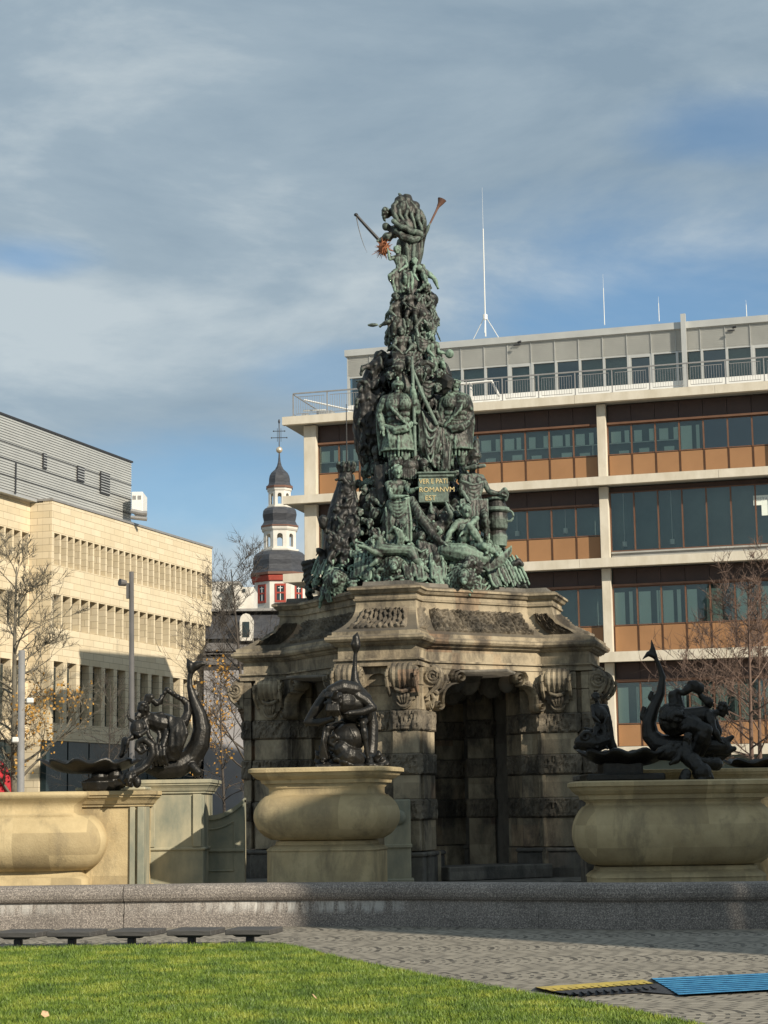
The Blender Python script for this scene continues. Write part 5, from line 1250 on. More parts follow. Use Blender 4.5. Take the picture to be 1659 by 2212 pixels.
# --- cuirassed warriors
def warrior(B, cx, top, dd, face, helm, crown, armR, armL, w=34):
    q = lambda x, y, d=0: Q(cx+x, top+y, dd+d)
    B.head(q(-2, 2), .165, face, helm=helm, crown=crown, beard=True)
    B.cap(q(-1, 14), .11, q(0, 22), .14)
    B.chain([q(-w+6, 31), q(0, 26), q(w-6, 31)], [.17, .2, .17])
    for s in (-1, 1):
        B.cap(q(s*12, 36, .05), .27, q(s*11, 62, .0), .23); B.ell(q(s*12, 38, .22), (.2, .14, .2)); B.ell(q(s*12, 58, .2), (.16, .08, .1)); B.ell(q(s*12, 70, .2), (.15, .07, .09))
        for k in range(3): B.chain([q(s*(w-4)+s*k*3, 30+k*6, .1), q(s*(w+2)+s*k*2, 40+k*5, .12)], [.08, .06], 6)
    B.cap(q(-8, 78), .26, q(8, 78), .26)
    B.chain([q(-28, 84, .2), q(-8, 92, .36), q(12, 88, .36), q(28, 78, .22)], [.05, .08, .08, .05]); B.chain([q(-26, 88, .2), q(-6, 97, .35), q(16, 92, .35), q(28, 82, .2)], [.05, .07, .07, .05])
    for k in range(5): B.chain([q(-24+k*3, 90, .28), q(-20+k*3, 112, .32), q(-19+k*3, 128+k, .28)], [.04, .045, .03], 6)
    B.loft([[tuple(q(0, y)+Vector((rx*math.cos(a), ry*math.sin(a), 0))) for a in [i*6.283/20 for i in range(20)]] for y, rx, ry in ((140, .50, .34), (125, .46, .32), (100, .42, .3), (82, .36, .28))])
    for k in range(9): x = -28+7*k; B.chain([q(x*.9, 96, .25-abs(x)*.006), q(x, 118, .33-abs(x)*.007), q(x*1.03, 134, .32-abs(x)*.007)], [.05, .055, .045], 6)
    for k in range(9): x = -30+7.5*k; B.chain([q(x, 132, .28-abs(x)*.006), q(x*1.02, 150, .24-abs(x)*.006)], [.04, .03], 6)
    sg = 1 if crown else -1
    for k in range(5): B.chain([q(sg*(w-10)-sg*k*3, 30+k, .24), q(sg*(10-3*k), 52+3*k, .40), q(-sg*(14+2*k), 74+3*k, .34), q(-sg*26, 92+4*k, .15)], [.03, .045, .045, .03], 6)
    for k in range(5): B.chain([q(sg*(w+1)+sg*k*1.5, 34+2*k, .0), q(sg*(w+3)+sg*k*2, 80, .05), q(sg*(w-4)+sg*k*2.5, 130+4*k, .0)], [.05, .06, .035], 6)
    for arm, s in ((armL, -1), (armR, 1)):
        if arm:
            a = [q(*p) for p in arm]; B.limb([q(s*(w-4), 33, .05)]+a, [.16, .12, .08]); B.hand(a[-1], a[-1]-a[-2], .06)
    B.chain([q(-12, 150, .05), q(-13, 165, .05)], [.14, .12]); B.chain([q(13, 150, .05), q(14, 165, .05)], [.14, .12])
fig('armoured_man', M['patina_green'], lambda B: warrior(B, 861, 836, 1.38, (.1, -1, -.1), True, False, [(38, 52, .1), (31, 8, .25)], [(-40, 60, 0), (-34, 92, .2)]), .022, 2, .006, (14, 14, 8), 'helmeted man in a muscle cuirass raising one arm')
fig('crowned_man', M['patina_green'], lambda B: warrior(B, 984, 833, .95, (.35, -.9, -.1), False, True, [(30, 62, .0), (24, 90, .15)], [(-32, 74, .1), (-20, 100, .25)], 27), .022, 2, .006, (14, 14, 8), 'crowned bearded man in a cuirass on the right')
m_ = MB(); m_.tube([Q(890, 770, 1.55), Q(894, 870, 1.6), Q(897, 985, 1.5)], [.035, .045, .04], 8); m_.ell(Q(896, 915, 1.58), (.075, .075, .05)); rel(m_.build('staff', M['patina']))
m_ = MB(); m_.tube([Q(888, 790, 1.3), Q(915, 858, 1.5), Q(944, 918, 1.45)], [.04, .05, .05], 8); rel(m_.build('staff', M['patina']))
# hanging banner between the two men
def banner(B):
    for i in range(12):
        t = i/11; x0 = 903+(940-903)*t; B.chain([Q(x0, 878+t*34, 1.32), Q(906+t*40+2, 930, 1.42), Q(909+33*t, 965, 1.44), Q(918+16*t, 990-8*abs(t-.5), 1.36)], [.04, .06, .06, .04], 7)
    for k in range(5):
        a = Vector(Q(906+2*k, 905-4*k, 1.42)); b = Vector(Q(946-1*k, 935-3*k, 1.42)); pts = []
        for j in range(11):
            t = j/10; pts.append(a.lerp(b, t)+Vector((.03*math.sin(5*t+k), -.10*math.sin(math.pi*t), -(1.0-.17*k)*math.sin(math.pi*t)**1.2)))
        B.chain(pts, [.02]+[.03]*9+[.02], 6)
fig('hanging_cloth', M['patina'], banner, .022, 2, .01, (12, 12, 3), 'smooth hanging cloth with curved folds')
fig('hanging_cloth', M['patina'], lambda B: (B.pleats(Q(952, 925, 1.25), Q(972, 925, 1.2), .75, 5, .05, (0, 0, 0)), B.pleats(Q(958, 960, 1.3), Q(972, 960, 1.3), .7, 4, .05, (-.05, 0, 0))), .022, 2, .01, (12, 12, 3), 'narrow cloth hanging from the hand of the crowned man')
# round face with shield above
fig('bald_mask', M['patina'], lambda B: (B.head(Q(922, 801, 1.2), .16, (-.1, -1, .05), hair=None), B.chain([Q(910, 788, 1.05), Q(922, 784, 1.05), Q(934, 790, 1.0)], [.08, .09, .08]), B.swags(Q(908, 820, 1.15), Q(940, 822, 1.1), .35, 4, .05)), label='bald round face beside the shield')
m_ = MB(); a = Q(954, 829, 1.22)
sh = [(-24, 2), (-15, -19), (6, -24), (27, -11), (22, 12), (4, 25), (-18, 22)]
m_.loft([[tuple(Q(954+x*s_, 829-(-y)*s_, 1.10+dd_+x*.006)) for x, y in sh] for s_, dd_ in ((.9, -.06), (1.0, 0), (1.0, .05), (.9, .12), (.5, .16))]); rel(m_.build('shield', M['patina_green']))
# --- tablet with inscription
tb = MB(); a = Q(904, 1086, 1.72); b = Q(968, 1030, 1.72)
tb.cbox(a.x, b.x, a.y, a.y+.7, a.z, b.z, .02); tab = rel(tb.build('inscription_tablet', M['patina']))
tb = MB(); c0 = Q(900, 1030, 1.78); c1 = Q(986, 1018, 1.78); tb.cbox(c0.x, c1.x, c0.y-.02, c0.y+.8, c0.z+.08, c1.z, .02); tb.cbox(c0.x+.05, c1.x-.06, c0.y+.03, c0.y+.8, c0.z+.0, c0.z+.075, .01)
o = tb.build('tablet_cornice', M['patina']); o.parent = tab
for s_, y, x in (('VER E PATI', 1045, 905), ('ROMANVM', 1063, 905), ('EST', 1081, 918)):
    p = Q(x, y, 1.72); t_ = text(s_, .185, (p.x, p.y-.006, p.z), (rad(90), 0, 0), M['gold'], None, ext=.008); t_.scale = (.86 if len(s_) > 8 else 1.02, 1, 1)
    t_.parent = tab
# --- lower figures
fig('standing_woman', M['patina_green'], lambda B: (B.body(2.6, Q(858, 1020, 1.75), Q(857, 1038, 1.7), Q(838, 1046, 1.7), Q(872, 1044, 1.65), Q(852, 1094, 1.6), [Q(846, 1074, 2.0), Q(874, 1072, 2.1)], [Q(886, 1062, 1.9), Q(898, 1056, 2.0)], None, None, (.3, -.9, -.1)),
    B.chain([Q(850, 1096, 1.65), Q(846, 1130, 1.75), Q(845, 1165, 1.75)], [.24, .26, .2]), B.chain([Q(862, 1096, 1.65), Q(872, 1130, 1.85), Q(868, 1165, 1.8)], [.22, .22, .16]),
    B.pleats(Q(834, 1098, 1.85), Q(884, 1090, 1.95), .95, 10, .05, (.02, 0, 0)), B.swags(Q(838, 1082, 1.9), Q(884, 1074, 1.95), .35, 5, .045)), .024, 2, .008, (12, 12, 4), 'standing woman left of the inscription')
fig('lion_mask', M['patina'], lambda B: (B.head(Q(857, 1004, 1.5), .2, (-.3, -1, -.1), beard=True), B.ell(Q(884, 1008, 1.4), (.3, .25, .22)), B.head(Q(914, 1004, 1.5), .15, (.2, -1, 0)), [B.cap(Q(842+5*i, 1016, 1.6), .045, Q(843+5*i, 1030+random.uniform(0, 6), 1.62), .03, 6) for i in range(12)]), label='two carved faces above the inscription')
fig('skull_topped_stalk', M['patina'], lambda B: (B.ell(Q(813, 975, 1.1), (.13, .13, .17)), B.ell(Q(813, 990, 1.15), (.08, .09, .1)), B.chain([Q(815, 998, 1.1), Q(820, 1020, 1.15), Q(826, 1050, 1.3), Q(828, 1085, 1.4)], [.08, .16, .2, .2]), [B.cap(Q(834+3*i, 1000, 1.4), .03, Q(835+3*i, 1022, 1.45), .04, 6) for i in range(3)], B.pleats(Q(812, 1005, 1.2), Q(832, 1005, 1.3), .8, 5, .045)), label='thin bust with a bare round head')
def crownpost(B):
    B.chain([Q(748, 1020, .8), Q(748, 1035, .85), Q(746, 1070, .9), Q(742, 1110, .95), Q(740, 1150, 1.0), Q(742, 1190, 1.1)], [.16, .2, .32, .42, .5, .55], 12)
    for i in range(10): a = i*.628; c = Q(748, 1018, .8); B.cap(c+Vector((.2*math.cos(a), .2*math.sin(a), 0)), .045, c+Vector((.24*math.cos(a), .24*math.sin(a), .2)), .05, 6)
    B.cap(Q(748, 1010, .8), .17, Q(748, 1004, .8), .09); B.cap(Q(748, 1004, .8), .04, Q(748, 997, .8), .02)
    for i in range(14): x = 722+3.8*i; B.chain([Q(746+(x-746)*.35, 1040, 1.1), Q(746+(x-746)*.75, 1085, 1.3), Q(x, 1140, 1.45)], [.03, .05, .05], 6)
    clothe(B, [(748, 1060, 1.25, 10), (742, 1100, 1.4, 20), (740, 1140, 1.5, 26), (742, 1180, 1.65, 34)], 60, 5)
    B.body(2.0, Q(722, 1128, 1.3), Q(727, 1138, 1.25), Q(716, 1146, 1.3), Q(742, 1144, 1.2), Q(735, 1178, 1.2), [Q(704, 1150, 1.4), Q(700, 1136, 1.5)], [Q(748, 1165, 1.5), Q(735, 1172, 1.6)], [Q(716, 1196, 1.6), Q(712, 1220, 1.5)], [Q(750, 1196, 1.7), Q(752, 1220, 1.6)], (-.7, -.7, 0))
    B.cap(Q(698, 1134, 1.5), .11, Q(698, 1124, 1.5), .14); B.pleats(Q(712, 1150, 1.5), Q(750, 1150, 1.5), .8, 8, .05)
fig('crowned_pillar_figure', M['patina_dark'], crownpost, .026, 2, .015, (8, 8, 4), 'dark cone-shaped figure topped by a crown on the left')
m_ = MB(); m_.tube([Q(749, 1008, .8), Q(748.5, 940, .8), Q(748, 873, .8)], [.025, .02, .012], 6); rel(m_.build('spike', M['steel_dark']))
def helmed(B):
    B.head(Q(1024, 992, 1.0), .17, (.55, -.8, -.1), helm=True); B.chain([Q(1032, 985, .9), Q(1026, 972, .85), Q(1030, 955, .8), Q(1032, 948, .8)], [.1, .12, .08, .03]); B.chain([Q(1018, 978, 1.0), Q(1008, 992, 1.0), Q(1002, 1012, 1.0), Q(1006, 1030, 1.0)], [.08, .09, .07, .05])
    B.chain([Q(1006, 1012, 1.2), Q(1026, 1008, 1.25), Q(1046, 1006, 1.2)], [.05, .07, .05])
    B.body(2.7, Q(1022, 1002, 1.0), Q(1020, 1022, 1.0), Q(1000, 1030, 1.1), Q(1040, 1032, .95), Q(1024, 1085, 1.1), [Q(996, 1060, 1.35), Q(1010, 1078, 1.5)], [Q(1056, 1062, 1.15), Q(1082, 1068, 1.2)], [Q(1008, 1120, 1.7), Q(1014, 1160, 1.6)], [Q(1048, 1115, 1.6), Q(1050, 1160, 1.5)], (.5, -.85, 0))
    B.pleats(Q(996, 1080, 1.5), Q(1052, 1080, 1.4), .8, 11, .05); B.swags(Q(1000, 1040, 1.3), Q(1044, 1040, 1.2), .4, 5, .05)
    B.chain([Q(1080, 1066, 1.2), Q(1090, 1058, 1.2), Q(1096, 1066, 1.15), Q(1092, 1080, 1.1)], [.05, .07, .05, .05])
fig('helmeted_woman', M['patina'], helmed, .024, 2, .01, (10, 10, 4), 'woman with a plumed helmet on the right')
m_ = MB(); c = Q(1074, 1130, .9); z = lambda y: Q(1074, y, .9).z
m_.loft([[(c.x+r*math.cos(a), c.y+r*math.sin(a), z(y)) for a in [i*6.283/18 for i in range(18)]] for y, r in ((1180, .24), (1160, .27), (1148, .22), (1142, .27), (1125, .30), (1110, .27), (1104, .34), (1098, .34), (1096, .28), (1084, .22), (1080, .28), (1076, .28))])
vs_ = rel(m_.build('bronze_vase', M['patina'], None, False)); m_ = MB(); m_.tube([(c.x+.30+.13*math.cos(a), c.y-.1, z(1116)+.15*math.sin(a)) for a in [i*.57 for i in range(12)]], .035, 6); h_ = m_.build('handle', M['patina']); h_.parent = vs_
def recliner(B):
    B.body(2.9, Q(1006, 1105, 2.0), Q(1005, 1122, 1.95), Q(988, 1130, 2.05), Q(1020, 1124, 1.85), Q(1002, 1180, 1.95), [Q(972, 1150, 2.2), Q(962, 1176, 2.3)], [Q(1030, 1120, 2.1), Q(1000, 1150, 2.35)], [Q(1014, 1136, 2.4), Q(1052, 1192, 2.3)], [Q(1046, 1180, 2.5), Q(1072, 1196, 2.3)], (.2, -.9, .1))
    for k in range(7): B.chain([Q(1020+3*k, 1200+k*3, 2.3), Q(1055, 1208+k*4, 2.3), Q(1085, 1200+k*3, 2.1), Q(1104, 1180+k*2, 1.9)], [.04, .05, .05, .03], 6)
    B.chain([Q(962, 1190, 2.3), Q(1000, 1196, 2.35), Q(1040, 1206, 2.3)], [.22, .28, .2])
fig('reclining_man', M['patina_green'], recliner, .025, 2, .006, (10, 10, 5), 'reclining nude man with a raised knee on the lower right')
def kneel(B):
    B.body(2.6, Q(958, 1120, 1.95), Q(950, 1130, 1.95), Q(936, 1134, 2.0), Q(962, 1140, 1.95), Q(926, 1170, 1.95), [Q(940, 1160, 2.35), Q(960, 1174, 2.45)], [Q(974, 1112, 2.2), Q(966, 1092, 2.2)], [Q(912, 1196, 2.4), Q(900, 1225, 2.3)], [Q(944, 1204, 2.45), Q(930, 1232, 2.4)], (.4, -.8, -.3), beard=True)
    B.pleats(Q(905, 1170, 2.3), Q(948, 1180, 2.3), .6, 9, .05, (.1, 0, 0)); B.chain([Q(890, 1080, 1.9), Q(910, 1120, 2.1), Q(945, 1168, 2.3), Q(955, 1180, 2.4)], [.1, .13, .1, .05])
fig('kneeling_man', M['patina'], kneel, .025, 2, .01, (10, 10, 5), 'kneeling man under the inscription')
def hound(B):
    B.chain([Q(822, 1186, 2.5), Q(845, 1188, 2.55), Q(868, 1188, 2.55), Q(886, 1190, 2.5)], [.19, .155, .13, .17]); B.cap(Q(822, 1180, 2.5), .16, Q(820, 1164, 2.55), .11)
    B.cap(Q(820, 1162, 2.55), .1, Q(808, 1160, 2.6), .055); B.cap(Q(824, 1158, 2.55), .03, Q(829, 1150, 2.5), .04); B.cap(Q(820, 1157, 2.6), .03, Q(820, 1149, 2.6), .04)
    B.chain([Q(820, 1196, 2.55), Q(802, 1190, 2.65), Q(790, 1182, 2.7), Q(775, 1179, 2.7)], [.12, .075, .05, .045]); B.chain([Q(822, 1200, 2.4), Q(812, 1214, 2.6), Q(800, 1222, 2.6)], [.11, .07, .045])
    B.chain([Q(888, 1192, 2.5), Q(898, 1210, 2.6), Q(908, 1222, 2.55), Q(922, 1232, 2.55), Q(934, 1238, 2.55)], [.18, .11, .07, .05, .04]); B.chain([Q(884, 1196, 2.35), Q(884, 1216, 2.5), Q(896, 1230, 2.5)], [.15, .08, .05])
    B.chain([Q(894, 1184, 2.5), Q(910, 1192, 2.5), Q(922, 1186, 2.5)], [.05, .03, .02])
fig('leaping_hound', M['patina_green'], hound, .02, 2, 0, (1, 1, 1), 'lean hound leaping to the left')
def lion(B, x, y, d, s=1.0, f=(0, -1, -.2)):
    c = Q(x, y, d); B.head(c, .2*s, f, hair=None); B.cap(c+Vector(f).normalized()*.16*s-Vector((0, 0, .05)), .1*s, c+Vector(f).normalized()*.27*s-Vector((0, 0, .1*s)), .07*s)
    for i in range(44):
        a = i*.55; r = .17+.004*i; B.chain([c+Vector((r*math.cos(a)*.8*s, .0+.003*i, r*math.sin(a)*.9*s)), c+Vector((1.3*r*math.cos(a+.3)*s, .06+.003*i, 1.3*r*math.sin(a+.3)*s-.05))], [.055*s, .03*s], 6)
for (x, y, d, s, f, mm, lb_) in ((1001, 1246, 2.75, 1.0, (0, -1, -.3), 'patina_green', 'green lion head looking out at the lower right'), (1016, 1216, 2.55, 1.0, (-.6, -.8, 0), 'patina', 'lion head turned left above the green one'), (849, 1222, 2.6, .95, (.1, -1, 0), 'patina_green', 'lion head at the bottom centre'), (728, 1250, 2.1, .9, (-.3, -1, -.1), 'patina_green', 'small lion head at the lower left'), (912, 1160, 2.1, .8, (-.2, -1, .1), 'patina', 'small lion head under the kneeling man')):
    fig('lion_head', M[mm], lambda B: lion(B, x, y, d, s, f), .024, 1, .01, (12, 12, 8), lb_)
def ribs(B, x0, y0, dx, n, L, d, lean):
    for i in range(n): B.chain([Q(x0+dx*i, y0+random.uniform(-3, 3), d), Q(x0+dx*i+lean*.4, y0+L*.35, d+.14), Q(x0+dx*i+lean, y0+L, d+.02)], [.03, .045, .025], 6)
fig('striped_horn', M['patina_green'], lambda B: [B.chain([Q(838+i*5, 1150+abs(i-1)*3, 2.2), Q(852+i*5, 1140+i*3, 2.3), Q(862+i*3, 1160, 2.3), Q(858+i*3, 1182, 2.25)], [.03, .05, .05, .03], 6) for i in range(4)], .02, 1, label='curved ribbed horn above the hound')
def streams(B, x0=0, n=0, L=0, lean=0):
    for x0, n, L, lean in ((x0, n, L, lean),) if x0 else ((868, 10, 44, 10), (690, 9, 40, -16), (1040, 12, 56, 26), (930, 8, 50, 4), (770, 9, 42, -4), (1085, 9, 50, 24)):
        for i in range(n):
            x = x0+4.2*i; y = 1206+random.uniform(-8, 6); d = min(2.7, SD(x, 1250)+.06); B.chain([Q(x, y, d-.2), Q(x+lean*.4, y+L*.4, d), Q(x+lean, y+L, d+.05)], [.03, .05, .035], 6)
for a_ in ((868, 10, 44, 10), (690, 9, 40, -16), (1040, 12, 56, 26), (930, 8, 50, 4), (770, 9, 42, -4), (1085, 9, 50, 24)): fig('rushing_water', M['patina_green'], lambda B: streams(B, *a_), .024, 1, .01, (12, 12, 4))
def shag(B, side):
    for i in range(40):
        x = random.uniform(655, 720) if side < 0 else random.uniform(1075, 1135); y = random.uniform(1180, 1285)
        if abs(x-CX(y)) > HW(y)*1.03: continue
        p = Q(x, y, SD(x, y)*.9+.05); s = 1 if x > 900 else -1; B.chain([p, p+Vector((s*.10, -.05, .06)), p+Vector((s*.2, -.02, -.06))], [.05, .05, .015], 6)
    if side < 0: B.chain([Q(700, 1200, 1.2), Q(690, 1190, 1.3), Q(684, 1186, 1.3)], [.12, .09, .03]); B.chain([Q(708, 1226, 1.1), Q(702, 1210, 1.2), Q(698, 1198, 1.2)], [.2, .16, .1])
    else: B.chain([Q(1110, 1220, 1.0), Q(1120, 1212, 1.0), Q(1128, 1220, 1.0)], [.1, .08, .06])
    if side < 0:
      for i in range(7): B.chain([Q(670-2*i, 1290-12*i, .5), Q(662+3*i, 1282-12*i, .6)], [.1, .05], 6)
for sd_, lb_ in ((-1, 'shaggy leaves on the left rim of the base'), (1, 'shaggy leaves on the right rim of the base')): fig('leafy_edge', M['patina_dark'], lambda B: shag(B, sd_), .03, 1, .01, (12, 12, 8), lb_)
# ================================================================ BRONZE GROUPS ON THE BASINS
def group(name, label, cat, base):
    return empty(name, label, cat, tuple(base))
def gp_(B, name, root, m='bronze', vox=.016, sm=2, amp=.0, fr=(12, 12, 5), label=None):
    o = B.sculpt(name, M[m], None, vox, sm, amp, fr); o.parent = root; o.matrix_parent_inverse = Matrix.Translation(-root.location)
    if label: o['label'] = label
    return o
def fluke(B, base, tips, r, Y, d):
    """crescent tail fin"""
    for (x, y) in tips:
        mid = ((base[0]+x)/2+(x-base[0])*.05, (base[1]+y)/2); B.chain([Q(base[0], base[1], d, Y), Q(mid[0], mid[1], d, Y), Q(x, y, d+.03, Y)], [r*1.1, r*.95, r*.12], 8)
def dorsal(B, pts, Y, d, r):
    for x, y in pts: p = Q(x, y, d, Y); B.ell(p, (r*.6, r*.3, r)); B.cap(p, r*.4, p+Vector((r*.9 if x > 830 else r*.9, 0, r*.9)), r*.1, 5)

# --- front: bearded river god over a dolphin
Y1 = 41.3; g1 = group('river_god_statue', 'black bronze bearded river god bent over a dolphin on the front basin', 'statue', P(745, 1662, Y1))
B = Fig(); q = lambda x, y, d=0: Q(x, y, d, Y1)
B.chain([q(768, 1408, -.1), q(766, 1440, -.1), q(766, 1471, -.1), q(780, 1500, -.12), q(797, 1523, -.15), q(804, 1567, -.15), q(802, 1612, -.1), q(796, 1650, 0)], [.045, .055, .10, .125, .13, .14, .15, .17], 12)
B.chain([q(768, 1410, -.1), q(770, 1395, -.1), q(769, 1378, -.1), q(772, 1367, -.1)], [.05, .10, .085, .02], 10); B.chain([q(767, 1406, -.1), q(763, 1392, -.06), q(764, 1380, -.05)], [.05, .06, .02], 8)
B.chain([q(796, 1645, .1), q(775, 1650, .35), q(750, 1634, .55), q(738, 1618, .6)], [.2, .25, .28, .2], 12)
B.ell(q(752, 1594, .40), (.40, .34, .33), None, 18, 12)
B.chain([q(720, 1602, .66), q(727, 1594, .70), q(723, 1588, .70), q(713, 1592, .66), q(712, 1604, .64), q(722, 1611, .66), q(735, 1608, .66)], [.045]*7, 7); B.ell(q(722, 1600, .64), (.07, .07, .07))
B.chain([q(716, 1618, .6), q(735, 1622, .72), q(765, 1626, .68), q(778, 1622, .5)], [.05, .06, .06, .05]); B.chain([q(722, 1634, .6), q(742, 1646, .68), q(770, 1644, .6)], [.06, .07, .06])
for i in range(8): B.chain([q(756+3*i, 1572+i*2, .70-.03*i), q(766+2*i, 1592, .72-.04*i), q(760+2*i, 1612-i, .68-.03*i)], [.012, .016, .012], 5)
gp_(B, 'dolphin', g1, 'bronze', .016, 2, .0, (10, 10, 10))
B = Fig()
B.body(2.15, q(722, 1513, .75), q(733, 1497, .5), q(706, 1503, .45), q(764, 1500, .35), q(776, 1556, -.02), [q(664, 1560, .5), q(716, 1552, .78)], [q(806, 1530, .40), q(752, 1540, .85)], [q(707, 1572, .6), q(700, 1640, .55)], [q(783, 1562, .62), q(795, 1640, .55)], (-.25, -.85, -.35), beard=True, hr=.20)
B.chain([q(716, 1492, .6), q(740, 1486, .5), q(765, 1492, .35), q(785, 1512, .15), q(788, 1545, 0)], [.13, .19, .2, .2, .2], 12)
B.chain([q(706, 1500, .5), q(684, 1530, .52), q(664, 1560, .5), q(690, 1562, .62), q(718, 1553, .78)], [.13, .12, .085, .075, .06], 10)
B.chain([q(766, 1500, .4), q(790, 1514, .4), q(806, 1529, .42), q(782, 1538, .62), q(754, 1541, .85)], [.14, .125, .09, .08, .06], 10)
B.ell(q(742, 1518, .42), (.30, .26, .28)); B.ell(q(768, 1520, .30), (.24, .24, .24)); B.ell(q(760, 1545, .3), (.24, .22, .2)); 
for i in range(14): B.chain([q(707+i*2.2, 1498+2*abs(math.sin(i)), .78), q(704+i*2.5, 1504, .84)], [.05, .04], 5)
for i in range(12): B.chain([q(708+i*2, 1522, .93), q(706+i*2.3, 1534, .98), q(708+i*2.4+random.uniform(-2, 2), 1546+random.uniform(-3, 3), .88)], [.03, .032, .012], 5)
for i in range(12): a = random.uniform(0, 6.28); B.chain([q(722+9*math.cos(a), 1505+6*math.sin(a), .75), q(722+13*math.cos(a), 1508+11*math.sin(a), .8)], [.045, .02], 5)
for i in range(6): B.chain([q(702-i*.5, 1572+i*4, .62), q(697, 1600, .66), q(692+i*3, 1638, .6)], [.03, .045, .03], 6)
gp_(B, 'bearded_man', g1, 'bronze', .015, 2, .003, (5, 5, 3))
B = Fig(); rnd = random.Random(8)
for i in range(60):
    x = rnd.uniform(688, 822); yb = 1656-8*abs(math.sin(x*.13)); p = q(x, rnd.uniform(1640, 1658) if 700 < x < 800 else rnd.uniform(1648, 1658), rnd.uniform(-.5, .75)); B.ell(p, (rnd.uniform(.06, .14), rnd.uniform(.06, .14), rnd.uniform(.05, .10)), None, 7, 5)
for x, y, lx, ly in ((690, 1640, 682, 1622), (700, 1628, 690, 1612), (818, 1646, 832, 1636), (812, 1640, 818, 1622), (696, 1650, 680, 1644), (720, 1636, 712, 1622), (826, 1652, 838, 1650)): B.chain([q(x, y, .3), q((x+lx)/2+2, (y+ly)/2, .35), q(lx, ly, .3)], [.09, .07, .02], 6)
a = q(684, 1662, 0); b = q(826, 1655, 0); B.box(a.x, b.x, Y1-.75, Y1+.6, a.z-.02, a.z+.08)
gp_(B, 'rock_base', g1, 'bronze', .022, 1, .02, (7, 7, 7))

# --- left: dolphin with nymph
Y2 = 43.9; g2 = group('dolphin_statue', 'black bronze dolphin curling its tail up behind a stooping garlanded nymph, left of the fountain', 'statue', P(370, 1680, Y2)); q = lambda x, y, d=0: Q(x, y, d, Y2)
B = Fig()
B.chain([q(413, 1449, 0), q(410, 1466, 0), q(410, 1484, 0), q(418, 1512, 0), q(431, 1545, 0), q(436, 1578, 0), q(430, 1608, 0), q(412, 1638, 0), q(385, 1655, .1), q(350, 1660, .15), q(325, 1655, .2)], [.07, .06, .075, .12, .18, .22, .25, .27, .28, .27, .2], 12)
B.chain([q(413, 1449, 0), q(411, 1437, 0), q(405, 1424, 0)], [.09, .10, .025], 8); B.chain([q(414, 1446, 0), q(424, 1438, 0), q(434, 1434, .02), q(446, 1433, .03)], [.09, .11, .07, .02], 8); B.chain([q(407, 1430, 0), q(420, 1438, 0), q(434, 1436, 0)], [.04, .07, .03], 6)
dorsal(B, ((448, 1560), (452, 1572), (447, 1584), (420, 1496), (425, 1500)), Y2, 0, .09); dorsal(B, ((425, 1640), (434, 1632), (441, 1622), (430, 1650)), Y2, .1, .1); B.chain([q(415, 1655, .2), q(428, 1668, .25), q(420, 1676, .25)], [.12, .1, .04])
gp_(B, 'dolphin', g2, 'bronze', .018, 2)
B = Fig()
B.body(2.2, q(312, 1532, .5), q(322, 1545, .42), q(312, 1556, .5), q(332, 1550, .35), q(372, 1566, .25), [q(322, 1590, .6), q(334, 1604, .6)], [q(345, 1590, .45), q(340, 1610, .5)], [q(352, 1612, .6), q(330, 1655, .5)], [q(376, 1612, .5), q(355, 1650, .4)], (-.9, -.35, -.4), hair=None)
B.chain([q(326, 1556, .35), q(345, 1562, .3), q(366, 1566, .25), q(382, 1582, .2)], [.2, .25, .24, .26], 12)
B.head(q(309, 1533, .5), .16, (-.8, -.5, -.3)); B.chain([q(320, 1516, .4), q(326, 1506, .4), q(318, 1505, .4), q(315, 1514, .42)], [.07, .08, .07, .05])
gp_(B, 'nymph', g2, 'bronze', .016, 2, .003)
B = Fig()
for i in range(11): t = i/10; B.chain([q(362+34*t, 1548+6*t, .45), q(372+30*t, 1580+4*t, .55), q(366+26*t, 1612-2*t, .55), q(330+56*t, 1648-8*t, .45)], [.03, .05, .06, .03], 7)
for i in range(5): B.chain([q(322+8*i, 1612, .62), q(326+7*i, 1632, .66), q(330+8*i, 1652, .55)], [.04, .055, .03], 6)
B.chain([q(395, 1560, .15), q(402, 1552, .1), q(406, 1536, .05), q(404, 1520, .05), q(396, 1512, .05), q(384, 1505, .1)], [.14, .11, .09, .075, .07, .05], 9)
pts = [(344, 1516), (338, 1520), (346, 1517), (350, 1504), (356, 1496), (361, 1490), (367, 1494), (375, 1499), (384, 1506)]
for (x, y) in pts: B.ell(q(x, y, .25), (.06, .06, .055), None, 7, 5)
B.chain([q(328, 1512, .4), q(338, 1519, .35), q(345, 1516, .3), q(352, 1502, .25), q(361, 1490, .2), q(372, 1498, .15), q(385, 1506, .1)], [.05, .08, .05, .04, .045, .05, .05], 7)
gp_(B, 'drapery', g2, 'bronze', .018, 1, .014, (9, 9, 3))
B = Fig()
B.body(1.35, q(298, 1548, 1.3), q(299, 1556, 1.3), q(289, 1560, 1.35), q(309, 1560, 1.25), q(296, 1590, 1.3), [q(278, 1552, 1.3), q(277, 1536, 1.3)], [q(318, 1576, 1.35), q(306, 1586, 1.5)], [q(276, 1598, 1.5), q(272, 1624, 1.5)], [q(308, 1602, 1.5), q(300, 1626, 1.5)], (-.5, -.85, 0))
B.ell(q(296, 1574, 1.35), (.17, .15, .2)); B.chain([q(286, 1580, 1.4), q(300, 1588, 1.5), q(312, 1582, 1.4)], [.05, .06, .05]); B.chain([q(270, 1600, 1.4), q(268, 1618, 1.4), q(262, 1632, 1.4)], [.09, .08, .06])
g2b = group('shell_basin', 'bronze scallop shell basin with a boy and scroll, on the left stone basin', 'shell basin', P(200, 1690, 42.6))
gp_(B, 'boy', g2b, 'bronze', .015, 2, .002)
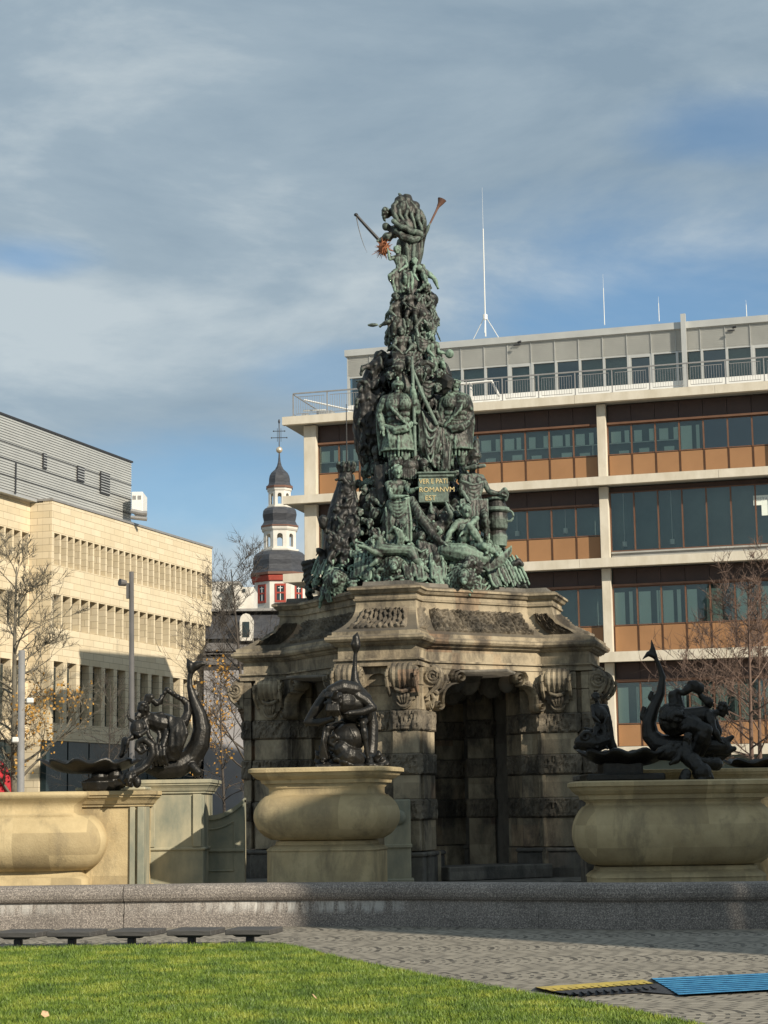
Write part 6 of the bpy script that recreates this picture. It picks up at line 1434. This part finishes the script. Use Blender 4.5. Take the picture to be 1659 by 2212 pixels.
def shell(root, x0, x1, yr, yb, Y, dep, nw, amp, m='bronze'):
    a = P(x0, yr, Y); b = P(x1, yr, Y); c = (a+b)/2; rx = (b.x-a.x)/2; zb = P((x0+x1)/2, yb, Y).z; H_ = c.z-zb
    mb = MB(); rings = []
    for t in [i/8 for i in range(9)]+[1.0, .96, .8, .5, .15]:
        inner = len(rings) > 9; f = .16+.84*t**.62; ring = []
        for k in range(72):
            th = 2*math.pi*k/72; wv = math.cos(nw*th)*t**2
            rr = f*(1+.07*wv)*(.97 if inner else 1); zz = zb+H_*(t**1.6)+amp*wv*1.0+(.05 if inner else 0)
            ring.append((c.x+rx*rr*math.cos(th), Y+dep*rr*math.sin(th), zz))
        rings.append(ring)
    mb.loft(rings); o = mb.build('shell', M[m], root, True); o.matrix_parent_inverse = Matrix.Translation(-root.location); return o
shell(g2b, 92, 300, 1646, 1672, 42.5, 1.0, 11, .055)
B = Fig(); q = lambda x, y, d=0: Q(x, y, d, 42.5)
a_ = [(318, 1652), (330, 1630), (328, 1610), (312, 1597), (298, 1603), (295, 1617), (305, 1626), (314, 1620), (310, 1612), (304, 1614)]
B.chain([q(260, 1682, .9), q(285, 1672, .95), q(306, 1662, .9)]+[q(x, y, .85) for x, y in a_], [.08, .09, .085, .085, .085, .08, .07, .06, .055, .05, .045, .04, .03], 8)
B.head(q(280, 1683, 1.05), .15, (0, -1, -.1)); B.chain([q(262, 1680, .95), q(270, 1692, 1.0), q(284, 1698, 1.0)], [.06, .06, .04]); B.ell(q(296, 1690, .9), (.1, .08, .13))
B.cap(q(215, 1688, .3), .42, q(215, 1680, .3), .2); B.cap(q(248, 1684, .2), .3, q(248, 1676, .2), .2)
gp_(B, 'scroll', g2b, 'bronze', .017, 1)
mb = MB(); a = P(187, 1712, 42.6); b = P(270, 1692, 42.6); mb.cbox(a.x, b.x, 42.2, 43.4, 2.82, b.z, .02); a = P(168, 1712, 42.6); mb.cbox(a.x, b.x+.5, 42.25, 43.45, 2.83, 2.83+(b.z-2.82)*.45, .02)
mb.build('shell_plinth', M['urngreen'], g2b).matrix_parent_inverse = Matrix.Translation(-g2b.location)

# --- right: leaning nymph and dolphin
Y3 = 42.2; g3 = group('nymph_statue', 'black bronze crowned nymph leaning over a dolphin with raised forked tail, right of the fountain', 'statue', P(1490, 1660, Y3)); q = lambda x, y, d=0: Q(x, y, d, Y3)
B = Fig()
B.chain([q(1414, 1416, 0), q(1424, 1440, 0), q(1431, 1463, 0), q(1427, 1497, 0), q(1412, 1530, 0), q(1402, 1562, 0), q(1406, 1590, 0), q(1425, 1608, .1), q(1452, 1612, .2), q(1490, 1615, .3), q(1530, 1610, .35), q(1560, 1610, .4)], [.05, .055, .075, .105, .13, .16, .2, .24, .25, .26, .24, .2], 12)
B.chain([q(1415, 1418, 0), q(1410, 1400, 0), q(1407, 1382, 0)], [.06, .055, .012], 8); B.chain([q(1414, 1417, 0), q(1401, 1412, 0), q(1388, 1424, .02)], [.07, .06, .012], 8); B.ell(q(1408, 1409, 0), (.07, .04, .10))
dorsal(B, ((1407, 1500), (1404, 1506)), Y3, 0, .09); dorsal(B, ((1389, 1540), (1387, 1548), (1390, 1534)), Y3, 0, .1)
B.chain([q(1552, 1606, .4), q(1570, 1600, .45), q(1582, 1592, .45)], [.16, .09, .05]); B.chain([q(1548, 1618, .4), q(1570, 1622, .45), q(1586, 1617, .45)], [.16, .10, .06]); B.chain([q(1530, 1640, .3), q(1555, 1636, .3), q(1575, 1628, .35)], [.1, .1, .05])
gp_(B, 'dolphin', g3, 'bronze', .017, 2)
B = Fig()
B.chain([q(1476, 1553, .35), q(1500, 1548, .33), q(1520, 1546, .3), q(1532, 1548, .3)], [.25, .22, .22, .17], 12)
B.cap(q(1534, 1542, .3), .10, q(1548, 1540, .3), .075); B.head(q(1560, 1533, .3), .155, (.8, -.25, -.55), (.5, 0, 1), crown=True)
B.limb([q(1531, 1545, .5), q(1541, 1576, .6), q(1557, 1602, .55)], [.11, .085, .055]); B.hand(q(1555, 1600, .55), (.8, -.1, -.5), .05)
B.limb([q(1536, 1546, .1), q(1552, 1576, .2), q(1550, 1596, .2)], [.10, .08, .055])
B.limb([q(1478, 1562, .5), q(1524, 1578, .75), q(1502, 1622, .6), q(1490, 1640, .6)], [.23, .165, .12, .07]); B.limb([q(1474, 1562, .1), q(1520, 1590, .3), q(1540, 1626, .4)], [.2, .15, .1])
B.chain([q(1505, 1575, .6), q(1520, 1600, .65), q(1514, 1625, .55)], [.17, .18, .1])
gp_(B, 'nymph', g3, 'bronze', .016, 2, .003, (5, 5, 4))
B = Fig()
B.ell(q(1456, 1556, .35), (.34, .32, .36)); B.ell(q(1444, 1540, .3), (.2, .2, .2))
for i in range(12): a = 1.0+i*.2; B.chain([q(1486, 1556, .6), q(1470+18*math.cos(a+.6), 1556-14*math.sin(a), .74), q(1458+30*math.cos(a), 1558-30*math.sin(a*.9), .5)], [.03, .05, .035], 6)
B.chain([q(1466, 1528, .3), q(1456, 1516, .3), q(1454, 1502, .3), q(1462, 1493, .3), q(1476, 1496, .3), q(1486, 1488, .3), q(1498, 1481, .3), q(1508, 1487, .3), q(1510, 1497, .3), q(1518, 1508, .3), q(1530, 1516, .3), q(1533, 1524, .3)], [.10, .11, .10, .06, .07, .09, .14, .13, .05, .06, .10, .05], 9)
B.chain([q(1473, 1535, .3), q(1468, 1515, .28), q(1463, 1497, .28)], [.08, .06, .05]); B.chain([q(1480, 1572, .7), q(1500, 1562, .7), q(1512, 1558, .6)], [.1, .1, .04])
gp_(B, 'drapery', g3, 'bronze', .018, 1, .022, (7, 7, 3))
B = Fig()
B.head(q(1486, 1596, .95), .12, (.2, -1, 0)); B.chain([q(1484, 1608, .9), q(1480, 1630, .95), q(1496, 1646, 1.1)], [.12, .18, .17]); B.chain([q(1496, 1642, 1.1), q(1506, 1656, 1.2)], [.18, .16])
B.ell(q(1516, 1668, 1.2), (.22, .2, .22)); B.chain([q(1524, 1678, 1.25), q(1510, 1690, 1.3), q(1496, 1700, 1.3)], [.12, .09, .05]); B.chain([q(1532, 1672, 1.2), q(1537, 1682, 1.2), q(1520, 1694, 1.25)], [.07, .06, .03])
B.head(q(1478, 1690, 1.35), .13, (-.2, -1, 0)); B.chain([q(1482, 1672, 1.3), q(1478, 1684, 1.32)], [.12, .13])
B.head(q(1452, 1618, .95), .15, (.7, -.7, 0)); B.chain([q(1430, 1628, .9), q(1445, 1625, .95), q(1466, 1612, .95)], [.16, .2, .1]); B.limb([q(1474, 1620, 1.0), q(1464, 1640, 1.1), q(1448, 1650, 1.1)], [.09, .07, .04]); B.chain([q(1500, 1640, 1.0), q(1528, 1648, .9), q(1546, 1650, .8)], [.08, .12, .16])
gp_(B, 'boy', g3, 'bronze', .016, 2, .004, (14, 14, 10))
g3b = group('shell_basin', 'bronze shell basin with a small boy riding a dolphin head, right of the fountain arch', 'shell basin', P(1340, 1662, 41.9)); q = lambda x, y, d=0: Q(x, y, d, 41.9)
shell(g3b, 1250, 1452, 1624, 1656, 41.7, .9, 10, .05)
B = Fig()
B.body(1.55, q(1287, 1507, .4), q(1290, 1518, .4), q(1280, 1526, .45), q(1300, 1526, .35), q(1296, 1566, .4), [q(1282, 1548, .65), q(1292, 1556, .75)], [q(1312, 1546, .5), q(1306, 1560, .6)], [q(1284, 1588, .65), q(1290, 1612, .6)], [q(1306, 1586, .5), q(1310, 1614, .5)], (-.4, -.9, .1))
B.ell(q(1294, 1544, .42), (.17, .16, .2)); B.chain([q(1306, 1530, .3), q(1312, 1560, .3), q(1316, 1600, .3), q(1324, 1614, .3)], [.1, .11, .12, .1])
B.chain([q(1300, 1600, .4), q(1282, 1605, .5), q(1258, 1604, .5), q(1244, 1614, .5)], [.2, .22, .18, .06]); B.chain([q(1266+14*math.cos(t)*(1-t/9), 1592-12*math.sin(t)*(1-t/9), .65) for t in [i*.6 for i in range(12)]], [.05]*12, 6); B.ell(q(1266, 1592, .5), (.17, .15, .16))
B.chain([q(1300, 1576, .3), q(1280, 1580, .3), q(1262, 1572, .3)], [.06, .07, .02])
gp_(B, 'boy', g3b, 'bronze', .015, 2, .004, (14, 14, 10))
mb = MB(); a = P(1296, 1666, 41.9); b = P(1380, 1646, 41.9); mb.cbox(a.x, b.x, 41.2, 42.4, 2.88, b.z, .04); a = P(1257, 1666, 41.9); b = P(1385, 1670, 41.9); mb.cbox(a.x, b.x+.4, 40.9, 42.5, 2.872, 2.87+.16, .03)
o = mb.build('shell_foot', M['bronze'], g3b); o.matrix_parent_inverse = Matrix.Translation(-g3b.location)
g4 = group('shell_basin', 'low dark bronze shells lying on the pedestal at the right edge', 'shell basin', P(1600, 1652, 43.4))
shell(g4, 1562, 1730, 1645, 1660, 43.6, .6, 8, .05)

# ================================================================ FOREGROUND
def bench(X, Y, rz, label, g):
    b = empty('bench', label, 'bench', (X, Y, 0), rz, g)
    for i in range(3):
        m = MB(); y = -.44+i*.30; m.cbox(-.41, .41, y, y+.285, .190, .285, .012); m.build('seat_plank', M['wood'], b)
    m = MB(); m.cbox(-.075, .055, -.29, -.17, .028, .149, .008); m.build('leg', M['steel_dark'], b)
    m = MB(); m.prism([(-.33, .188), (.22, .188), (.16, .15), (-.24, .15)], -.30, -.16); m.build('bracket', M['steel_dark'], b)
for i, (x, d) in enumerate(((46, 'leftmost of the five'), (164, 'second from the left'), (294, 'middle one of the five'), (424, 'second from the right'), (550, 'rightmost of five'))):
    p = P(x, 2043, 33.72+.03*i); bench(p.x, 33.95-.05*i, rad(-12), 'dark grey slatted stool bench on one leg behind the lawn, '+d, 'row of stool benches behind the lawn')
# low beam on the paving behind the benches
def grp(x, y, z=0.0):
    d = _f*FP + _R*(x-829.5) + _U*(1106-y); k = (z-EYE)/d.z; return Vector((d.x*k, d.y*k, z))
r1 = empty('cable_ramp', 'yellow and black rubber cable ramp lying on the setts beside the lawn', 'cable ramp', tuple(grp(1300, 2135)))
def slab(par, pts, z0, m, name, zs=None):
    mb = MB(); n = len(pts); P0 = [grp(x, y, 0.002) for x, y in pts]; P1 = [grp(x, y, (zs[i] if zs else z0)) for i, (x, y) in enumerate(pts)]
    mb.loft([[tuple(p) for p in P0], [tuple(p) for p in P1]]); o = mb.build(name, m); o.parent = par; o.matrix_parent_inverse = Matrix.Translation(-par.location); return o
slab(r1, [(1192, 2141), (1412, 2124), (1388, 2116), (1157, 2132)], .055, M['yellow'], 'lid')
slab(r1, [(1253, 2151), (1392, 2144), (1466, 2149), (1420, 2124.5), (1413, 2124.5), (1194, 2141.5)], .03, M['black'], 'ramp_edge', [.01, .01, .01, .05, .05, .05])
for i in range(14):
    t = i/14; x = 1170+228*t; y = 2134-16*t
    slab(r1, [(x+18, y+5.5), (x+26, y+5), (x+16, y+1.6), (x+8, y+2)], .062, M['yellow'], 'tread')
for i in range(12):
    t = i/12; x = 1215+200*t; y = 2143.5-15*t
    slab(r1, [(x+14, y+5), (x+20, y+4.6), (x+12, y-.3), (x+6, y+.2)], .05, M['black'], 'rib')
r2 = empty('cable_ramp', 'bright blue plastic ramp lying on the setts at the right edge', 'cable ramp', tuple(grp(1560, 2130)))
slab(r2, [(1467, 2149), (1680, 2137), (1680, 2101), (1407, 2113)], .055, M['blue'], 'plate', [.03, .03, .06, .06])
for i in range(9):
    t = (i+.5)/9; a = (1407+60*t, 2113+36*t); b = (1680, 2101+36*t); slab(r2, [(a[0]+4, a[1]+1.2), (b[0], b[1]+1.2), (b[0], b[1]), (a[0]+3, a[1])], .066, M['blue'], 'rib', [.066-.03*t]*4)
def leaf(x, y, s, label, rz):
    p = grp(x, y, .07); mb = MB(); c = [(0, 0, 0), (.5, .35, .1), (.3, .9, .25), (0, 1.2, .1), (-.35, .85, .3), (-.5, .3, .12)]
    mb.add([(a*s, b*s, z*s) for a, b, z in c]+[(0, .6*s, .02)], [(0, 1, 6), (1, 2, 6), (2, 3, 6), (3, 4, 6), (4, 5, 6), (5, 0, 6)]); o = mb.build('fallen_leaf', M['leaf_pale']); o.location = p; o.rotation_euler = (.5, .2, rz)
    tag(o, label, 'leaf', 'fallen leaves on the lawn')
M['leaf_pale'] = mat('dry_leaf', (.50, .30, .16), (.60, .40, .24), 20, .7)
leaf(97, 2198, .10, 'curled tan leaf on the grass at the lower left corner', .3); leaf(684, 2158, .09, 'thin brown leaf standing in the grass near the middle', 1.2)

# ================================================================ LAMPS AND TREES
def pole(label, xb, yb, xt, yt, Y, r0, r1, m, kind):
    a = P(xb, yb, Y); a.z = 0; t = P(xt, yt, Y); r = empty('lamp_post', label, 'lamp post', tuple(a)); H_ = t.z; dx = t.x-a.x
    mb = MB(); mb.tube([(0, 0, 0), (dx*.3, 0, H_*.3), (dx*.3, 0, H_*.301), (dx, 0, H_)], [r0*1.25, r0*1.2, r0, r1], 14); mb.build('pole', m, r, True)
    if kind:
        mb = MB(); mb.tube([(dx-.05, 0, H_-.45), (dx-.28, 0, H_-.45)], .035, 6); mb.tube([(dx-.42, -.1, H_-.40), (dx-.22, .05, H_-.42)], [.14, .11], 12); mb.build('spotlight', m, r)
        mb = MB(); mb.box(dx-.18, dx-.09, -.08, .08, H_-1.0, H_-.45); mb.build('control_box', m, r)
    else:
        for zz, s in ((H_*.62, -1), (H_*.78, 1)): mb = MB(); mb.cbox(s*.1 if s > 0 else -.30, .30 if s > 0 else -.1, -.1, .1, zz, zz+.16, .03); mb.build('floodlight', M['white'], r)
    return r
pole('tall dark lamp post with a spotlight near its top, in front of the stone building', 288, 1530, 284, 1235, 68, .105, .085, M['lamp_grey'], True)
lp = pole('grey steel lamp post beside the tree at the left edge', 47, 1710, 47, 1405, 54, .105, .095, M['galv'], False)
rp = P(5, 1690, 56); mb = MB(); mb.loft([[(.42*k*math.cos(a)*(1+.18*math.cos(5*a)), .3*k*math.sin(a)*(1+.18*math.cos(5*a)), z) for a in [i*6.283/30 for i in range(30)]] for z, k in ((.6, .95), (1.2, 1.05), (2.0, .95), (2.8, .75), (3.05, .5), (3.2, .1))])
ro = empty('parasol', 'closed red parasol behind the basin at the left edge', 'parasol', (rp.x-.15, 56, P(5, 1690, 56).z-2.55)); mb.build('canopy', M['red'], ro, True); mb = MB(); mb.tube([(0, 0, .0), (0, 0, 3.3)], .03, 8); mb.build('pole', M['lamp_grey'], ro)

def tree(name, label, base, H_, lean, spread, seed, m, leafm=None, leafbox=None, nleaf=0, r0=.14, first=.35, levels_=4, droop=.0, nbr=22, cat='tree', forks=1, group_=None, lsz=.09):
    rnd = random.Random(seed); t = empty(name, label, cat, tuple(base), 0, group_); tr = MB(); br = MB(); tips = []
    def grow(mb, p, d, L, r, lev):
        n = 4 if lev < 2 else 3; pts = [p]; rs = [r]; q = Vector(p); dd = Vector(d)
        for i in range(n):
            dd = (dd+Vector((rnd.uniform(-1, 1), rnd.uniform(-1, 1), rnd.uniform(-.6, .8)-droop))*.17).normalized(); q = q+dd*(L/n); pts.append(q.copy()); rs.append(r*(1-.78*(i+1)/n))
        mb.tube(pts, rs, 5 if lev < 2 else 3)
        if lev >= levels_: tips.append(pts[-1]); return
        k = rnd.randint(4, 7)
        for i in range(k):
            j = rnd.uniform(.25, 1.0)*n; a = int(min(j, n-1)); b = pts[a].lerp(pts[a+1], j-a); side = Vector((rnd.uniform(-1, 1), rnd.uniform(-1, 1), rnd.uniform(-.3, .8))).normalized()
            nd = (dd*.75+side*.8).normalized(); grow(mb, b, nd, L*rnd.uniform(.42, .66), max(.009, r*(1-.6*j/n)*.55), lev+1)
    for fk in range(forks):
        lx = lean+(.28*(fk-(forks-1)/2) if forks > 1 else 0)
        trunk = [Vector((lx*H_*s_+.10*math.sin(3*s_+seed+fk), .05*math.sin(4*s_+fk), H_*s_)) for s_ in [i/10 for i in range(11)]]
        rs = [r0*(1-.86*(i/10)**.9) for i in range(11)]; tr.tube(trunk, rs, 9)
        for i in range(nbr):
            s_ = first+(1-first)*(i+rnd.random())/nbr; k = min(9, int(s_*10)); b = trunk[k].lerp(trunk[k+1], s_*10-k); az = rnd.uniform(0, 6.283); el = rnd.uniform(.15, .75)+.5*s_**3
            d = Vector((math.cos(az)*math.cos(el), math.sin(az)*math.cos(el), math.sin(el))); grow(br, b, d, spread*(1.05-.7*((s_-first)/(1-first))**1.3)*rnd.uniform(.6, 1.1), r0*.42*(1.05-s_*.8), 1)
    tr.build('trunk', m, t, True); br.build('crown', m, t)
    if nleaf:
        for lm, frac, nm in ((leafm, 1.0, 'leaves'),):
            lv = MB(); x0, x1, z0, z1 = leafbox; src = [q for q in tips if x0 < q.x < x1 and z0 < q.z < z1] or tips
            for i in range(nleaf):
                c = rnd.choice(src)+Vector((rnd.gauss(0, .10), rnd.gauss(0, .10), rnd.gauss(0, .12))); a = Vector((rnd.gauss(0, 1), rnd.gauss(0, 1), rnd.gauss(0, 1))).normalized(); b = a.orthogonal().normalized(); s_ = lsz*rnd.uniform(.6, 1.2)
                b = (Matrix.Rotation(rnd.uniform(0, 6.28), 3, a) @ b); e = a.cross(b); lv.add([c-b*s_*.5, c+e*s_*.45, c+b*s_*.6, c-e*s_*.45], [(0, 1, 2, 3)])
            lv.build(nm, lm, t)
    return t
def gbase(x, Y): p = P(x, 1745, Y); p.z = 0; return p
tree('bare_tree', 'nearly bare plane tree with some orange leaves at the left edge', gbase(38, 56), P(30, 1225, 56).z, -.012, 2.5, 3, M['bark'], M['leaf'], (.1, 1.9, 2.8, 6.4), 560, r0=.17, first=.22, levels_=4, nbr=28, lsz=.10)
tree('bare_tree', 'bare dark tree in front of the old house, left of the fountain', gbase(548, 78), P(500, 1230, 78).z, -.08, 4.0, 12, M['bark_dark'], M['leaf'], (-2.5, 1.0, 3.0, 6.3), 260, r0=.15, first=.30, levels_=4, nbr=20, lsz=.11)
tree('young_tree', 'small dark bare tree in front of the dark shop windows', gbase(232, 88), P(232, 1478, 88).z, 0, 2.6, 5, M['bark_dark'], None, None, 0, r0=.09, first=.3, levels_=3, nbr=16)
tree('young_tree', 'small tree keeping brown orange leaves, just left of the fountain', gbase(482, 64), P(480, 1470, 64).z, .0, 1.9, 8, M['bark_dark'], M['leaf'], (-3, 3, 2.5, 9), 420, r0=.08, first=.3, levels_=3, nbr=16, lsz=.10)
tree('bare_tree', 'bare tree with pale speckled trunk and reddish twigs at the right edge', gbase(1636, 60), P(1622, 1270, 60).z, -.01, 3.0, 17, M['bark_red'], None, None, 0, r0=.12, first=.36, levels_=4, nbr=18)
tree('bare_tree', 'second bare tree with reddish twigs close behind the pale trunked one', gbase(1652, 66), P(1650, 1330, 66).z, .0, 2.7, 23, M['bark_red'], None, None, 0, r0=.13, first=.35, levels_=4, nbr=13)
